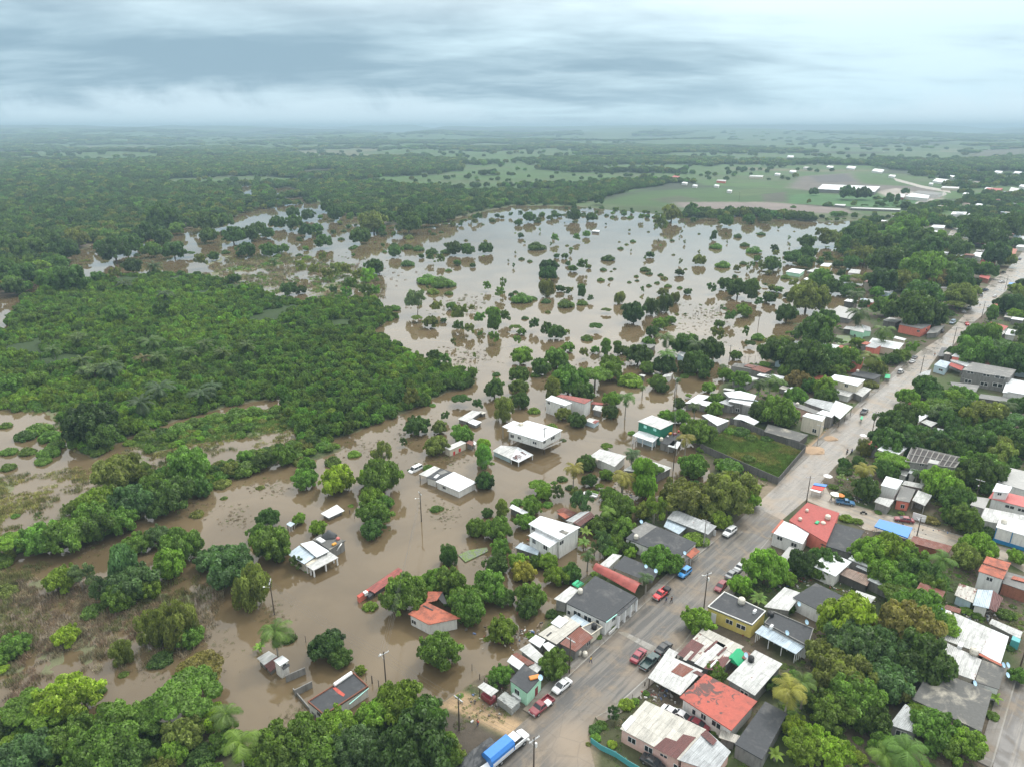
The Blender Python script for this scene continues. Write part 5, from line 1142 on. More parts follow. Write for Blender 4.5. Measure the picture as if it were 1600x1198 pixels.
h = house('J', 'submerged house with two stepped white roofs near the willow', 'house', [('white_metal_old', [(575,470),(690,402),(762,415),(650,492)], 1.5, W_(wall='old_wall')), ('white_metal', [(645,492),(692,470),(763,492),(715,522)], 1.3, W_(wall='old_wall')), ('pale_metal', [(735,412),(757,405),(800,420),(765,432)], 1.2, W_(wall='old_wall'))], base=B0, short='stepped white roofs')
h = house('I', 'tiny submerged white sheet shelter with posts and debris', 'shelter', [('white_metal', [(505,507),(630,437),(690,485),(567,542)], 1.1, W_(wall='old_wall', ins=.5))], name='shelter', base=B0, short='submerged white shelter')
house('I', 'very small grey blue sheet roof between two round trees', 'shelter', [('blue_metal', [(235,590),(265,568),(305,585),(270,610)], 1.6, W_(wall=None, posts=True))], name='shelter', base=B0)
h = house('I', 'flooded house with pale stepped roofs, porch and a cluttered roof terrace', 'house', [('blue_metal', [(245,822),(337,755),(470,838),(375,900)], 2.7, W_(wall='cream_wall')), ('white_metal', [(345,742),(440,718),(572,800),(472,848)], [3.3,3.3,3.1,3.1], W_(wall='old_wall')),
   ('white_metal_old', [(385,912),(572,803),(642,850),(447,952)], [2.2,2.4,2.2,2.0], W_(wall=None, posts=2, pm='white_paint', pw=.3)), (None, [(372,895),(560,800),(580,815),(400,915)], 2.3, W_(wall='cream_wall', th=.02, ins=.1)), ('old_slab', [(440,708),(502,668),(697,717),(575,790)], 3.0, W_(wall='old_wall', ins=.2, th=.2))], base=B0, short='cluttered terrace house')
mb = MB(); q0, q1 = P(*V('I', 612, 822), 0.1), P(*V('I', 662, 748), 3.0); n_ = Vector((q1.y-q0.y, -(q1.x-q0.x), 0)).normalized()*.5
for i in range(9): c = q0.lerp(q1, i/8); c.z = .1+2.9*i/8; mb.prism([c-n_*1-Vector((.15, .15, .08)), c+n_-Vector((.15, .15, .08)), c+n_+Vector((.15, .15, -.08)), c-n_+Vector((.15, .15, -.08))], [c-n_-Vector((.15, .15, 0)), c+n_-Vector((.15, .15, 0)), c+n_+Vector((.15, .15, 0)), c-n_+Vector((.15, .15, 0))])
mb.build('stairs', 'frame', h, h.location)
c = P(*V('I', 572, 672), 3.0); hp_ = to_px(P(*V('I', 572, 688), 3.0)); mound('.', *to_px(P(*V('I', 572, 688), 3.0)*1 - Vector((0, 0, 2.5)))[:2], 1.9, 1.9, 'tarp_dark', 'tarp_heap', 'heap under a dark tarp on the cluttered roof terrace', 'tarp heap', 3).location.z = 3.0
boxthing('furniture_pile', 'I', 505, 722, 3.0, (2.4, 1.3, .5), 'cloth_white', 'pale mattresses stacked on the cluttered roof terrace', 'mattress pile', -.7, bevel=.12); boxthing('basket', 'I', 640, 712, 3.0, (.9, .9, .7), 'pink_slab', 'pinkish bundle at the corner of the cluttered terrace', 'bundle', bevel=.2)
boxthing('sofa', 'I', 610, 752, 3.0, (1.2, .8, .5), 'tarp_yellow', 'yellowish chair among plants on the cluttered terrace', 'chair', bevel=.15)
h = house('H', 'white two storey house with stepped bright white roofs in the flooded block', 'house', [('white_metal', [(725,588),(820,525),(1132,613),(972,710)], 5.8, W_(ins=.35)), ('white_metal', [(725,677),(790,635),(972,715),(890,772)], 4.9, W_(ins=.3))],
  [(772,722,1.2,1.5),(860,770,1.4,1.5),(985,732,1.5,1.1),(765,625,1.2,1.0)], base=B0, short='white two storey house')
patch(h, 'H', 'old_slab', [(960,650),(990,632),(1045,655),(1020,675)], 5.8)
bar_wall('block_wall', list(G0('H', (925, 860), (1105, 760))), -1, 2.2, .2, 'grey_wall', 'grey block wall beside the white two storey house', 'wall')
house('H', 'low pale blue lean-to in front of the white two storey house', 'shed', [('blue_metal', [(622,772),(667,733),(812,790),(800,832)], 2.0, W_(wall='old_wall'))], name='shed', base=B0)
house('H', 'gabled house with one grey and one dark brown roof side', 'house', [('grey_metal', [(1018,562),(1130,495),(1206,490),(1075,577)], [3.0,3.0,3.8,3.8], W_()), ('brown_metal', [(1075,577),(1206,490),(1246,525),(1132,606)], [3.82,3.82,3.0,3.0], W_(wall='old_wall'))], short='grey and brown gable')
house('H', 'collapsed shed of rusty orange and grey sheets in muddy water', 'shed', [('rust_metal', [(945,482),(1000,460),(1107,500),(1022,552)], [1.4,1.8,1.8,1.2], W_(wall='old_wall')), ('orange_metal', [(950,505),(1000,500),(1050,530),(1015,548)], 1.9, W_(wall=None))], name='shed', base=B0, short='rusty collapsed shed')
house('H', 'white lean-to roof half under the leaning trees', 'shed', [('white_metal', [(578,462),(600,435),(727,497),(690,515)], 2.0, W_(wall='old_wall'))], name='shed', base=B0)
mb = MB(); q = [P(*V('H', x, y), .25) for x, y in ((180,830),(262,792),(405,770),(412,800),(235,885))]; mb.prism([p-Vector((0, 0, .3)) for p in q], q); o = mb.build('sunken_roof', 'algae', None, q[0]); o.location = q[0]; tagp(o, 'sunken roof covered by green algae and debris', 'sunken roof')
house('K', 'house with red and white upper roofs beside a palm in the flood', 'house', [('white_metal', [(-240,318),(-190,285),(-30,345),(-85,368)], 5.4, W_(ins=.25)), ('red_metal', [(-155,292),(-118,278),(122,318),(70,352)], 5.6, W_(wall='white_wall', ins=.25))], [(-212,345,1.2,1.0),(-112,380,1.2,1.0)], base=B0, short='red and white upper roof')
house('K', 'low red sheet annexe behind the red and white roofed house', 'shed', [('red_metal', [(115,352),(132,335),(215,347),(205,362)], 2.6, W_(wall='old_wall')), ('white_metal_old', [(130,395),(150,362),(212,370),(200,412)], 2.4, W_(wall='old_wall'))], name='shed', base=B0)
house('K', 'tiny flooded shed with sheet roof, one corner red', 'shed', [('white_metal_old', [(70,482),(105,460),(182,480),(140,507)], 1.7, W_(wall='pale_blue_wall', ins=.12)), ('red_metal', [(128,495),(150,478),(182,482),(150,505)], 1.76, W_(wall=None))], name='shed', base=B0)
h = house('K', 'green two storey house with grey metal roofs standing in water', 'house', [('white_metal_old', [(480,487),(592,440),(767,500),(660,552)], 5.9, W_(wall='green_wall', ins=.3)), ('white_metal', [(440,598),(492,560),(657,600),(600,652)], 2.9, W_(wall=None, posts=2, pm='white_paint')), (None, [(470,590),(520,555),(655,590),(610,640)], 2.7, W_(wall='pale_blue_wall', th=.02)), ('dark_slab', [(655,655),(730,570),(830,590),(760,680)], 2.6, W_(wall='old_wall', ins=.15))],
   [(540,530,1.2,1.0,'turq_wall'),(615,553,1.2,1.0,'turq_wall')], base=B0, short='green two storey house')
tank('K', 665, 640, 2.65, 'beige water tank at the corner of the green house terrace', r=.6, h=1.3)
for i, (x, y, m_, s_, lb) in enumerate(((735, 590, 'tarp_yellow', (1.3, .8, .7), 'yellow bundle'), (770, 595, 'car_wine', (1.2, .9, .8), 'purple pile of clothes'), (800, 575, 'coral_slab', (.9, .7, .7), 'orange red crate'), (700, 570, 'car_navy', (.9, .8, .9), 'dark blue bundle'), (715, 610, 'cloth_white', (.8, .6, .5), 'white sack'))): boxthing('household_goods', 'K', x, y, 2.65, s_, m_, lb+' among goods saved on the green house terrace', 'household goods', random.uniform(0, 2), 'goods saved on the terrace', .15)
house('K', 'small white porch roof between green house and the yellow palm', 'shed', [('white_metal', [(715,680),(762,635),(822,650),(790,702)], 2.6, W_(wall=None, posts=True))], name='shed', base=B0)
house('K', 'house with broad pale roof just below the flooded crossing', 'house', [('white_metal_old', [(110,757),(187,703),(392,757),(300,842)], 3.0, W_(wall='white_wall'))], [(155,830,1.1,1.0)], base=B0, short='broad crossing roof'); tank('K', 162, 800, 2.6, 'white water tank at the corner of the broad pale roof', r=.45, h=1.)
house('K', 'long low white roof half hidden by palm crowns', 'house', [('white_metal_old', [(368,868),(520,775),(748,850),(640,905)], 2.6, W_(wall='old_wall'))], base=B0, short='long low white roof')
house('K', 'L shaped white roofs around a dark courtyard behind the flooded trees', 'house', [('white_metal', [(848,347),(955,278),(1050,290),(940,350)], 2.8, W_(wall='old_wall')), ('white_metal', [(940,350),(985,325),(1070,340),(1020,372)], 2.7, W_(wall='old_wall')), ('white_metal_old', [(1040,305),(1060,290),(1095,320),(1070,330)], 2.6, W_(wall='old_wall'))], base=B0, short='L shaped white roofs')
house('K', 'two level grey block house with white roofs and open dark ground floor', 'house', [('white_metal', [(1150,262),(1280,250),(1407,285),(1385,325),(1190,300)], 5.4, W_(wall='grey_wall')), ('white_metal', [(1185,330),(1228,302),(1402,340),(1362,367)], 4.8, W_(wall='old_wall')), (None, [(1290,360),(1320,335),(1400,350),(1370,385)], 4.7, W_(wall='grey_wall', th=.02)), ('white_metal_old', [(1145,240),(1160,230),(1240,240),(1225,255)], 4, W_(wall='old_wall'))], [(1200,400,2.2,1.6),(1260,400,1.5,1.4)], short='two level block house')
house('K', 'narrow house with plain white roof and grey block side wall', 'house', [('white_metal', [(980,440),(1030,430),(1195,482),(1102,522)], 4.0, W_(wall='old_wall', ins=.2))], [(1100,560,.5,.8)], short='plain white roof')
house('K', 'small gabled house with white roof beside the lot wall', 'house', [('white_metal', [(1225,468),(1272,432),(1340,445),(1290,475)], [3.2,3.2,3.9,3.9], W_(wall='grey_wall')), ('white_metal', [(1290,475),(1340,445),(1430,490),(1388,517)], [3.92,3.92,3.1,3.1], W_(wall=None))], short='small white gable')
vehicle('pickup', 'white', 'white pickup sunk in the flood up to its windows', Vector((P(922, 774, 0).x, P(922, 774, 0).y, -.35)), 150, group='vehicles caught in the flood')
vehicle('van', 'white', 'white van stranded in deep water beside the bright white roof', Vector((P(*V('J', 245, 870), 0).x, P(*V('J', 245, 870), 0).y, -.5)), 230, 4.8, 1.9, group='vehicles caught in the flood')
# left side upper street
h = house('L', 'white two storey house with white roof and pale lower roofs', 'house', [('white_metal', [(378,367),(417,340),(608,372),(560,413)], 6.0, W_(wall='cream_wall')), ('white_metal_old', [(400,452),(432,428),(540,450),(505,478)], 3.0, W_(wall='white_wall')), ('white_metal_old', [(530,450),(600,415),(647,430),(590,478)], 3.2, W_(wall='old_wall'))], [(490,410,1.3,1.2)], short='house halfway up the street')
house('L', 'dark flat roof behind the white two storey house', 'house', [('dark_slab', [(515,342),(562,315),(712,345),(662,372)], 3.8, W_(wall='old_wall'))], short='dark roof up the street'); tank('L', 560, 325, 3.8, 'pale tank on the dark flat roof up the street', r=.6, h=1.1)
h = house('L', 'block building group with white shed roofs, concrete roof and tower room', 'house', [('grey_slab', [(115,520),(147,505),(332,572),(300,587)], 3.8, W_(wall='pink_wall')), ('grey_metal', [(225,512),(267,485),(442,520),(385,567)], 4.4, W_(wall='old_wall')), ('white_metal', [(385,572),(422,500),(530,540),(450,617)], [4.4,4.8,4.4,4.0], W_(wall=None, posts=2, pm='post_wood', pw=.15)),
   ('white_metal', [(213,597),(242,578),(362,600),(340,632)], 6.2, W_(wall='cream_wall', ins=.15)), ('white_metal', [(300,580),(342,560),(422,580),(400,607)], 5, W_(wall='old_wall'))], [(175,575,1.0,1.2),(290,690,1.4,1.5)], short='tower room building'); tank('L', 183, 532, 3.8, 'white tank on the concrete roof of the tower room building', r=.6, h=1.2)
house('L', 'long old concrete roof with brown stains beside the walled lot', 'house', [('old_slab', [(-25,695),(0,648),(252,714),(197,757)], 3.2, W_(wall='dark_wall', ins=.15))], short='long old concrete roof')
house('L', 'bright white long roof near the mint gabled house', 'house', [('white_metal', [(620,152),(652,112),(850,146),(815,187)], 3.8, W_(wall='cream_wall'))], short='bright white long roof')
house('L', 'short white roof directly behind the bright white long one', 'house', [('white_metal', [(780,112),(797,101),(866,118),(850,129)], 3.5, W_(wall='cream_wall'))])
house('L', 'mint house with grey gabled roof on algae covered ground', 'house', [('white_metal_old', [(513,62),(565,30),(605,60),(598,80)], [3.0,3.0,4.0,4.0], W_(wall='mint_wall', ins=.15)), ('grey_metal', [(600,66),(585,28),(640,45),(645,72)], [4.0,4.0,3.0,3.0], W_(wall='mint_wall', ins=.15))], [(543,97,1.3,1.0)], short='mint gabled house')
mb = MB(); q = [P(1200+x/4, 500+y/4, .58) for x, y in ((415,140),(430,95),(510,100),(520,125),(620,135),(600,150),(500,145),(440,160))]; mb.face([tuple(p) for p in q]); mb.build('algae_mat', 'algae')['kind'] = 'structure'
house('L', 'white shed roof among trees left of the bright white long roof', 'house', [('white_metal', [(305,157),(332,142),(462,160),(420,182)], 3.2, W_(wall='old_wall'))]); house('L', 'pair of small pale blue roofs by the flooded edge', 'house', [('blue_metal', [(40,252),(77,225),(142,235),(110,262)], 3.6, W_(wall='pale_blue_wall')), ('white_metal_old', [(105,272),(127,253),(172,262),(155,282)], 2.9, W_(wall='old_wall'))], short='small pale blue roofs')
house('L', 'low white sheds with dark gap among the trees by the water', 'house', [('white_metal_old', [(150,150),(170,130),(250,135),(235,165)], 2.8, W_(wall='old_wall')), ('grey_slab', [(215,130),(232,113),(300,122),(290,145)], 3.0, W_(wall='old_wall'))])
h = house('L', 'coral walled house with grey concrete roof and two tanks by the road', 'house', [('grey_slab', [(818,28),(850,3),(1022,30),(960,57)], 4.8, W_(wall='coral_wall', ins=.2)), ('grey_slab', [(990,85),(1025,45),(1110,30),(1060,80)], 3.2, W_(wall='old_wall'))], [(990,60,1.4,1.2),(940,70,1.3,1.2)], short='coral walled house')
tank('L', 857, 12, 4.8, 'left white tank on the coral walled house', r=.6, h=1.2); tank('L', 945, 8, 4.8, 'right white tank on the coral walled house', r=.6, h=1.2)
h = house('L', 'long white roofed house with two windows facing the street', 'house', [('white_metal_old', [(1253,72),(1282,37),(1482,70),(1440,102)], 3.8, W_(wall='white_wall'))], [(1322,98,1.4,1.0),(1385,107,1.4,1.0)], short='long white roofed house')
house('L', 'house with plain red roof behind the long white roofed one', 'house', [('red_slab', [(1355,42),(1392,13),(1502,40),(1470,67)], 3.9, W_()), ('white_metal', [(1480,90),(1500,55),(1550,65),(1545,100)], 3.4, W_())], short='plain red roof')
h = house('L', 'small blue and white shop with grey roof', 'shop', [('blue_metal', [(1038,280),(1077,248),(1142,265),(1112,302)], 3.8, W_(wall='pale_blue_wall', ins=.15)), ('white_metal', [(1138,252),(1162,237),(1282,262),(1242,292)], 4.2, W_(wall='white_wall')), ('red_slab', [(1118,278),(1132,262),(1226,290),(1210,316)], [3.4,3.7,3.7,3.4], W_(wall=None, posts=True))], [(1080,312,1.8,.9)], name='shop', short='blue and white shop')
h = house('L', 'big grey two storey concrete building with open garage bays', 'building', [('grey_slab', [(1213,312),(1277,263),(1552,310),(1510,362)], 6.8, W_(wall='old_wall', ins=.15, th=.25))], [(1265,327,2.4,1.1),(1365,345,2.4,1.1),(1450,357,3.5,1.2),(1250,382,2.4,1.5),(1350,398,2.6,1.5),(1435,405,3.5,1.6)], short='big grey building')
mb = MB(); a, b = P(*V('L', 1213, 355), 3.6), P(*V('L', 1500, 400), 3.6); n_ = Vector((b.y-a.y, -(b.x-a.x), 0)).normalized()*1.0; mb.prism([a-Vector((0, 0, .2)), b-Vector((0, 0, .2)), b+n_-Vector((0, 0, .2)), a+n_-Vector((0, 0, .2))], [a, b, b+n_, a+n_]); mb.build('balcony', 'post_concrete', h, h.location)
house('L', 'old dark grey roof in front of the big grey building', 'house', [('grey_slab', [(1160,432),(1140,385),(1322,407),(1300,448)], 3.2, W_(wall='old_wall'))])
house('L', 'white stepped roofs at the right border beside the grey building', 'house', [('white_metal', [(1465,450),(1500,360),(1650,390),(1620,470)], 4.6, W_()), ('white_metal', [(1495,445),(1515,415),(1650,440),(1640,472)], 5.2, W_())], short='right border roofs')
house('L', 'dark tarp covered stall on the right edge of the street', 'stall', [('tarp_dark', [(1060,225),(1085,172),(1140,175),(1120,230)], 2.8, W_(wall=None, posts=True))], name='stall')
house('L', 'green tarp canopy on the left edge of the street', 'canopy', [('tarp_green', [(728,362),(735,338),(765,340),(762,364)], 2.4, W_(wall=None, posts=True))], name='canopy')
house('L', 'grey open shelter over the pavement before the blue and white shop', 'shelter', [('grey_metal', [(940,345),(965,325),(1020,310),(1010,345)], 2.8, W_(wall=None, posts=True))], name='shelter')
house('L', 'rusty small roof among the trees right of the street', 'shed', [('rust_metal', [(875,522),(895,495),(925,500),(910,530)], 2.8, W_(wall='old_wall'))], name='shed')
house('L', 'scattered white sheets showing through the dark tree mass', 'shed', [('white_metal_old', [(955,635),(990,620),(1060,640),(1020,665)], 2.8, W_(wall='old_wall')), ('grey_metal', [(1000,690),(1060,672),(1180,700),(1120,735)], 2.8, W_(wall='old_wall'))], name='shed')
house('L', 'pale roof gap between crowns near the right border', 'shed', [('white_metal_old', [(1150,640),(1170,615),(1205,630),(1185,665)], 3, W_(wall='old_wall')), ('grey_slab', [(1310,485),(1330,460),(1640,500),(1620,530)], 3.0, W_(wall='old_wall'))], name='shed')
# houses out in the flooded fields and by the far shore
FAR = [('M', 'mint coloured house in the flooded grove', [('white_metal', [(110,738),(150,718),(232,728),(200,752)], 2.6, W_(wall='mint_wall'))]),
 ('M', 'white roofed hut with a yellow side wall in the flooded grove', [('white_metal', [(325,702),(350,684),(402,688),(380,708)], 3.0, W_(wall='yellow_wall'))]),
 ('M', 'low white house standing in water right of the yellow wall', [('white_metal_old', [(498,745),(520,722),(582,728),(570,752)], 2.6, W_(wall='white_wall'))]),
 ('M', 'long sunken white shed near the flooded grove', [('white_metal_old', [(240,735),(300,715),(350,722),(300,745)], 1.4, W_(wall='old_wall')), ('white_metal', [(222,785),(240,775),(275,782),(262,796)], 1.2, W_(wall='old_wall'))]),
 ('M', 'wide pale grey barn roof at the water edge below the tall palm', [('pale_slab', [(378,1005),(445,950),(575,985),(510,1035)], 3.2, W_(wall='old_wall'))]),
 ('M', 'small square cream water tower between the trees', [('white_metal_old', [(622,680),(635,655),(680,660),(672,685)], 5.0, W_(wall='cream_wall'))]),
 ('M', 'white two storey house among trees right of the flood', [('white_metal', [(1012,462),(1035,446),(1110,450),(1100,466)], 5.0, W_()), ('white_metal', [(995,492),(1015,480),(1095,486),(1082,504)], 3.2, W_())]),
 ('M', 'pair of white roofed huts above the muddy side road', [('white_metal', [(1142,380),(1155,364),(1245,366),(1235,382)], 3.6, W_()), ('white_metal', [(1243,390),(1255,375),(1290,378),(1282,392)], 3.2, W_())]),
 ('M', 'pale house with columns near the reddish roof', [('pale_slab', [(1322,512),(1340,500),(1418,504),(1405,518)], 4.0, W_(wall='pink_wall'))]),
 ('M', 'low reddish tiled house among the trees', [('red_slab', [(1258,560),(1280,545),(1372,550),(1350,566)], 3.2, W_(wall='old_wall'))]),
 ('M', 'bright orange roofed house at the far end of the street', [('orange_metal', [(1475,625),(1500,590),(1560,598),(1545,628)], 4.0, W_(wall='yellow_wall'))]),
 ('M', 'white shed beside the orange roofed house', [('white_metal', [(1272,636),(1300,615),(1357,622),(1330,650)], 3.6, W_())]),
 ('M', 'red edged house on the left of the far street', [('red_slab', [(1328,668),(1355,652),(1428,672),(1410,692)], 4.0, W_(wall='coral_wall'))]),
 ('M', 'small red roofed house by the far street bend', [('red_slab', [(1318,770),(1332,755),(1392,765),(1380,787)], 3.6, W_(wall='brick_wall'))]),
 ('M', 'long white roof beside the upper border trees', [('white_metal', [(1548,582),(1565,570),(1650,575),(1640,590)], 4, W_())]),
 ('M', 'white flat house above the reddish far roof', [('white_metal', [(1560,530),(1575,515),(1650,520),(1640,540)], 4, W_())]),
 ('M', 'long white warehouse roof beside the football field', [('white_metal', [(308,222),(340,193),(702,207),(668,240)], 6.0, W_(wall='old_wall', ins=.6))]),
 ('M', 'white L shaped school roof right of the football field', [('white_metal', [(858,268),(900,247),(1010,262),(1000,282)], 5.0, W_()), ('grey_slab', [(905,246),(940,232),(1095,246),(1060,262)], 5.0, W_()), ('white_metal_old', [(795,270),(820,250),(860,256),(850,276)], 4, W_(wall='brick_wall'))]),
 ('M', 'row of low stands along the football field edge', [('white_metal_old', [(415,322),(422,316),(488,318),(480,328)], 3.0, W_(wall='old_wall')), ('white_metal_old', [(515,342),(525,336),(830,346),(825,354)], 3.0, W_(wall='old_wall'))]),
 ('M', 'long pale building behind the school', [('white_metal_old', [(1082,214),(1092,205),(1198,210),(1190,220)], 4.5, W_(wall='cream_wall'))]),
 ('M', 'big red roofed house by the distant road', [('red_slab', [(1350,240),(1368,215),(1470,218),(1440,240)], 5, W_(wall='brick_wall'))]),
 ('M', 'white house at the right border beyond the trees', [('white_metal', [(1568,205),(1580,195),(1650,198),(1640,215)], 6, W_()), ('white_metal_old', [(1505,235),(1520,210),(1570,220),(1560,240)], 5, W_())]),
 ('N', 'lone white roofed hut beside a tree in the middle of the flood', [('white_metal', [(498,246),(510,238),(548,240),(545,250)], 1.8, W_(wall='old_wall'))]),
 ('N', 'small bright white roof among palms at the flood edge', [('white_metal', [(1030,1012),(1062,998),(1125,1015),(1085,1035)], 2.8, W_(wall='pale_blue_wall'))]),
 ('N', 'weathered grey thatched shelter behind the round trees', [('grey_slab', [(780,950),(815,938),(900,955),(868,978)], 2.6, W_(wall='old_wall'))]),
 ('K', 'white roof with little turret in the flooded palm grove', [('white_metal_old', [(660,150),(690,125),(760,112),(735,140)], 2.4, W_(wall='white_wall'))]),
 ('K', 'pale roof corner under the large tree by the flooded crossing', [('white_metal_old', [(490,130),(510,122),(545,130),(530,142)], 2.4, W_(wall='old_wall'))]),
 ('K', 'roofless grey block ruin at the edge of the town', [('old_slab', [(1210,60),(1240,35),(1430,55),(1400,90)], 2.6, W_(wall='grey_wall', ins=.05))]),
 ('L', 'house with dark porch just left of the mint gabled house', [('white_metal_old', [(470,55),(490,38),(560,45),(545,62)], 3.2, W_(wall='dark_wall'))]),
 ('S', 'far white barn with long roof on the right horizon', [('white_metal', [(1392,86),(1400,80),(1512,80),(1508,90)], 8, W_(wall='old_wall'))]),
 ('S', 'pale open sided hall beyond the field', [('white_metal_old', [(225,243),(232,238),(298,238),(292,245)], 5, W_(wall='cream_wall'))]),
 ('S', 'small red roofed farmhouse beyond the green field', [('red_slab', [(-162,247),(-150,238),(-120,243),(-128,251)], 5, W_(wall='brick_wall'))]),
 ('S', 'cream farmhouse by the tree line beyond the field', [('pale_slab', [(62,264),(68,259),(112,261),(108,268)], 4.5, W_(wall='coral_wall'))]),
 ('S', 'lone white house on the hill slope', [('white_metal', [(415,144),(420,139),(450,139),(446,147)], 6, W_(wall='white_wall'))])]
for v_, lb, bl in FAR:
    big = any(w in lb for w in ('warehouse', 'barn', 'hall', 'school', 'building', 'stands'))
    nm = 'warehouse' if 'warehouse' in lb else 'barn' if 'barn' in lb else 'hut' if 'hut' in lb else 'shed' if 'shed' in lb else 'house'
    house(v_, lb, nm, bl, name=nm, group='buildings seen far off', base=(B0 if v_ in 'MNK' and bl[0][2] < 3 else .5), short=None)
# small houses between the trees up the street
hr = random.Random(21); HC = {}
ZN = [('beside the upper street', [(1360,440),(1385,455),(1440,470),(1455,440),(1425,420),(1500,420),(1480,450),(1405,480),(1360,470),(1395,500),(1330,470),(1515,398),(1540,392),(1470,408),(1438,500)]),
 ('in the far quarter beyond the flood', [(1345,358),(1375,362),(1400,372),(1430,362),(1460,350),(1485,340),(1520,334),(1550,345),(1575,332),(1535,360),(1560,372),(1590,366),(1405,338),(1440,334),(1475,322),(1510,318),(1560,312),(1590,318),(1380,345),(1505,386),(1545,381),(1450,392),(1420,378),(1390,392),(1575,300),(1540,306)]),
 ('right of the upper street', [(1530,528),(1560,520),(1590,548),(1500,556),(1545,560),(1480,575),(1590,498),(1560,478),(1590,460),(1595,575),(1460,590),(1430,650),(1460,668),(1395,700),(1500,660),(1540,690),(1580,650),(1420,690),(1560,720),(1585,600)]),
 ('by the flooded edge of the upper town', [(1165,592),(1190,577),(1215,590),(1245,560),(1262,545),(1300,560),(1320,545),(1280,590),(1240,610),(1215,625),(1160,612),(1335,560),(1365,540),(1400,528),(1310,590),(1180,632),(1140,628)]),
 ('hidden in the trees below the junction', [(1300,880),(1335,900),(1355,870),(1390,905),(1450,930),(1510,925),(1260,860)])]
PALR = [('white_metal', 'white'), ('white_metal_old', 'weathered white'), ('grey_metal', 'grey'), ('rust_metal', 'rusty'), ('grey_slab', 'dark grey'), ('blue_metal', 'pale blue'), ('white_metal', 'white'), ('orange_tile', 'orange'), ('pale_metal', 'cream'), ('mixed_metal', 'patchy')]
NB = len(ALLB)
for where, pts in ZN:
    for (x, y) in pts:
        if any(math.hypot(x-a, (y-b)*1.6) < 13+max(0, y-480)*.05 for a, b in ALLB): continue
        c = P(x, y, 3.2); L, B_ = hr.uniform(6, 10), hr.uniform(4.5, 7); a = .80+hr.uniform(-.12, .12); e, n = Vector((math.cos(a), math.sin(a), 0))*L/2, Vector((-math.sin(a), math.cos(a), 0))*B_/2
        z = hr.choice((3.2, 3.2, 3.6, 5.4)); rm, cn = hr.choice(PALR); cp = [to_px(q)[:2] for q in (c-e-n, c-e+n, c+e+n, c+e-n)]; dz = hr.uniform(0, .5)
        bl = [(rm, cp, [z, z+dz, z+dz, z], W_(wall=hr.choice(('white_wall', 'old_wall', 'grey_wall', 'cream_wall', 'pale_blue_wall', 'coral_wall')), ins=.3))]
        if hr.random() < .5:
            c2 = c+n*1.7+e*hr.uniform(-.4, .4); e2, n2 = e*.6, n*.6; bl.append((hr.choice(PALR)[0], [to_px(q)[:2] for q in (c2-e2-n2, c2-e2+n2, c2+e2+n2, c2+e2-n2)], z-.6, W_(wall='old_wall')))
        q = 'two storey' if z > 5 else 'small'
        house('.', '%s %s roofed house %s' % (q, cn, where), 'house', bl, name='house', group='%s %s roofed houses %s' % (q, cn, where))
LAND += [('mint house in the flooded grove', 1240, 424), ('barn below the tall palm', 1318, 490), ('football field', 1330, 315), ('lone hut in the flood', 928, 361), ('long white warehouse', 1325, 293), ('far bend of the street', 1560, 430), ('lower left bank', 60, 1150),
   ('hedge along the brown channel', 330, 745), ('green thicket', 350, 540), ('far shore of the flood', 700, 340), ('narrow inlet', 330, 645), ('reedy marsh', 130, 950), ('flooded palm grove', 1040, 560)]
# tiny scattered white roofs far off
rr_ = random.Random(5)
tiny = [(1297,261,12,'w'),(1330,262,16,'w'),(1372,267,20,'w'),(1394,275,12,'w'),(1415,253,12,'g'),(1460,270,14,'w'),(1488,276,12,'w'),(1470,283,26,'w'),(1455,287,8,'w'),(1560,269,14,'w'),(1590,270,14,'w'),(1239,268,12,'w'),(1235,245,8,'w'),(1070,286,10,'w'),(1086,290,9,'w'),(1385,240,20,'p'),
  (1128,226,14,'w'),(1204,213,10,'w'),(1200,233,10,'w'),(1510,303,12,'w'),(1545,295,14,'w'),(1440,262,10,'w'),(1530,320,12,'w'),(1500,333,14,'g'),(1260,262,10,'p'),(1350,251,10,'w'),(1520,350,14,'g'),(1436,348,16,'w'),(1505,347,10,'w'),(1395,366,20,'g'),(1440,380,14,'w'),(1420,390,18,'p'),(1465,475,10,'w'),(1455,476,14,'w'),
  (1415,405,20,'g'),(1500,400,14,'w'),(1512,366,12,'p'),(1590,345,12,'w'),(1478,395,10,'w'),(1120,290,9,'w'),(1140,298,9,'w'),(1215,272,10,'w'),(925,205,10,'w')]
for (x, y, w, c) in tiny:
    k_ = w/2; rm = {'w': 'white_metal', 'g': 'grey_metal', 'p': 'pale_slab'}[c]
    lx = 'white' if c == 'w' else 'grey' if c == 'g' else 'pale'
    dsc = 'right of' if x > 1400 else 'beyond'
    house('.', '%s roofed cottage among distant trees %s the football field' % (lx, dsc), 'house', [(rm, [(x-k_, y), (x-k_*.5, y-w*.16), (x+k_, y-w*.08), (x+k_*.6, y+w*.12)], 4.2, W_(wall='white_wall'))], name='house', group='small %s roofed houses far off %s the football field' % (lx, dsc))

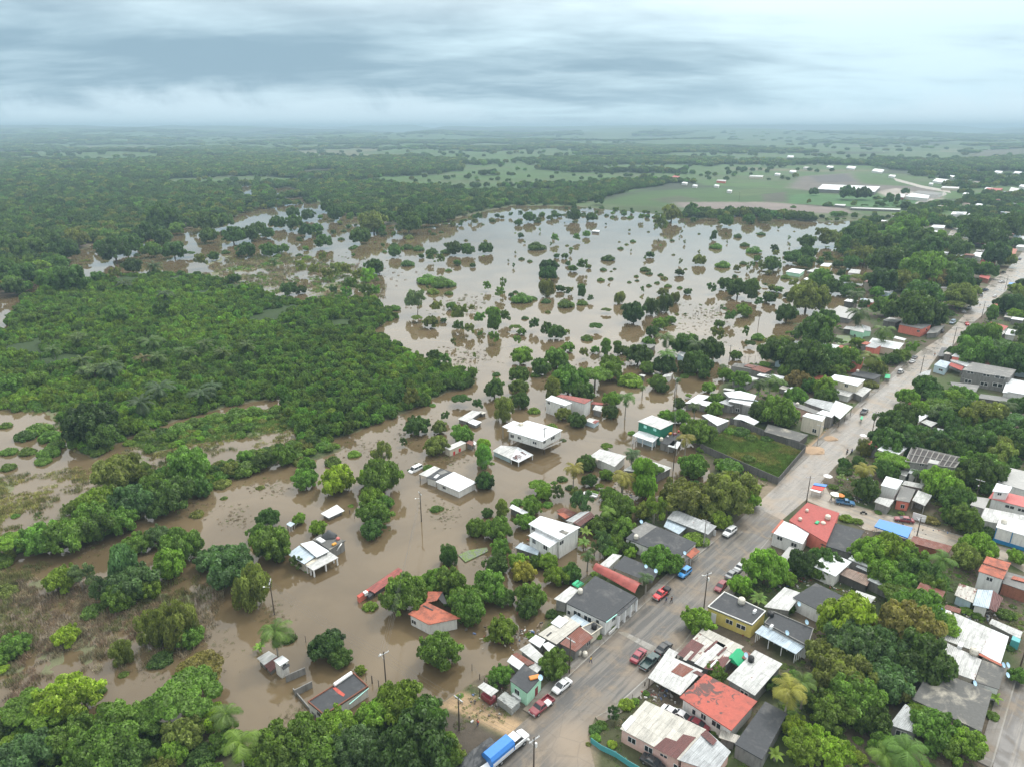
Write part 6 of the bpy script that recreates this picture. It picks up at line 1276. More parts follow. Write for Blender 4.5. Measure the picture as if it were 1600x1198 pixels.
# ================================================================ vehicles
RD = 45
def veh(kind, paint_, v, x, y, deg, label, L=4.4, Wd=1.75, **kw):
    p = P(*V(v, x, y), .62); return vehicle(kind, paint_, label, p, deg, L, Wd, **kw)
veh('sedan', 'white', 'A', 716, 700, RD+180, 'white sedan parked at the kerb near the mint green house', 4.3)
o = veh('pickup', 'maroon', 'A', 588, 828, RD+180, 'maroon pickup with a loaded bed by the mint house corner', 5.3, 1.9)
boxthing('cargo', 'A', 625, 800, 1.3, (1.3, 1.2, .5), 'cloth_white', 'white sacks in the bed of the maroon pickup', 'cargo', .8, bevel=.15); person('A', 628, 795, 'person in a red top sitting in the bed of the maroon pickup', 'cloth_red', sit=P(*V('A', 628, 785), 1.5))
veh('sedan', 'wine', 'B', 150, 510, RD+8, 'wine red sedan in the lane beside the dark green pickup', 4.6)
veh('pickup', 'green', 'B', 220, 548, RD+2, 'dark green pickup parked behind the black sedan', 5.2, 1.9)
veh('sedan', 'black', 'B', 308, 462, RD, 'black sedan parked by the patchwork roof', 4.5)
veh('pickup', 'red', 'B', 293, 122, RD+180, 'red pickup with black cargo across the street from the yellow house', 4.8, 1.75)
boxthing('cargo', 'B', 330, 88, 1.2, (1.5, 1.4, .8), 'dark', 'black cargo piled in the bed of the red pickup', 'cargo', .8, bevel=.15)
veh('sedan', 'maroon', 'B', 668, 72, RD+185, 'maroon car parked beside the yellow house', 4.5)
veh('suv', 'blue', 'F', 548, 985, RD+180, 'bright blue compact car parked below the orange awning', 3.9, 1.7)
veh('suv', 'white', 'F', 897, 665, RD+180, 'white off-road car parked beneath the big trees', 4.7, 1.85)
veh('sedan', 'silver', 'F', 985, 935, RD, 'silver car half hidden by the tree opposite the blue car', 4.4); veh('sedan', 'grey', 'F', 915, 995, RD, 'grey car between the maroon car and the silver one', 4.4)
veh('sedan', 'white', 'B', 355, 870, -42, 'white car in the yard beside the pink house, nearer the street', 3.9); veh('sedan', 'white', 'B', 425, 895, -40, 'white car in the yard between pink house and orange red roof', 4.0); veh('sedan', 'maroon', 'B', 520, 945, -40, 'maroon car deep in the yard of the pink house', 4.2)
veh('sedan', 'black', 'B', 240, 1185, -40, 'dark car beside the pink house wall', 4.2)
veh('pickup', 'midblue', 'G', 200, 535, -17, 'blue pickup parked beside the market stall umbrellas', 4.9, 1.8); veh('sedan', 'maroon', 'G', 660, 668, -18+180, 'wine red sedan parked at the white gate on the cross street', 4.7)
veh('pickup', 'grey', 'L', 600, 578, RD+5, 'dark grey pickup stopped beside a green motor cart up the street', 5.0, 1.85); veh('suv', 'silver', 'L', 828, 330, RD, 'silver car beside the green canopy up the street', 4.4); veh('sedan', 'white', 'L', 900, 265, RD, 'pale car parked under the palm side trees up the street', 4.4); veh('sedan', 'grey', 'L', 915, 240, RD, 'grey car just beyond the pale one up the street', 4.4)
veh('sedan', 'black', 'L', 1088, 75, RD+10, 'black car parked by the coral walled house', 4.5); veh('van', 'van', 'L', 1152, 22, RD+180, 'blue grey van parked past the coral walled house', 5.4, 2.0); veh('sedan', 'red', 'L', 1242, 30, RD+20, 'small red car driving past the long white roofed house', 4.2)
veh('sedan', 'grey', 'T', 660, 885, RD, 'dark grey car left of the white pickup far up the street', 4.5); veh('pickup', 'white', 'T', 740, 825, RD+180, 'white pickup parked far up the street', 5.0, 1.9); veh('sedan', 'white', 'T', 1140, 640, RD, 'white car on the road far up beside the dark trees', 4.4); veh('sedan', 'white', 'T', 1250, 415, RD-30, 'white car crossing the far street near the blue canopy', 4.6)
veh('pickup', 'navy', 'T', 985, 545, RD-20, 'navy truck parked below the small red roofed house', 5.5, 2.0); veh('pickup', 'black', 'T', 1270, 270, RD-10, 'black truck at the kerb before the far bend', 5.5, 2.0); veh('sedan', 'navy', 'T', 1530, 60, RD, 'navy car at the top end of the street', 4.5); veh('van', 'silver', 'T', 930, 620, RD+10, 'silver van parked beside the navy truck', 5, 1.9)
veh('sedan', 'silver', 'T', 1070, 815, RD-20, 'silver sedan at the entrance of the car yard', 4.6); veh('sedan', 'black', 'T', 1110, 885, 20, 'black car in the car yard', 4.6); veh('van', 'white', 'T', 1290, 890, -10, 'white minibus in the car yard', 5.4, 2.0); veh('van', 'white', 'T', 1390, 955, -15, 'white box van at the front of the car yard', 5.6, 2.1); veh('sedan', 'silver', 'T', 1090, 935, 10, 'silver car in front of the black one in the car yard', 4.6)
house('T', 'bright blue canopy beside the road far up the street', 'canopy', [('tarp_blue', [(1345,455),(1370,412),(1455,418),(1450,462)], 2.6, W_(wall=None, posts=True))], name='canopy', short='far blue canopy')
house('L', 'small green motor cart beside the dark grey pickup', 'motor cart', [('tarp_green', [(575,615),(583,597),(596,600),(590,620)], 2.2, W_(wall=None, posts=True, pm='dark', pw=.08))], name='motor_cart')
# truck with the blue cover, bottom
p = P(*V('A', 335, 1135), .62); o = root('cargo_truck', p, 'white truck with bright blue tarp cover parked by the dirt street', 'truck', None, math.radians(45)); T_ = o; o.scale = (1.12, 1.12, 1.12)
mb = MB(); loft(mb, [sec(1.9, 1.0, .6, 1.3), sec(2.4, 1.02, .55, 1.45), sec(3.6, 1.02, .55, 1.4), sec(4.6, .98, .58, 1.32), sec(5.2, .88, .62, 1.15)]); mb.build('body', 'car_white', o)
def rg(xa, xb, w, z): return [Vector((xa, -w, z)), Vector((xb, -w, z)), Vector((xb, w, z)), Vector((xa, w, z))]
mb = MB(); mb.prism(rg(2.0, 4.0, .92, 1.43), rg(2.1, 3.35, .8, 2.05)); mb.build('windows', 'glass', o); mb = MB(); mb.prism(rg(2.05, 3.4, .83, 2.05), rg(2.12, 3.3, .74, 2.14)); mb.build('cabin_roof', 'car_white', o)
mb = MB(); mb.box((-.6, 0, .95), (5.0, 2.2, .25)); mb.build('cargo_bed', 'white_paint', o, bevel=.03)
mb = MB(); mb.prism(rg(-3.0, 1.8, 1.12, 1.05), rg(-3.0, 1.8, 1.1, 2.2)); mb.prism(rg(-3.0, 1.8, 1.1, 2.203), rg(-2.95, 1.7, .75, 2.75)); mb.build('tarp_cover', 'tarp_blue', o)
mb = MB(); mb.box((-.6, -1.135, 1.42), (4.2, .03, .5)); mb.build('side_panel', 'white_paint', o)
for sx in (-1.8, -.9, 3.9, ):
    for s_ in (-1, 1):
        mb = MB(); mb.tube((sx, s_*.8, .42), (sx, s_*1.05, .42), .42, None, 14); wl = mb.build('wheel', 'rubber', o); mb = MB(); mb.tube((sx, s_*1.04, .42), (sx, s_*1.07, .42), .22, None, 10); mb.build('rim', 'steel', wl)
for s_ in (-1, 1): mb = MB(); mb.box((5.15, s_*.62, .98), (.12, .35, .2)); mb.build('headlight', 'lamp_lens', o)
# dark tarp lean behind the truck
p = P(*V('A', 190, 1180), .6); o = root('covered_trailer', p, 'trailer under a dark wrinkled tarp with a white corner, behind the truck', 'covered trailer', None, math.radians(40))
b = bmesh.new(); bmesh.ops.create_grid(b, x_segments=22, y_segments=14, size=1)
for q in b.verts:
    f = fbm(np.array([q.co.x*2.4+9]), np.array([q.co.y*2.4]), 8, 3)[0]; e = max(abs(q.co.x), abs(q.co.y)); q.co = Vector((q.co.x*4.0, q.co.y*1.9, 2.4-1.2*max(0, e-.75)*4*.5+(f-.5)*.9-abs(q.co.y)*.5+q.co.x*.3))
me = bpy.data.meshes.new('tarp_cover'); b.to_mesh(me); b.free(); me.materials.append(MATS['tarp_dark']); q = bpy.data.objects.new('tarp_cover', me); COL.objects.link(q); q.parent = o; sm = q.modifiers.new('thick', 'SOLIDIFY'); sm.thickness = .04
mb = MB(); mb.box((0, 0, 1.1), (6.6, 2.4, .9)); mb.build('bed', 'dark', o, bevel=.05)
mb = MB(); mb.prism([Vector(a) for a in ((-1.5, -2.5, 1.3), (1.8, -2.6, 1.3), (2.2, -1.9, 1.5), (-1.2, -1.9, 1.5))], [Vector(a) for a in ((-1.5, -2.5, 1.36), (1.8, -2.6, 1.36), (2.2, -1.9, 1.9), (-1.2, -1.9, 1.9))]); mb.build('side_flap', 'white_paint', o)
for sx in (-2, 2):
    for s_ in (-1, 1): mb = MB(); mb.tube((sx, s_*1.0, .4), (sx, s_*1.25, .4), .4, None, 14); mb.build('wheel', 'rubber', o)
# market stalls at the junction
house('F', 'market stall with red and blue striped canopy at the junction', 'market stall', [('tarp_red', [(1535,310),(1550,285),(1645,300),(1620,330)], 2.7, W_(wall=None, posts=True, pm='steel', pw=.08)), ('tarp_blue', [(1550,283),(1560,268),(1660,282),(1648,299)], 2.9, W_(wall=None)), ('white_paint', [(1525,322),(1535,311),(1618,331),(1600,345)], 2.5, W_(wall=None))], name='market_stall')
def umbrella(v, x, y, r, m_, label):
    p = P(*V(v, x, y), .6); o = root('umbrella', p, label, 'umbrella', 'market umbrellas at the junction'); mb = MB(); mb.lathe((0, 0, 2.1), [(r, 0), (r*.6, .25), (r*.25, .42), (.03, .5)], 8); mb.build('canopy', m_, o); mb = MB(); mb.tube((0, 0, 0), (0, 0, 2.5), .03); mb.build('pole', 'steel', o)
umbrella('G', 120, 508, 1.5, 'white_paint', 'white market umbrella beside the blue pickup'); umbrella('G', 155, 515, 1.2, 'tarp_orange', 'orange market umbrella right of the white one'); umbrella('G', 60, 365, 1.3, 'white_paint', 'small white umbrella behind the striped stall'); umbrella('L', 590, 755, 1.2, 'white_paint', 'lone white umbrella at the right edge of the street')
motorbike('G', 345, 612, -17, 'dark motorbike parked beside the clipped bushes on the cross street')
motorbike('L', 493, 832, RD+180, 'left motorbike with rider heading down the wet street', rider=('rider in dark clothes on the left motorbike', 'cloth_black')); motorbike('L', 521, 832, RD+180, 'right motorbike with rider heading down the wet street', rider=('rider in blue shirt on the right motorbike', 'cloth_blue'))
person('A', 187, 943, 'person in red shirt walking on the sandy dirt street', 'cloth_red', 'navy', 2.2)
person('A', 897, 545, 'person in yellow raincoat carrying something along the pavement', 'cloth_yellow', 'navy', .8, z=.74)
person('B', 325, 160, 'person in blue beside the red pickup', 'cloth_blue', 'navy', 1.5); person('B', 358, 165, 'dark dressed person standing on the road by the red pickup', 'cloth_black', 'cloth_black', .3)
person('G', 90, 512, 'vendor in dark clothes beside the white market umbrella', 'cloth_black', 'navy', 1.); person('T', 905, 790, 'person walking at the left edge of the far street', 'cloth_black', 'navy', 2.)
person('L', 1040, 228, 'person in brown by the dark tarp stall', 'tarp_orange', 'navy', 0.)
# poles and wires
Q = {}
Q['a'] = pole('D', 116, 240, 9.0, 'leaning pole with lamp in the flood at the far left', arm=100); Q['b'] = pole('D', 820, 718, 9.2, 'pole with street lamp rising above the lower tree mass', arm=40)
Q['c'] = pole('I', 1290, 570, 9.0, 'pole with lamp alone in open water before the bright white roof', arm=120); Q['d'] = pole('J', 1250, 742, 9.5, 'pole in front of the stilt house', lamp=False, arm=50)
Q['e'] = pole('K', 765, 330, 9.5, 'tall bare pole in the flooded crossing', lamp=False, arm=60); Q['f'] = pole('K', 757, 870, 9.5, 'pole beside the yellow palm and green house', arm=60)
pole('A', 71, 965, 7.5, 'plain wooden pole beside the sandy dirt street', lamp=False, base=.55); pole('A', 762, 610, 8.5, 'dark pole at the pavement behind the street tree', lamp=False, base=.55)
Q['g'] = pole('A', 537, 1290, 9.5, 'pole with lamp and crossarms at the bottom edge by the truck', base=.55, arm=40, trafo=True); Q['h'] = pole('B', 560, 212, 9.8, 'dark pole with lamp in front of the yellow house', base=.6, arm=30, trafo=True)
Q['i'] = pole('F', 1495, 425, 8.5, 'pole beside the red corner roof at the junction', base=.6, lamp=False, arm=-10); Q['j'] = pole('F', 693, 770, 8.0, 'pale pole beside the orange awning', base=.6, lamp=False, m_='post_concrete')
Q['k'] = pole('L', 647, 722, 9.0, 'pole at the right edge of the street by the tree mass', base=.6, lamp=False, arm=-30); Q['l'] = pole('L', 1155, 158, 9.0, 'pole beyond the dark tarp stall', base=.6, lamp=False); Q['m'] = pole('L', 950, 348, 9.0, 'pole by the shelter before the blue and white shop', base=.6, lamp=False)
pole('L', 305, 790, 8.0, 'pale pole at the sand pile by the tower room building', base=.6, lamp=False, m_='post_concrete'); pole('T', 935, 960, 9, 'pole at the car yard fence', base=.6, lamp=False); pole('T', 1300, 520, 9, 'pole beside the far blue canopy', base=.6, lamp=False)
Q['n'] = pole('G', 762, 778, 5.5, 'thin lamp post beside the bright blue canopy', base=.6, arm=-17); pole('N', 1355, 1075, 9, 'tall pole standing at the town edge of the flood', lamp=False); pole('G', 1215, 510, 7, 'lamp post before the wide pale metal roof', base=.6); pole('C', 1265, 560, 8, 'thin post on the pavement at the right border', base=.6, lamp=False)
pole('S', 175, 368, 14, 'very tall mast in the green field beyond the flood', lamp=False, base=.5); pole('N', 1540, 830, 8, 'short pole in the water near the flooded scrub', lamp=False)
for a, b, lb in (('a', 'b', 'from the far left pole to the lamp pole'), ('b', 'g', 'from the lamp pole toward the truck'), ('c', 'd', 'from the lone water pole to the stilt house'), ('d', 'f', 'from the stilt house to the yellow palm'), ('e', 'f', 'over the flooded crossing'), ('g', 'h', 'along the main street before the yellow house'), ('h', 'j', 'from the yellow house to the orange awning'), ('h', 'i', 'toward the junction'), ('i', 'k', 'up the street past the market'), ('k', 'm', 'up the middle street'), ('m', 'l', 'up the far street'), ('c', 'b', 'across the water from the lone pole')):
    wires(Q[a], Q[b], 'thin grey wires strung '+lb)
# fences
fence('A', [(900,1045),(960,1090),(1050,1130),(1110,1170),(1180,1215)], 'teal sheet fence round the garden of the pink house', 1.2, 'teal', 1.5)
fr_ = [q for q in bpy.data.objects if q.name == 'fence'][0]; mb = MB()
for seg in (((895,1045),(960,1092)), ((960,1092),(1050,1135)), ((1050,1135),(1130,1190)), ((1130,1190),(1200,1230))):
    q0, q1 = P(*V('A', *seg[0])), P(*V('A', *seg[1])); n_ = Vector((-(q1-q0).y, (q1-q0).x, 0)).normalized()*.03; r_ = [q0-n_, q1-n_, q1+n_, q0+n_]; mb.prism([Vector((q.x, q.y, .5)) for q in r_], [Vector((q.x, q.y, 1.7)) for q in r_])
mb.build('panel', 'teal', fr_, fr_.location)
fence('A', [(150,580),(200,640),(230,665)], 'old post fence between flooded yard and food cart'); fence('I', [(690,485),(730,500),(765,530)], 'broken posts sticking out of the water by the submerged shelter', .9, 'post_wood')
fence('D', [(690,640),(730,660),(770,690),(790,720)], 'leaning dark posts beside the turquoise wall in the water', 1.4); fence('D', [(250,385),(310,400)], 'short sunken fence between palm and round tree'); fence('B', [(110,770),(190,690),(215,650)], 'stick fence at the pavement by the long workshop', 1.3)
fence('N', [(1380,1060),(1480,1040),(1600,1050)], 'post fence at the town edge of the flood', 1.6); fence('H', [(1170,790),(1240,830),(1310,850)], 'low fence posts in muddy water behind the dark roofs', 1.2)
fence('N', [(1130,770),(1270,745),(1330,700)], 'line of sunken posts across the flooded reeds', 1.3)

# ---- scattered debris in the yards (uncountable)
dm, t = mat('debris'); at_ = t.n('ShaderNodeAttribute', attribute_name='dcol').outputs['Color']; finish(dm, t, at_, .7, .3)
R_ = random.Random(77); vv = []; ff = []; cc = []
YD = [((1000,1150),(980,1180)), ((775,1095),(40,30)), ((1030,1085),(30,12)), ((1180,975),(30,14)), ((1310,930),(50,25)), ((1330,900),(40,20)), ((1540,960),(30,15)), ((1330,780),(30,8)), ((1290,650),(25,14)), ((1300,665),(20,12)), ((970,770),(40,30)), ((1400,830),(70,12)), ((1080,1110),(25,12)),
  ((1560,520),(30,8)), ((1590,500),(10,6)), ((860,1040),(25,25)), ((1240,900),(40,20)), ((1400,660),(60,25)), ((1350,740),(40,20)), ((905,980),(40,20)), ((1010,790),(30,20)), ((1210,560),(50,20)), ((1250,600),(60,30)), ((1480,960),(50,15)), ((800,990),(50,20)), ((830,860),(30,20))]
PAL = [(.42, .42, .4), (.25, .24, .22), (.10, .09, .08), (.2, .15, .11), (.3, .28, .23), (.1, .14, .25), (.25, .08, .06), (.5, .5, .5), (.15, .13, .11), (.13, .11, .09)]
for (cx_, cy_), (sx, sy) in YD[1:]:
    for _ in range(95):
        px, py = cx_+R_.gauss(0, .55)*sx, cy_+R_.gauss(0, .55)*sy; p = P(px, py, .6); L, B_, H_ = R_.uniform(.1, .9)**1.5, R_.uniform(.06, .35), R_.uniform(.03, .35)
        if any(sdist(np.array([p.x]), np.array([p.y]), Pn(q))[0] > -1.5 for q in (L1+R1, L2+R2)): continue
        mb = MB(); mb.box((p.x, p.y, .55+H_/2), (L, B_, H_), R_.uniform(0, 3.1), R_.uniform(-.2, .2)); k_ = len(vv); vv += mb.v; ff += [tuple(i+k_ for i in f) for f in mb.f]; c_ = R_.choice(PAL); cc += [(*c_, 1)]*len(mb.v)
me = bpy.data.meshes.new('debris'); me.from_pydata(vv, [], ff); me.materials.append(dm); ca = me.color_attributes.new('dcol', 'FLOAT_COLOR', 'POINT'); ca.data.foreach_set('color', np.array(cc, np.float32).ravel())
o = bpy.data.objects.new('debris', me); COL.objects.link(o); o['kind'] = 'stuff'; o['label'] = 'planks, buckets and litter scattered over the yards'

# ================================================================ trees traced from the photograph
# view | x y width kind colour ; k = kind letter, c = colour letter
KN = dict(r='round', m='multi', s='spread', t='tall', a='airy', w='willow', l='low', h='thin', P='palm', B='banana')
CN = dict(d='dark', m='mid', f='fresh', l='lime', o='olive', g='grey', c='cool', y='yellow', b='brownish', e='deep')
TD = {
'A': "135,160,250,rm 345,310,200,mf 500,180,165,rd 240,380,55,ll 515,355,75,lf 665,545,205,rm 330,630,170,mm 410,580,85,lf 945,380,60,lm 1030,325,60,lf 1120,800,75,lf 960,930,85,lm 1040,870,90,ae 925,965,90,ld 930,1020,85,lf 1030,1060,75,ll 1180,790,60,lf 650,225,90,ld 880,1060,40,lo",
'B': "525,275,205,mf 640,607,150,mm 85,800,120,ll 905,160,150,Bm 1090,745,260,Py 1195,700,200,Pm 1010,680,140,rd 1130,955,180,ml 1190,1075,240,mf 1010,1115,150,Bf 1260,1000,170,rl 625,992,45,lf 1090,210,85,rd 1250,790,140,rd 200,740,50,lm",
'C': "170,240,390,rl 230,390,400,mc 560,330,400,rb 640,210,320,rm 520,120,250,sm 745,310,260,sf 620,480,400,rd 150,610,380,mo 230,760,350,rm 430,640,340,mc 90,830,300,mm 330,910,240,rd 505,700,210,ro 640,860,200,sf 720,950,300,mm 900,1040,300,mf 800,470,140,sg 90,1095,260,ml 380,1150,220,Pf 530,1130,280,Pm 250,1140,130,ll 1085,875,95,lm 1110,755,110,Bf 1240,625,120,rm 1195,455,65,ld 850,617,50,lf 700,60,230,rm 440,0,220,mm 1190,235,130,lm 1000,250,80,lm 930,220,90,lf 400,450,300,rc 30,480,260,mo",
'D': "435,405,235,re 525,495,150,rd 115,340,250,Pm 205,370,110,ld 20,420,110,Bf 655,575,75,ml 900,790,320,rf 1050,920,330,rd 1000,1070,480,re 750,880,260,mf 500,950,300,mf 330,1010,330,rm 130,1060,350,mm 620,1060,320,mc 380,1130,300,rm 860,1120,360,re 1200,1130,220,rm 60,1140,260,mf 1150,440,275,mm 930,95,290,rm 1245,140,130,rd 720,170,110,lf 1110,15,190,rm",
'E': "60,150,160,sf 10,215,110,lm 180,110,190,mm 330,80,230,mm 450,50,200,md 560,30,170,mm 640,130,140,mm 740,100,130,mc 840,135,190,rm 790,230,170,rf 570,240,150,tc 620,305,240,mc 700,340,125,rf 550,390,160,rm 440,440,120,lm 280,305,160,mf 380,290,120,ag 480,350,120,ac 1080,230,250,rc 985,205,150,mc 1180,340,190,wo 720,520,170,wo 830,510,200,wo 890,560,140,rm 750,670,120,ld 570,640,115,wo 575,750,55,lm 305,575,130,ml 60,610,150,mm 0,680,90,rm 15,730,60,ll 130,905,240,sm 310,850,270,ml 230,960,200,sf 450,830,100,lm 480,900,65,lf 940,740,240,sb 890,860,340,sm 730,950,230,sm 980,950,180,ml 860,1035,200,ro 1060,940,170,Pm 540,995,260,rm 500,1100,330,mm 130,1130,260,mc 310,1085,210,rm 620,1150,200,rd 30,1165,160,mf 1130,1120,200,Pf 1060,1060,160,mm 20,350,120,lo 400,1170,220,rm",
'F': "560,360,400,mo 900,330,440,mo 620,120,215,rm 240,200,250,tf 40,450,250,rm 320,480,200,af 60,600,220,rm 130,775,130,md 330,860,260,rm 440,900,190,rm 505,890,100,ao 640,690,205,lf 830,560,170,rf 690,500,180,ly 1110,300,90,lf 890,120,240,lm 70,230,210,Py 250,1040,150,Pc 1180,930,330,rf 990,1070,190,rf 1340,1010,160,mf 1120,1165,160,Bm 1480,900,250,re 1570,970,130,rm 760,470,220,mo 1080,400,150,rf",
'G': "190,270,130,ld 360,110,100,wo 530,60,280,rd 700,70,260,re 560,210,260,sf 640,230,120,rm 350,290,190,Py 370,410,220,rd 170,330,110,Bm 200,455,140,ld 960,370,300,rf 1110,470,180,rm 1080,310,150,ro 1270,270,330,rd 1400,150,260,ro 1290,400,150,rd 1230,60,260,re 1080,120,230,rd 900,50,260,re 1150,640,270,rm 1030,620,160,rm 880,655,120,lb 1320,740,150,ld 210,640,115,lf 300,668,100,lf 1250,870,260,rf 1150,950,230,ro 1540,950,140,rf 380,900,300,rf 560,880,310,rf 700,970,300,mm 800,1100,330,rd 520,1050,300,mf 960,1000,250,Pm 650,1160,250,rm 760,320,100,Pd 40,950,200,rd 130,1000,150,re 20,1070,150,rm 1180,560,110,lm 460,600,60,lm 640,610,60,lm 110,400,90,lm 600,300,120,lm 310,210,110,rd 1520,100,160,rd",
'H': "810,285,190,sf 850,340,130,rf 955,330,120,ac 650,400,120,lm 760,430,180,rm 880,420,95,lm 525,460,120,to 405,490,95,md 320,600,175,rm 490,610,225,rm 500,520,90,lm 700,550,160,rm 510,770,180,rm 100,810,155,wc 120,1010,275,rm 470,885,205,rd 420,1040,300,rm 680,940,200,ry 650,860,160,rf 790,870,120,rd 955,980,205,mf 880,870,160,rf 1050,960,190,rd 740,1130,240,rm 260,1150,300,rm 540,1150,170,rd 1190,850,130,Pd 1080,165,190,Py 1170,100,155,rd 990,220,95,ld 1060,290,95,ld 1200,235,130,rd 1335,190,120,mf 1280,290,80,sf 1530,60,150,Pc 1460,240,185,Py 1150,410,200,ac 1100,340,110,ag 1360,340,160,mm 1430,430,270,rm 1350,510,150,Pf 1290,580,200,mm 1440,600,175,rm 1170,640,160,Bf 1160,720,150,Bm 1420,730,160,rm 1300,720,180,ac 1520,820,110,rf 1360,790,150,mm 380,235,165,rd 380,50,150,tm 25,450,85,ld 930,255,60,lm 1220,780,70,lm 610,540,60,lm 1240,330,80,lf 610,130,0,xx",
'I': "390,110,150,rm 375,220,210,mm 625,220,275,rl 600,70,160,lm 760,20,120,lf 980,200,330,rm 880,200,190,rf 920,480,270,mm 900,610,190,rd 900,350,200,rf 1010,410,140,rm 980,30,190,ao 90,530,175,rd 130,710,330,rm 10,640,170,rm 330,535,115,rf 475,605,145,rf 740,435,55,lf 1410,450,110,lm 1340,130,85,lm 1190,160,40,lm 310,880,120,ac 410,935,70,lm 1500,820,150,wc 1040,630,30,lm 30,290,70,lo 210,40,190,rm 50,80,180,md 330,330,0,xx",
'J': "880,108,75,ld 860,220,190,rd 1050,110,165,rm 1050,210,150,ro 1060,310,160,rd 940,375,180,wo 730,350,95,ad 600,310,155,sd 260,505,205,md 430,520,135,ro 400,650,195,ro 600,560,200,mm 150,640,70,ac 780,700,140,tf 785,930,160,re 1170,385,110,lf 1310,510,120,lf 1400,420,130,ro 1500,460,150,rd 1320,230,150,tg 1440,130,300,rm 1230,50,160,rm 1180,110,90,lm 1390,20,120,rd 340,830,95,lm 210,300,150,ab 380,350,60,lm 840,805,50,lf 1395,620,60,lg 660,590,100,rm 480,440,80,ac",
'K': "150,130,290,sm 270,80,200,rm 430,130,220,lf 60,240,200,rd 280,300,150,rm 265,400,135,rd 390,320,170,Pm 30,475,100,rd 440,565,75,lf 240,680,110,sf 80,790,145,rd 440,740,135,Pc 520,240,70,Pm 630,170,150,rm 670,210,115,rd 560,60,130,rm 700,40,190,re 790,170,75,Pd 860,50,150,rd 900,105,80,lm 1000,110,105,rd 1040,210,115,mf 990,30,160,rd 1170,110,135,mf 1280,160,160,rm 1150,60,90,Pd 1520,180,150,Pd 1430,220,140,Pd 810,340,115,rd 880,285,60,sf 700,430,120,mf 820,440,150,rm 960,560,265,rm 930,380,120,Pd 1100,320,125,rm 1470,400,230,rd 1200,560,120,lf 860,635,170,Py 910,820,225,rm 1290,560,150,ld 1360,610,120,lm 1490,620,100,ld 1080,380,150,rm 560,860,235,sm 1340,770,130,lm 1130,800,110,lm 980,700,90,lf 1400,480,90,lm 850,120,80,lm",
'L': "300,60,270,rd 200,60,110,Pd 60,190,210,rd 230,230,300,rd 360,215,200,rd 500,230,180,rm 640,235,150,Po 720,70,160,Pm 840,210,130,rm 900,190,100,rm 780,230,110,rd 180,370,160,rb 280,320,130,ro 350,410,155,rf 60,400,150,Pm 60,560,235,rm 180,480,150,rm 440,320,130,mm 640,390,110,lo 1230,88,60,rd 1000,420,190,rd 870,480,130,rf 960,545,140,mf 1150,500,160,rf 1240,480,110,rf 860,590,200,rd 1080,580,150,rg 1370,590,260,ro 1540,640,250,sc 1500,560,120,Pd 760,640,190,rd 720,740,170,re 930,720,210,rd 1080,790,190,rd 1200,720,200,re 1320,760,250,rd 1440,800,190,ro 600,790,90,wo 1350,910,250,rm 600,940,130,Py 1290,190,250,rm 1420,180,300,sc 1540,250,250,rd 1190,190,160,rd 1460,120,150,rd 1570,80,110,re 1060,500,150,rd 480,900,90,rd 820,700,160,rd 1010,760,200,rd 1140,620,160,rd 1290,640,160,rm 1420,680,200,rd 1560,740,200,rd 1490,880,160,rd 1580,540,140,rd 100,640,90,rm 140,610,110,rd 420,260,150,rd 560,140,90,mf 30,120,120,rd 700,300,110,ro 250,400,120,rd 420,410,90,rm 130,320,120,rm 330,480,100,rd",
'M': "290,235,60,rd 500,238,110,rd 600,243,100,rd 860,235,50,rd 255,305,36,rd 380,310,70,ld 535,320,50,rd 605,320,50,rd 670,325,32,ld 160,330,40,ld 40,600,70,rd 30,680,120,rd 160,640,110,rd 250,610,100,rd 235,670,110,rd 370,650,80,rd 440,680,70,rd 330,760,150,rm 240,540,110,rd 250,870,240,ro 410,820,120,rd 20,880,110,ro 560,590,70,rd 610,620,160,ro 530,670,110,rd 760,650,230,rd 880,600,200,rd 1010,590,220,re 730,780,200,re 850,780,180,ro 1010,700,300,rm 960,860,250,rd 1090,780,180,rb 1200,780,200,rd 1240,700,160,rd 1220,880,200,ro 900,960,300,rd 1040,990,200,rd 740,950,170,mm 560,880,130,Pd 560,1000,170,Pd 120,990,140,rd 360,1030,150,rd 600,960,90,rd 700,560,200,rd 620,480,160,rm 520,500,150,rd 400,520,130,ro 340,510,110,ao 470,560,80,ao 800,500,180,rm 880,460,200,rm 960,520,170,rd 1150,560,150,rd 1200,590,140,rd 1430,620,180,re 1460,520,70,Pd 1380,480,230,rd 1520,440,200,rd 1300,440,150,rd 1540,930,180,re 1450,930,90,rd 1590,800,90,re 1580,880,100,re 1500,660,110,ro 1380,730,120,rd 1180,930,130,rd 680,860,90,mm 110,760,70,lm 330,780,90,ld 170,740,40,lm",
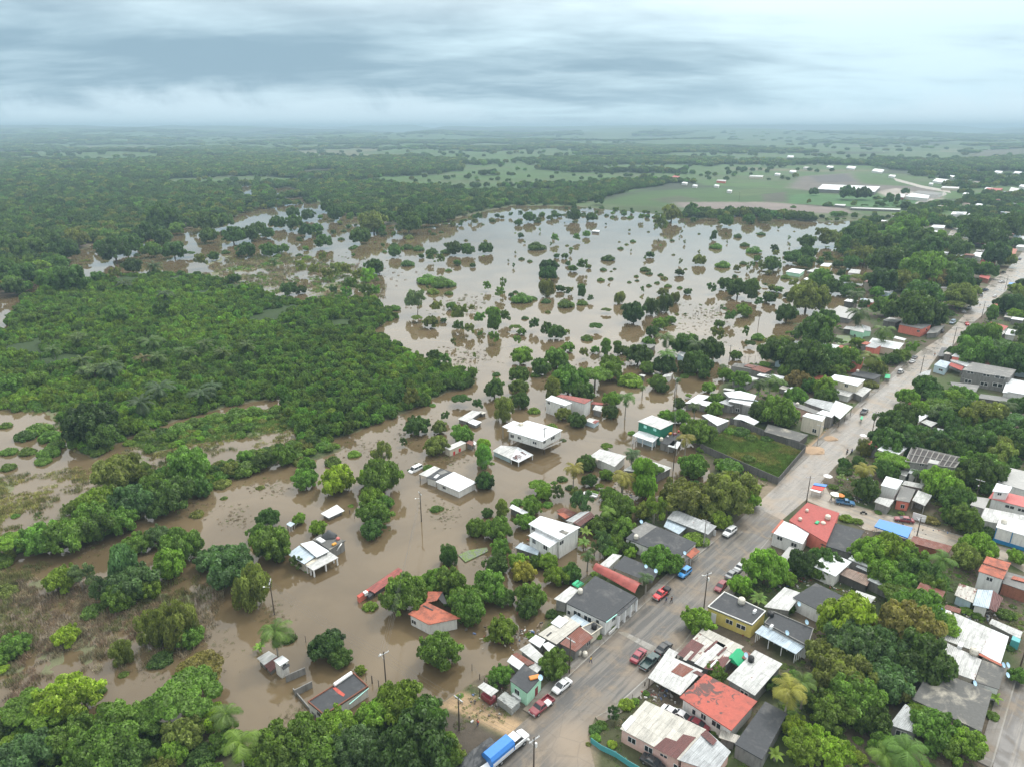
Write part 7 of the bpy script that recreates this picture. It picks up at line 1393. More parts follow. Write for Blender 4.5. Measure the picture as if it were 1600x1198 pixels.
'N': "55,265,50,rd 150,318,130,ld 385,138,100,rd 500,150,70,rd 465,255,60,rd 405,280,50,am 755,300,42,ld 1000,297,36,ld 680,345,42,ld 605,400,90,ld 865,380,65,rd 1170,410,95,rd 1320,440,95,lm 1445,435,55,ld 1265,265,42,td 1280,325,90,lm 1415,265,60,ld 1455,320,60,ld 1520,345,110,lm 1560,240,60,rd 235,450,120,me 230,500,120,re 280,390,48,rd 330,390,58,rd 350,440,45,rd 380,470,60,mm 440,450,80,ad 480,460,40,rd 60,400,48,rd 110,425,38,lm 270,285,55,am 215,585,105,wo 300,590,70,rd 345,620,60,rd 435,610,62,td 330,680,120,lm 440,680,75,lm 210,670,75,ld 490,660,45,ad 675,650,75,wo 765,740,158,re 870,700,110,wc 960,680,110,wc 1020,650,70,wo 590,725,75,rm 830,470,75,ld 860,500,50,ld 570,475,48,ld 620,492,22,ld 640,475,28,ld 555,540,50,lm 620,535,40,ld 733,557,32,ld 783,548,32,ld 855,577,40,ld 910,560,40,lm 930,510,42,ld 955,530,50,lo 975,578,50,lm 1050,590,42,lm 1100,610,65,rm 945,610,80,rd 1050,490,70,rd 1055,430,35,hg 1245,595,70,ad 1335,560,110,md 1415,590,150,rd 1500,600,100,td 1590,450,60,rd 1555,440,40,hg 1480,460,45,hg 525,820,110,rf 470,895,88,lm 275,860,130,md 215,850,90,ad 140,820,80,ac 30,920,60,am 60,640,150,lm 130,655,60,lm 350,960,90,mf 590,960,80,tm 660,965,65,tm 520,980,60,rm 450,1000,70,ao 280,1020,160,rm 60,1010,140,mf 180,1080,130,rd 620,1060,150,rm 790,1000,170,rd 970,910,150,Pm 960,1010,140,Pm 880,850,110,rf 925,810,100,mf 990,790,75,mm 1090,940,180,rd 1150,950,130,Pd 1240,960,170,rd 1280,880,100,ao 1450,730,110,mf 1300,810,80,rd 1370,780,95,rm 1460,860,60,hm 1490,930,90,rd 1540,890,100,lm 1330,720,35,ld 1085,755,22,ld 545,50,72,re 1000,120,140,ro 1120,100,90,rd 270,135,60,rd 110,150,80,rd 160,172,60,ld 40,180,60,rd 700,130,45,rd 930,190,110,ao 590,130,42,rd 1340,170,100,rd 1480,160,80,rd 1590,160,70,rd 1250,150,60,rd 20,830,90,rm 60,860,70,rm 1400,1010,80,mm 850,930,90,rm 1150,1050,170,rd 700,980,70,rm 460,640,0,xx",
'O': "230,200,90,rd 325,215,90,rd 310,310,105,re 130,260,100,rd 240,260,120,rd 400,230,42,rd 390,330,60,rd 480,320,42,rd 530,365,45,ld 640,340,130,rd 600,420,50,ld 500,200,120,rd 590,240,65,rd 440,160,90,rd 560,180,90,rd 700,190,80,rd 760,300,90,rd 730,250,180,ro 850,180,90,rd 950,255,180,rd 1100,240,120,rd 860,345,42,rd 955,335,75,rd 1105,335,42,ld 1155,325,36,ld 870,440,95,rd 860,400,60,ld 940,410,80,ld 1010,420,80,ld 1100,435,90,ld 1180,440,70,ld 1240,420,110,rd 1320,430,95,rd 1430,420,92,rd 1030,470,48,rd 1085,490,62,rd 1150,490,65,am 940,510,92,ld 1255,510,60,rd 1350,530,42,rd 1200,560,45,lm 735,535,125,rd 1070,600,150,lm 1150,620,160,lm 1210,640,90,lm 1105,685,88,lf 1205,700,62,lm 1215,775,80,rm 1440,660,60,am 1540,640,62,hm 1520,700,70,am 1590,715,42,rd 1395,870,95,rm 1480,860,110,tm 1550,850,85,ac 1130,790,80,ag 1270,830,120,ao 1170,870,50,rd 1260,920,92,rd 1330,930,80,ag 1230,1010,50,hg 1480,980,80,am 1400,960,42,am 1360,1090,32,hf 1180,1130,90,am 1085,870,120,rf 1000,850,90,rd 990,750,150,ag 420,485,72,rd 270,465,48,ld 315,480,62,lf 105,505,85,Pd 280,680,75,md 200,670,120,md 130,430,80,rd 80,430,110,rd 170,420,80,rd 360,560,80,ao 280,540,80,ao 500,560,90,ao 560,560,80,ao 440,590,90,ao 640,600,90,ao 700,600,110,af 590,650,100,am 480,690,60,ad 740,690,80,am 860,770,100,rm 680,690,100,am 560,700,80,am 1110,1090,90,rd 1430,580,0,xx 20,300,110,rd 70,330,90,rd 380,300,80,rd 420,380,110,rd 1010,240,130,rd 800,230,110,rd 1040,200,120,rd 930,200,130,rd 1180,200,130,rd 680,330,80,rd",
'U': "1325,470,85,rd 1400,430,70,rd 1180,450,75,rd 1080,425,145,rd 1530,430,120,rd 1460,610,85,md 1250,500,90,ao 950,520,115,Pd 815,530,125,re 610,595,105,rd 720,590,85,ag 760,630,110,Pd 1020,690,110,Pd 530,500,65,rd 400,430,165,re 360,520,125,rd 710,430,190,re 240,540,150,mf 430,610,220,rd 480,960,120,Pm 940,980,155,Pm 330,1050,110,Pm 490,1100,140,Pm 640,1060,100,Pm 680,1140,150,Pm 880,1100,120,Pb 980,1090,120,Pm 1130,1060,115,Pm 1180,1075,100,Pm 1280,1010,115,Pm 1390,1060,115,Pm 1540,1020,110,Pm 780,380,180,rd 920,330,170,re 1010,340,140,rd 1000,220,200,rd 1280,250,170,rd 1400,250,120,rd 1100,300,100,rm 940,430,120,rm 850,450,60,rd 620,410,90,rd 120,790,100,rd 160,720,100,rd 200,860,140,rd 90,660,140,rd 720,830,150,rm 1010,830,130,rd 60,400,150,rd 200,420,180,rd 290,370,150,rd 480,350,160,ro 150,580,160,rd 30,560,160,rd 1300,340,120,rd 1450,340,140,rd 1550,330,120,rd 300,610,160,rm",
'Q': "550,470,310,re 640,560,190,rd 230,490,180,lm 150,540,150,ld 310,540,150,lm 1180,740,275,rm 960,870,180,rm 720,770,320,mo 1080,890,300,md 800,960,260,rc 600,980,260,mf 560,1070,280,rm 1540,740,200,lm 1380,840,120,lo 590,165,190,sg 220,215,160,mm 80,230,160,rm 800,590,90,lf 910,540,150,lm 1000,520,120,ld 1120,500,160,lm 1210,470,120,lm 1350,440,130,lm 1470,410,150,lm 1580,390,100,lm 610,660,85,lm 50,640,110,lm 160,640,115,lm 300,640,150,lm 350,600,130,lm 260,700,110,lm 40,740,110,lm 880,320,170,Pc 1000,230,190,Pc 1240,265,170,Pc 690,110,150,Pc 1310,240,130,Pc 980,1000,160,rd 1250,870,150,rd 90,1050,60,lm 1400,940,50,lm 1230,1030,100,lo 240,390,60,lm 110,330,40,lm 30,480,90,lm 900,780,120,ao"}
for v_, s_ in TD.items():
    for e in s_.split():
        x, y, w, kc = e.split(',')
        if kc == 'xx': continue
        k_, c_ = KN[kc[0]], CN[kc[1]]
        if k_ == 'palm':
            px, py = V(v_, float(x), float(y)); wp = float(w)/VW[v_][2]; z = 5.
            for _ in range(4): d = to_px(P(px, py, z))[2]; R = wp/2*d/F_PX; z = min(9, R*1.9)
            q = P(px, py, z); TREES.append((q.x, q.y, R, 'palm', c_, None, wp, px, py))
        elif k_ == 'banana':
            px, py = V(v_, float(x), float(y)); wp = float(w)/VW[v_][2]; q = P(px, py, 2.0); d = to_px(q)[2]
            TREES.append((q.x, q.y, wp/2*d/F_PX, 'banana', c_, None, wp, px, py))
        else: tr(v_, float(x), float(y), float(w), k_, c_)

# building footprints, to keep scattered trees off roofs
FOOT = []
for o in bpy.data.objects:
    if o.name.startswith('roof') and o.type == 'MESH' and o.parent is not None and o.parent.parent is None:
        c = np.array([v.co[:] for v in o.data.vertices])[:, :2]+np.array(o.parent.location[:2]); FOOT.append((c.mean(0), np.abs(c-c.mean(0)).max()*1.15))
FOOT += [(c_-c_/np.linalg.norm(c_)*q_, r_*.85) for c_, r_ in list(FOOT) for q_ in (8., 15.) if np.linalg.norm(c_) > 300 and (q_ < 10 or np.linalg.norm(c_) > 450)]
FC = np.array([f[0] for f in FOOT]); FR = np.array([f[1] for f in FOOT])
def pip(px, py, poly): return sdist(np.array([px], float), np.array([py], float), poly)[0] > 0
ROADS = [Pn(L1+R1), Pn(L2+R2), Pn([(1262,772),(1285,752),(1334,785),(1446,819),(1560,851),(1700,886),(1690,934),(1600,896),(1490,858),(1350,830),(1262,784)]), Pn([(1592,1050),(1640,1010),(1700,1300),(1540,1260),(1553,1188),(1582,1084)])]
def scatter_woods(poly, spacing, rr_=(3, 5.5), kinds='rrrmmst', cols='ddddmmmoecf', seed=1, keep=1., roadgap=1.5):
    R = random.Random(seed); q = Pn(poly); x0, y0 = q.min(0); x1, y1 = q.max(0); pts = []
    ys = y0
    cand = []
    while ys < y1:
        xs = x0
        while xs < x1: cand.append((xs+R.uniform(-.42, .42)*spacing, ys+R.uniform(-.42, .42)*spacing)); xs += spacing
        ys += spacing
    c = np.array(cand); ins = sdist(c[:, 0], c[:, 1], q) > 0; c = c[ins]
    rd = np.full(len(c), -1e9)
    for r_ in ROADS: rd = np.maximum(rd, sdist(c[:, 0], c[:, 1], r_))
    T0 = np.array([t_[:3] for t_ in TREES])
    for (x, y), dr in zip(c, rd):
        if R.random() > keep: continue
        Rr = R.uniform(*rr_)
        if dr > -(Rr*.8+roadgap): continue
        if (np.hypot(FC[:, 0]-x, FC[:, 1]-y) < FR+Rr*.55).any(): continue
        if (np.hypot(T0[:, 0]-x, T0[:, 1]-y) < (T0[:, 2]+Rr)*.55).any(): continue
        k_ = KN[R.choice(kinds)]; px, py, d = to_px((x, y, 3)); wp = 2*Rr*F_PX/d
        TREES.append((x, y, Rr, k_, CN[R.choice(cols)], None, wp, px, py))
scatter_woods([(1290,420),(1330,352),(1400,352),(1440,340),(1470,380),(1600,350),(1640,350),(1560,428),(1480,498),(1440,545),(1400,520),(1340,500),(1260,505),(1330,450)], 9.5, (3.5, 5.5), 'rrrmmsta', 'ddmmmoecfg', seed=2, keep=.8)
scatter_woods([(1620,425),(1560,480),(1480,560),(1420,640),(1350,700),(1300,760),(1400,790),(1560,840),(1700,860),(1700,430)], 8.0, (3.2, 5.5), seed=3)
scatter_woods([(1130,640),(1180,565),(1240,520),(1340,510),(1440,545),(1400,590),(1300,670),(1260,690),(1180,660)], 8.0, (2.6, 4.6), seed=4)
scatter_woods([(1220,900),(1300,840),(1400,845),(1500,880),(1600,900),(1620,1040),(1560,1160),(1530,1230),(1260,1230),(1200,1100)], 7.5, (3, 4.8), seed=5)
scatter_woods([(1380,300),(1440,322),(1400,350),(1330,345),(1200,345),(1300,337),(1340,334)], 12, (3, 5), seed=6, keep=.5)
scatter_woods([(1000,770),(1100,760),(1120,800),(1060,850),(980,880),(900,900),(950,850)], 6.5, (2, 3.4), seed=7, keep=.7)
scatter_woods([(-60,470),(-60,400),(100,388),(300,358),(400,328),(500,316),(560,340),(640,355),(700,342),(760,328),(800,321),(760,310),(560,312),(400,320),(200,318),(-60,318)], 11, (4, 6.2), 'rrrrm', 'ddddemo', seed=8)
scatter_woods([(-60,470),(30,462),(100,430),(110,402),(60,380),(-60,380)], 9, (4, 6.5), 'rrrm', 'ddem', seed=9)
scatter_woods([(940,327),(1000,335),(1150,338),(1220,343),(1290,347),(1330,344),(1280,338),(1100,336),(1000,331)], 11, (1.6, 3), seed=10, keep=.6)
scatter_woods([(0,860),(110,800),(230,745),(350,722),(400,705),(520,690),(500,716),(380,742),(240,795),(110,845),(0,890)], 4.5, (1.8, 3.2), 'lllm', 'mmdo', seed=12, keep=.9)
scatter_woods([(-60,1110),(150,1130),(380,1165),(560,1110),(690,1150),(720,1230),(-60,1230)], 5.0, (2.2, 3.6), 'rrml', 'mmdof', seed=13)
scatter_woods([(560,340),(700,345),(930,325),(1000,332),(1100,342),(1200,345),(1200,352),(1000,345),(930,338),(700,356)], 16, (2.5, 4.5), 'rrla', 'dmd', seed=14, keep=.7)
scatter_woods([(300,395),(480,330),(640,360),(600,400),(480,420),(300,410)], 20, (2, 4), 'rrla', 'dmo', seed=15, keep=.35)
scatter_woods([(520,480),(700,480),(880,560),(1000,560),(1150,540),(1200,440),(1280,400),(1250,380),(1100,480),(900,470),(700,440),(560,440)], 22, (1.2, 2.6), 'lllahh', 'dmgo', seed=16, keep=.45)
scatter_woods([(600,360),(900,335),(1250,350),(1230,400),(1000,470),(700,440),(600,400)], 27, (1.0, 2.2), 'lllahh', 'dmgo', seed=17, keep=.4)
scatter_woods([(1140,420),(1300,370),(1340,380),(1320,440),(1200,480),(1140,500)], 13, (2, 4), 'rram', 'ddmo', seed=18, keep=.6)

R3 = random.Random(8)
for i, t_ in enumerate(TREES):      # small far crowns vary in form
    if t_[3] == 'round' and math.hypot(t_[0], t_[1]) > 330 and t_[2] < 6:
        TREES[i] = (t_[0], t_[1], t_[2]*.88, R3.choice(('round', 'multi', 'multi', 'airy', 'spread', 'low')), R3.choice((t_[4], t_[4], 'mid', 'olive', 'dark', 'cool')), *t_[5:])
TX_ = np.array([t_[0] for t_ in TREES]); TY_ = np.array([t_[1] for t_ in TREES]); TZ_ = height(TX_, TY_)
# ---- who gets its own object: the 300 trees and 300 shrubs that show largest
vis = [i for i, t_ in enumerate(TREES)]
isx = lambda t_: 'palm' if t_[3] == 'palm' else 'banana' if t_[3] == 'banana' else 'shrub' if t_[3] == 'low' else 'tree'
pick = set(); LIM = {'tree': 298, 'shrub': 298, 'palm': 298, 'banana': 298}
for kd in LIM:
    ids = [i for i in vis if isx(TREES[i]) == kd and -20 < TREES[i][7] < 1620 and TREES[i][8] < 1215]
    ids.sort(key=lambda i: -TREES[i][6]); pick |= set(ids[:LIM[kd]])
SHAPE = {'round': 'round', 'multi': 'bushy', 'spread': 'spreading', 'tall': 'tall tiered', 'airy': 'sparse', 'willow': 'feathery', 'low': 'low', 'thin': 'spindly', 'palm': '', 'banana': ''}
TONE = {'dark': 'dark green', 'mid': 'green', 'fresh': 'fresh green', 'lime': 'lime green', 'olive': 'olive green', 'grey': 'grey green', 'cool': 'blue green', 'yellow': 'yellowish', 'brownish': 'brown tinged', 'deep': 'deep green'}
def place_words(px, py):
    b = min(LAND, key=lambda l: math.hypot(l[1]-px, (l[2]-py)*1.3)); dx, dy = px-b[1], py-b[2]; d = math.hypot(dx, dy)
    if abs(dx) > abs(dy)*1.1: rel = 'right of the' if dx > 0 else 'left of the'
    else: rel = 'in front of the' if dy > 0 else 'behind the'
    if d > 90: rel = 'far '+rel if 'of' in rel and 'front' not in rel else 'well '+rel
    return rel+' '+b[0]
lab = {}
for i in sorted(pick):
    t_ = TREES[i]; kd = isx(t_); noun = {'tree': 'tree', 'shrub': 'shrub', 'palm': 'palm', 'banana': 'banana plant'}[kd]
    size = 'large' if t_[2] > 6.2 else 'small' if t_[2] < 3.0 and kd == 'tree' else ''
    wt = ' in water' if TZ_[i] < 0 else ''
    s_ = ' '.join(w for w in (size, TONE[t_[4]], SHAPE[t_[3]], noun+wt, place_words(t_[7], t_[8])) if w)
    lab.setdefault(s_, []).append(i)
ORD = ['', 'second', 'third', 'fourth', 'fifth', 'sixth', 'seventh', 'eighth', 'ninth', 'tenth', 'eleventh', 'twelfth']
FL = {}
for s_, ids in lab.items():
    ids.sort(key=lambda i: TREES[i][7]); n = len(ids)
    for j, i in enumerate(ids):
        w = '' if n == 1 else 'leftmost' if j == 0 else 'rightmost' if j == n-1 else (ORD[j]+' from left,' if j < 12 else 'one')
        FL[i] = (w+' '+s_).strip()
        while len(FL[i].replace(',', '').split()) > 16:
            q = FL[i].split(); dr = [w_ for w_ in ('the', 'well', 'far', 'from', 'in', 'water', 'of', 'broad', 'tinged') if w_ in q[2:]]
            if not dr:
                FL[i] = ' '.join(w_ for w_ in q if w_ not in (SHAPE[TREES[i][3]], TONE[TREES[i][4]].split()[0])); break
            q.reverse(); q.remove(dr[0]); q.reverse(); FL[i] = ' '.join(q)
GRP = {'tree': 'broadleaf trees round the flooded town', 'shrub': 'shrubs in the flood and yards', 'palm': 'palms round the flooded town', 'banana': 'banana plants in the yards'}
VC = {k_: 0 for k_ in TV}
def plain_obj(name, me, parent, color, sc=None, loc=None):
    o = bpy.data.objects.new(name, me); COL.objects.link(o); o.parent = parent; o.color = (*color, 1)
    if sc: o.scale = sc
    if loc: o.location = loc
    return o
RR2 = random.Random(31)
PT = [palm_trunk(h_, seed=i_) for i_, h_ in enumerate((1.8, 4.5, 6., 7.5, 9.))]
BT = MB(); BT.tube((0, 0, -.5), (0, 0, 1.25), .13, .09, 8); BTm = bpy.data.meshes.new('trunk'); BTm.from_pydata([tuple(v) for v in BT.v], [], BT.f); BTm.materials.append(MATS['bark_pale'])
for i in sorted(pick):
    x, y, R, k_, c_, _, wp, px, py = TREES[i]; kd = isx(TREES[i]); z = max(TZ_[i], -.25); jit = RR2.uniform(.9, 1.12); colr = tuple(q*jit for q in LC[c_])
    nm = {'tree': 'tree', 'shrub': 'shrub', 'palm': 'palm_tree', 'banana': 'banana_plant'}[kd]; cat = {'tree': 'tree', 'shrub': 'shrub', 'palm': 'palm tree', 'banana': 'banana plant'}[kd]
    o = root(nm, (x, y, z), FL[i], cat, GRP[kd], RR2.uniform(0, 6.28))
    if kd in ('tree', 'shrub'):
        cr, tk = TV[k_][VC[k_] % len(TV[k_])]; VC[k_] += 1; H_ = R*TRATIO[k_]*RR2.uniform(.92, 1.08)
        plain_obj('crown', cr, o, colr, (R, R*RR2.uniform(.9, 1.08), H_)); plain_obj('trunk', tk, o, (1, 1, 1), (R, R, H_))
    elif kd == 'palm':
        thick = px < 420 and 380 < py < 640
        colr = tuple(q*(.55 if thick else .75) for q in colr)
        if thick: me_, rad, tm = BUSHPALM[RR2.randrange(2)], 4.2, PT[2]
        else:
            me_, rad = PALM[RR2.randrange(3)], 3.3; hh = min(9, max(4.5, R*2.1)); tm = min(PT[1:], key=lambda q: abs(q[1].z-hh))
        if z < 0 or not thick: pass
        plain_obj('crown', me_, o, colr, (R/rad,)*3, tm[1]); plain_obj('trunk', tm[0], o, (1, 1, 1))
    else:
        s_ = max(.7, R/1.9); plain_obj('crown', BAN[RR2.randrange(2)], o, colr, (s_,)*3); plain_obj('trunk', BTm, o, (1, 1, 1), (s_,)*3)

# ================================================================ masses: instances of unit plants through geometry nodes (ground cover and far woods)
PROTO = bpy.data.collections.new('unit_plants')     # not linked to the scene: only a source of shapes
PIDX = {}
def proto(key, me, color):
    o = bpy.data.objects.new('%03d_%s' % (len(PIDX), key), me); o.color = (*color, 1); PROTO.objects.link(o); PIDX[key] = len(PIDX)
for kd in ('round', 'multi', 'low', 'tall', 'airy', 'willow', 'spread', 'thin'):
    for j, (cr, tk) in enumerate(TV[kd][:2]):
        for cn in ('deep', 'dark', 'mid', 'fresh', 'olive'):
            if kd in ('round', 'low', 'multi') or j == 0: proto('%s%d%s' % (kd, j, cn), cr, LC[cn])
# grass tufts
def tuft(seed, n, h, w):
    R = random.Random(seed); vv = []; ff = []; tt = []
    for i in range(n):
        a = R.uniform(0, 6.28); r = math.sqrt(R.random())*.8; b = Vector((math.cos(a)*r, math.sin(a)*r, -.05)); l = R.uniform(.5, 1)*h; le = Vector((R.uniform(-.4, .4), R.uniform(-.4, .4), 1))*l; sd_ = Vector((R.uniform(-1, 1), R.uniform(-1, 1), 0)).normalized()*w
        k_ = len(vv); vv += [tuple(b-sd_), tuple(b+sd_), tuple(b+le)]; ff.append((k_, k_+1, k_+2)); tt += [R.uniform(.6, 1.4)]*3
    me = bpy.data.meshes.new('tuft'); me.from_pydata(vv, [], ff); me.materials.append(MATS['grass_blades']); at = me.attributes.new('tint', 'FLOAT', 'POINT'); at.data.foreach_set('value', np.array(tt, np.float32)); return me
TF = [tuft(1, 46, 1.3, .05), tuft(2, 60, .9, .07)]
proto('reed_dry', TF[0], (.28, .24, .15)); proto('reed_olive', TF[0], (.17, .18, .065)); proto('grass_green', TF[1], (.16, .25, .055)); proto('grass_yellow', TF[1], (.28, .28, .09)); proto('reed_brown', TF[0], (.24, .185, .125))
PCOL_ = np.array([tuple(o.color)[:3] for o in sorted(PROTO.objects, key=lambda q: q.name)])
def gn_scatter(name, pts, sc, rot, idx, label=None):
    me = bpy.data.meshes.new(name); n = len(pts); ca = np.ones((n, 4)); ca[:, :3] = PCOL_[idx]*rg_.uniform(.8, 1.22, (n, 1))*rg_.uniform(.93, 1.07, (n, 3)); me.vertices.add(n); me.vertices.foreach_set('co', np.asarray(pts, np.float32).ravel())
    for nm, ty, dt, fn in (('s', 'FLOAT_VECTOR', sc, 'vector'), ('r', 'FLOAT', rot, 'value'), ('k', 'INT', idx, 'value'), ('icol', 'FLOAT_COLOR', ca, 'color')):
        a = me.attributes.new(nm, ty, 'POINT'); a.data.foreach_set(fn, np.asarray(dt, np.int32 if ty == 'INT' else np.float32).ravel())
    o = bpy.data.objects.new(name, me); COL.objects.link(o); o['kind'] = 'stuff'
    if label: o['label'] = label
    g_ = bpy.data.node_groups.new(name, 'GeometryNodeTree'); g_.interface.new_socket('Geometry', in_out='INPUT', socket_type='NodeSocketGeometry'); g_.interface.new_socket('Geometry', in_out='OUTPUT', socket_type='NodeSocketGeometry')
    N = g_.nodes.new; gi = N('NodeGroupInput'); go = N('NodeGroupOutput'); m2p = N('GeometryNodeMeshToPoints'); ip = N('GeometryNodeInstanceOnPoints'); ci = N('GeometryNodeCollectionInfo')
    ci.inputs['Collection'].default_value = PROTO; ci.inputs['Separate Children'].default_value = True; ci.inputs['Reset Children'].default_value = True; ci.transform_space = 'ORIGINAL'
    def at(nm, ty):
        q = N('GeometryNodeInputNamedAttribute'); q.data_type = ty; q.inputs['Name'].default_value = nm; return q.outputs['Attribute']
    cb = N('ShaderNodeCombineXYZ'); L = g_.links.new
    L(gi.outputs[0], m2p.inputs['Mesh']); L(m2p.outputs[0], ip.inputs['Points']); L(ci.outputs[0], ip.inputs['Instance']); ip.inputs['Pick Instance'].default_value = True
    L(at('k', 'INT'), ip.inputs['Instance Index']); L(at('s', 'FLOAT_VECTOR'), ip.inputs['Scale']); L(at('r', 'FLOAT'), cb.inputs[2]); L(cb.outputs[0], ip.inputs['Rotation']); L(ip.outputs[0], go.inputs[0])
    md = o.modifiers.new('scatter', 'NODES'); md.node_group = g_; return o
rg_ = np.random.default_rng(99)
def kidx(kinds, cols, n, js=2):
    out = []
    for a, b in zip(rg_.choice(list(kinds), n), rg_.choice(list(cols), n)):
        k_ = KN[a]; j = rg_.integers(0, js) if k_ in ('round', 'low', 'multi') else 0; out.append(PIDX['%s%d%s' % (k_, j, CN[b])])
    return np.array(out)
# remaining traced and scattered trees
rest = [i for i in range(len(TREES)) if i not in pick and TREES[i][3] not in ('palm', 'banana')]
CM = {'lime': 'fresh', 'grey': 'olive', 'cool': 'dark', 'yellow': 'fresh', 'brownish': 'olive'}
for nm, sel, lb in (('distant_trees', [i for i in rest if TREES[i][3] != 'low'], 'smaller trees behind the nearest ones'), ('distant_shrubs', [i for i in rest if TREES[i][3] == 'low'], 'smaller shrubs farther off')):
    if not sel: continue
    pts = np.array([(TREES[i][0], TREES[i][1], max(TZ_[i], -.25)) for i in sel]); sc = np.array([(TREES[i][2], TREES[i][2], TREES[i][2]*TRATIO[TREES[i][3]]) for i in sel])
    idx = np.array([PIDX['%s%d%s' % (TREES[i][3], (i % 2 if TREES[i][3] in ('round', 'low', 'multi') else 0), CM.get(TREES[i][4], TREES[i][4]))] for i in sel])
    gn_scatter(nm, pts, sc, rg_.uniform(0, 6.28, len(sel)), idx, lb)
# thicket on the island: undergrowth
def rand_in(poly, spacing, jit=.45):
    x0, y0 = poly.min(0); x1, y1 = poly.max(0); gx, gy = np.meshgrid(np.arange(x0, x1, spacing), np.arange(y0, y1, spacing)); x = gx.ravel()+rg_.uniform(-jit, jit, gx.size)*spacing; y = gy.ravel()+rg_.uniform(-jit, jit, gx.size)*spacing
    k_ = sdist(x, y, poly) > -1; return x[k_], y[k_]
FCL = FIELD[0].copy(); FCL[:, 0] = np.maximum(FCL[:, 0], -330)
x, y = rand_in(FCL, 2.5); h = height(x, y); k_ = (h > .0) & (fbm(x*.03, y*.03, 77, 3) > .30); x, y, h = x[k_], y[k_], h[k_]
hv = fbm(x*.045, y*.045, 81, 3); R_ = rg_.uniform(1.1, 2.5, len(x))*(.65+.8*hv)
tone = fbm(x*.02, y*.02, 85, 3)+rg_.uniform(-.16, .16, len(x)); idx = np.where(tone > .55, kidx('llm', 'fmf', len(x)), np.where(tone > .45, kidx('llm', 'mmf', len(x)), kidx('lmm', 'dmm', len(x))))
gn_scatter('undergrowth', np.stack([x, y, h-.3], 1), np.stack([R_, R_, R_*rg_.uniform(1.1, 2.3, len(x))], 1), rg_.uniform(0, 6.28, len(x)), idx, 'dense green thicket covering the island on the left')
# strip, hedge and bank undergrowth
xs, ys = [], []
for q, sp in ((FIELD[1], 2.6), (FIELD[2], 2.5), (FIELD[3], 2.6)):
    q = q.copy(); q[:, 0] = np.clip(q[:, 0], -200, 300); a, b = rand_in(q, sp); xs.append(a); ys.append(b)
x, y = np.concatenate(xs), np.concatenate(ys); h = height(x, y); k_ = (h > .05) & (fbm(x*.08, y*.08, 177, 3) > .42); x, y, h = x[k_], y[k_], h[k_]; R_ = rg_.uniform(.8, 2.2, len(x))
gn_scatter('bank_undergrowth', np.stack([x, y, h-.2], 1), np.stack([R_, R_, R_*rg_.uniform(.9, 1.5, len(x))], 1), rg_.uniform(0, 6.28, len(x)), kidx('llm', 'mmdfo', len(x)), 'undergrowth along the flooded banks')
# weeds in town yards and on the near shore
x, y = rand_in(np.array([(-10, 70), (130, 70), (420, 380), (330, 480), (120, 330), (40, 190), (-20, 120)]), 2.6); h = height(x, y)
rd = np.full(len(x), -1e9)
for r_ in ROADS: rd = np.maximum(rd, sdist(x, y, r_))
bd = np.full(len(x), 1e9)
for c_, r_ in zip(FC, FR): bd = np.minimum(bd, np.hypot(x-c_[0], y-c_[1])-r_*.85)
nz = fbm(x*.09, y*.09, 191, 3); k_ = (h > .1) & (rd < -3) & (bd > .4) & (nz > .45); x, y, h = x[k_], y[k_], h[k_]; R_ = rg_.uniform(.35, 1.15, len(x))
gn_scatter('weeds', np.stack([x, y, h-.1], 1), np.stack([R_, R_, R_*rg_.uniform(.5, 1.0, len(x))], 1), rg_.uniform(0, 6.28, len(x)), kidx('ll', 'mmdfo', len(x)), 'weeds and low bushes in the yards')
# short grass over the yards
x, y = rand_in(np.array([(-10, 78), (110, 78), (230, 230), (150, 250), (40, 170), (-10, 110)]), .95); h = height(x, y); k_ = h > .2; x, y, h = x[k_], y[k_], h[k_]
rd = np.full(len(x), -1e9)
for r_ in ROADS: rd = np.maximum(rd, sdist(x, y, r_))
bd = np.full(len(x), 1e9)
for c_, r_ in zip(FC, FR): bd = np.minimum(bd, np.hypot(x-c_[0], y-c_[1])-r_*.8)
k_ = (rd < -2.4) & (bd > 0) & (fbm(x*.13, y*.13, 171, 3)+rg_.uniform(-.12, .12, len(x)) > .46); x, y, h = x[k_], y[k_], h[k_]; s_ = rg_.uniform(.3, .62, len(x))
gn_scatter('yard_grass', np.stack([x, y, h], 1), np.stack([s_, s_, s_*.45], 1), rg_.uniform(0, 6.28, len(x)), rg_.choice([PIDX['grass_green'], PIDX['reed_olive'], PIDX['grass_green'], PIDX['reed_dry']], len(x)), 'short rough grass over the yards')
# reeds and grasses standing in shallow water
PX, PY, PH, PK, PS = [], [], [], [], []
for qi, (q, sp, ks) in enumerate(((FIELD[1], .8, ('grass_green', 'grass_green', 'grass_yellow')),(MARSH[0], 1.25, ('grass_green', 'grass_yellow', 'reed_olive')), (MARSH[1], 1.05, ('grass_green', 'reed_olive', 'grass_yellow')), (MARSH[2], .95, ('reed_dry', 'reed_brown', 'reed_olive')), (MARSH[3], 2.4, ('reed_olive', 'reed_dry', 'grass_green')))):
    q = q.copy(); q[:, 0] = np.clip(q[:, 0], -230, 300); x, y = rand_in(q, sp); nz = fbm(x*.11, y*.11, 201+qi, 4)*.7+fbm(x*.5, y*.5, 210, 2)*.3; k_ = nz > (.30, .45, .46, .42, .50)[qi]; x, y = x[k_], y[k_]; tn = fbm(x*.05, y*.05, 220+qi, 3)
    ki = np.array([PIDX[ks[min(len(ks)-1, max(0, int((t_-.3)/.4*len(ks)+rg_.uniform(-.6, .6))))]] for t_ in tn]); PX.append(x); PY.append(y); PK.append(ki); PS.append(rg_.uniform(.5, 1.25, len(x))*(.8, 1, 1, 1.0, 1.7)[qi])
x, y = np.concatenate(PX), np.concatenate(PY); ss_ = np.concatenate(PS); h = np.maximum(height(x, y), -.25)
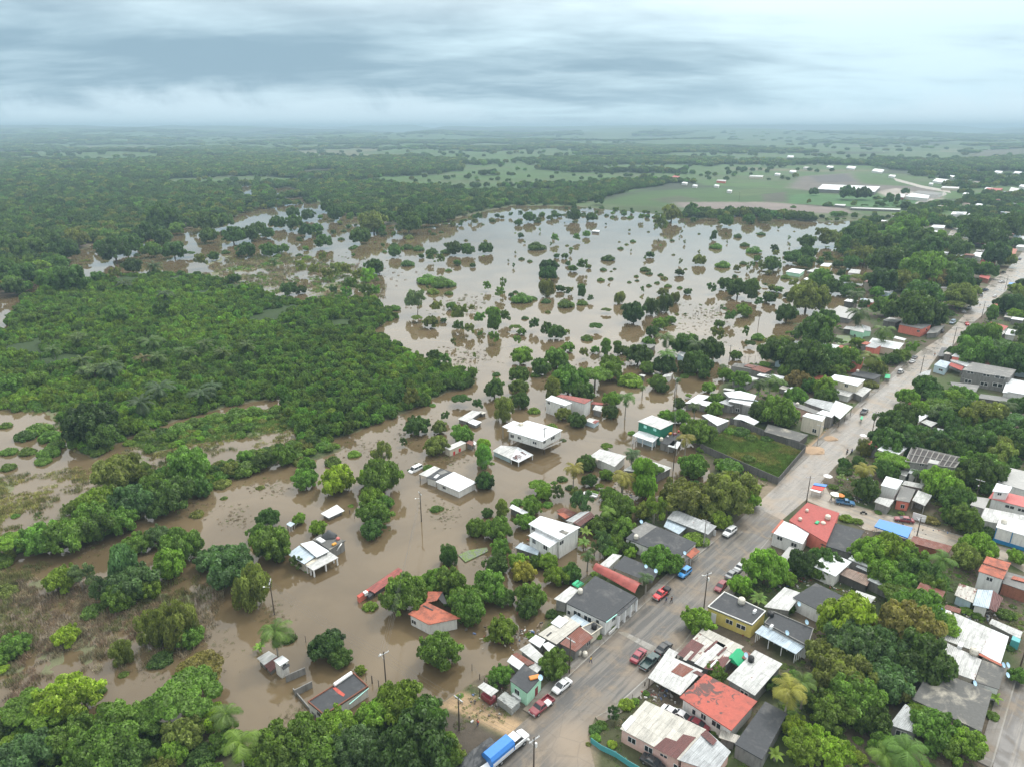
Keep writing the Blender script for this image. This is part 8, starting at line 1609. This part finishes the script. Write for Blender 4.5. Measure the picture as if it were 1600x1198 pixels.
gn_scatter('reeds', np.stack([x, y, h], 1), np.stack([ss_, ss_, ss_*rg_.uniform(.6, 1.2, len(x))], 1), rg_.uniform(0, 6.28, len(x)), np.concatenate(PK), 'reeds and drowned grass in the shallow flood')
# drowned weeds and floating bits on open water
CL = [(640,680,40,40),(700,720,30,12),(370,810,25,20),(745,865,35,15),(620,600,30,20),(560,700,60,25),(690,800,30,20),(730,560,60,18),(1150,600,30,20),(1100,500,60,30),(560,420,80,25),(420,760,40,15),(880,590,50,20),(960,560,40,15),(240,1040,40,25),(330,1010,40,30),(430,960,25,25),(470,1120,50,20),(150,860,60,15),(300,790,50,15),(720,480,50,20)]
X_, Y_ = [], []
for cx_, cy_, sx, sy in CL:
    a = rg_.normal(0, .5, (260, 2)); 
    for u, w in a: q = P(cx_+u*sx, cy_+w*sy, 0); X_.append(q.x); Y_.append(q.y)
x, y = np.array(X_), np.array(Y_); h = height(x, y); k_ = h < -.05; x, y = x[k_], y[k_]; s_ = rg_.uniform(.15, .75, len(x))**1.2*np.clip(np.hypot(x, y)/220, .8, 2.2)
gn_scatter('drowned_weeds', np.stack([x, y, np.full(len(x), -.12)], 1), np.stack([s_, s_, s_*rg_.uniform(.3, .9, len(x))], 1), rg_.uniform(0, 6.28, len(x)), rg_.choice([PIDX['reed_olive'], PIDX['reed_dry'], PIDX['grass_green'], PIDX['reed_brown']], len(x)), 'drowned weeds poking through the flood')
# grass in the walled lot and on yards
lot = np.array([p[:2] for p in LOT]); x, y = rand_in(lot, .55); k_ = sdist(x, y, lot) > .6; x, y = x[k_], y[k_]; tn = fbm(x*.12, y*.12, 231, 3); ki = np.where(tn+rg_.uniform(-.1, .1, len(x)) > .52, PIDX['grass_yellow'], PIDX['grass_green']); s_ = rg_.uniform(.5, 1.1, len(x))
gn_scatter('grass', np.stack([x, y, np.full(len(x), .5)], 1), np.stack([s_, s_, s_*.9], 1), rg_.uniform(0, 6.28, len(x)), ki, 'tall grass filling the walled lot')
# far woods over the plain and hills
OPEN = [np.array(p, float) for p in ([(900,322),(1000,296),(1120,284),(1250,284),(1345,268),(1440,286),(1500,300),(1440,322),(1350,336),(1200,336),(1000,331)], [(1540,238),(1640,236),(1640,246),(1530,246)], [(890,206),(960,203),(1015,212),(970,222),(915,221)])]
HARD = [np.array(p, float) for p in ([(-100,400),(-100,296),(100,290),(330,296),(560,300),(760,300),(900,318),(760,330),(600,360)], [(1290,300),(1640,288),(1640,345),(1420,345),(1440,320)])]
pts = []; ri = 640.
while ri < 9500:
    s_ = 9.5 if ri < 1250 else 9.5+(ri-1250)*.0105; n = int(2*.74*ri/s_); a = (np.arange(n)+rg_.uniform(-.45, .45, n))/n*1.48-.74; r_ = ri+rg_.uniform(-.5, .5, n)*s_
    pts.append(np.stack([r_*np.sin(a), r_*np.cos(a), np.full(n, s_)], 1)); ri += s_*.9
p = np.concatenate(pts); x, y, s_ = p.T; land = land_sd(x, y) > 2
zz = y*CP+100*SP; pxx = 800+F_PX*x/zz; pyy = 599-F_PX*(y*SP-100*CP)/zz
keep = land & (pxx > -80) & (pxx < 1680); wz = WOODY(x, y)
dense = np.zeros(len(x), bool)
for q in HARD: dense |= sdist(pxx, pyy, q) > 0
keep &= ((wz > .512+.024*np.clip((y-1000)/600, 0, 1)*np.clip((pxx-100)/400, .3, 1)) & ((y < 1500) | (rg_.random(len(x)) < .85))) | (rg_.random(len(x)) < .05) | (dense & (rg_.random(len(x)) < .9)) | ((pyy > 300) & (rg_.random(len(x)) < .6) & (pxx < 900))
for q in OPEN: keep &= ~(sdist(pxx, pyy, q) > -1)
for c_, r_ in zip(FC, FR):
    if math.hypot(*c_) > 450: keep &= np.hypot(x-c_[0], y-c_[1]) > r_*1.1+4
for r_ in ROADS: keep &= sdist(x, y, r_) < -5
old = np.array([(t_[0], t_[1], t_[2]) for t_ in TREES if math.hypot(t_[0], t_[1]) > 560]); 
x, y, s_ = x[keep], y[keep], s_[keep]
cell = {}
for a, b, c_ in old: cell.setdefault((int(a//20), int(b//20)), []).append((a, b, c_))
ok = np.ones(len(x), bool)
for i in range(len(x)):
    if y[i] > 1300: continue
    ci_, cj = int(x[i]//20), int(y[i]//20)
    for u in (-1, 0, 1):
        for w in (-1, 0, 1):
            for a, b, c_ in cell.get((ci_+u, cj+w), ()):
                if (a-x[i])**2+(b-y[i])**2 < (c_+3)**2*.5: ok[i] = False
x, y, s_ = x[ok], y[ok], s_[ok]; h = height(x, y); R_ = s_*rg_.uniform(.42, .74, len(x))*np.where(wz[keep][ok] > .515, 1., .7)
gn_scatter('far_woods', np.stack([x, y, h-.4], 1), np.stack([R_, R_, np.minimum(R_*rg_.uniform(1.1, 1.7, len(x)), 12.5)], 1), rg_.uniform(0, 6.28, len(x)), kidx('rrrrm', 'ddddeomd', len(x)), 'woods and tree lines out to the horizon')
print('TREES', len(TREES), 'picked', len(pick), 'far', len(x))
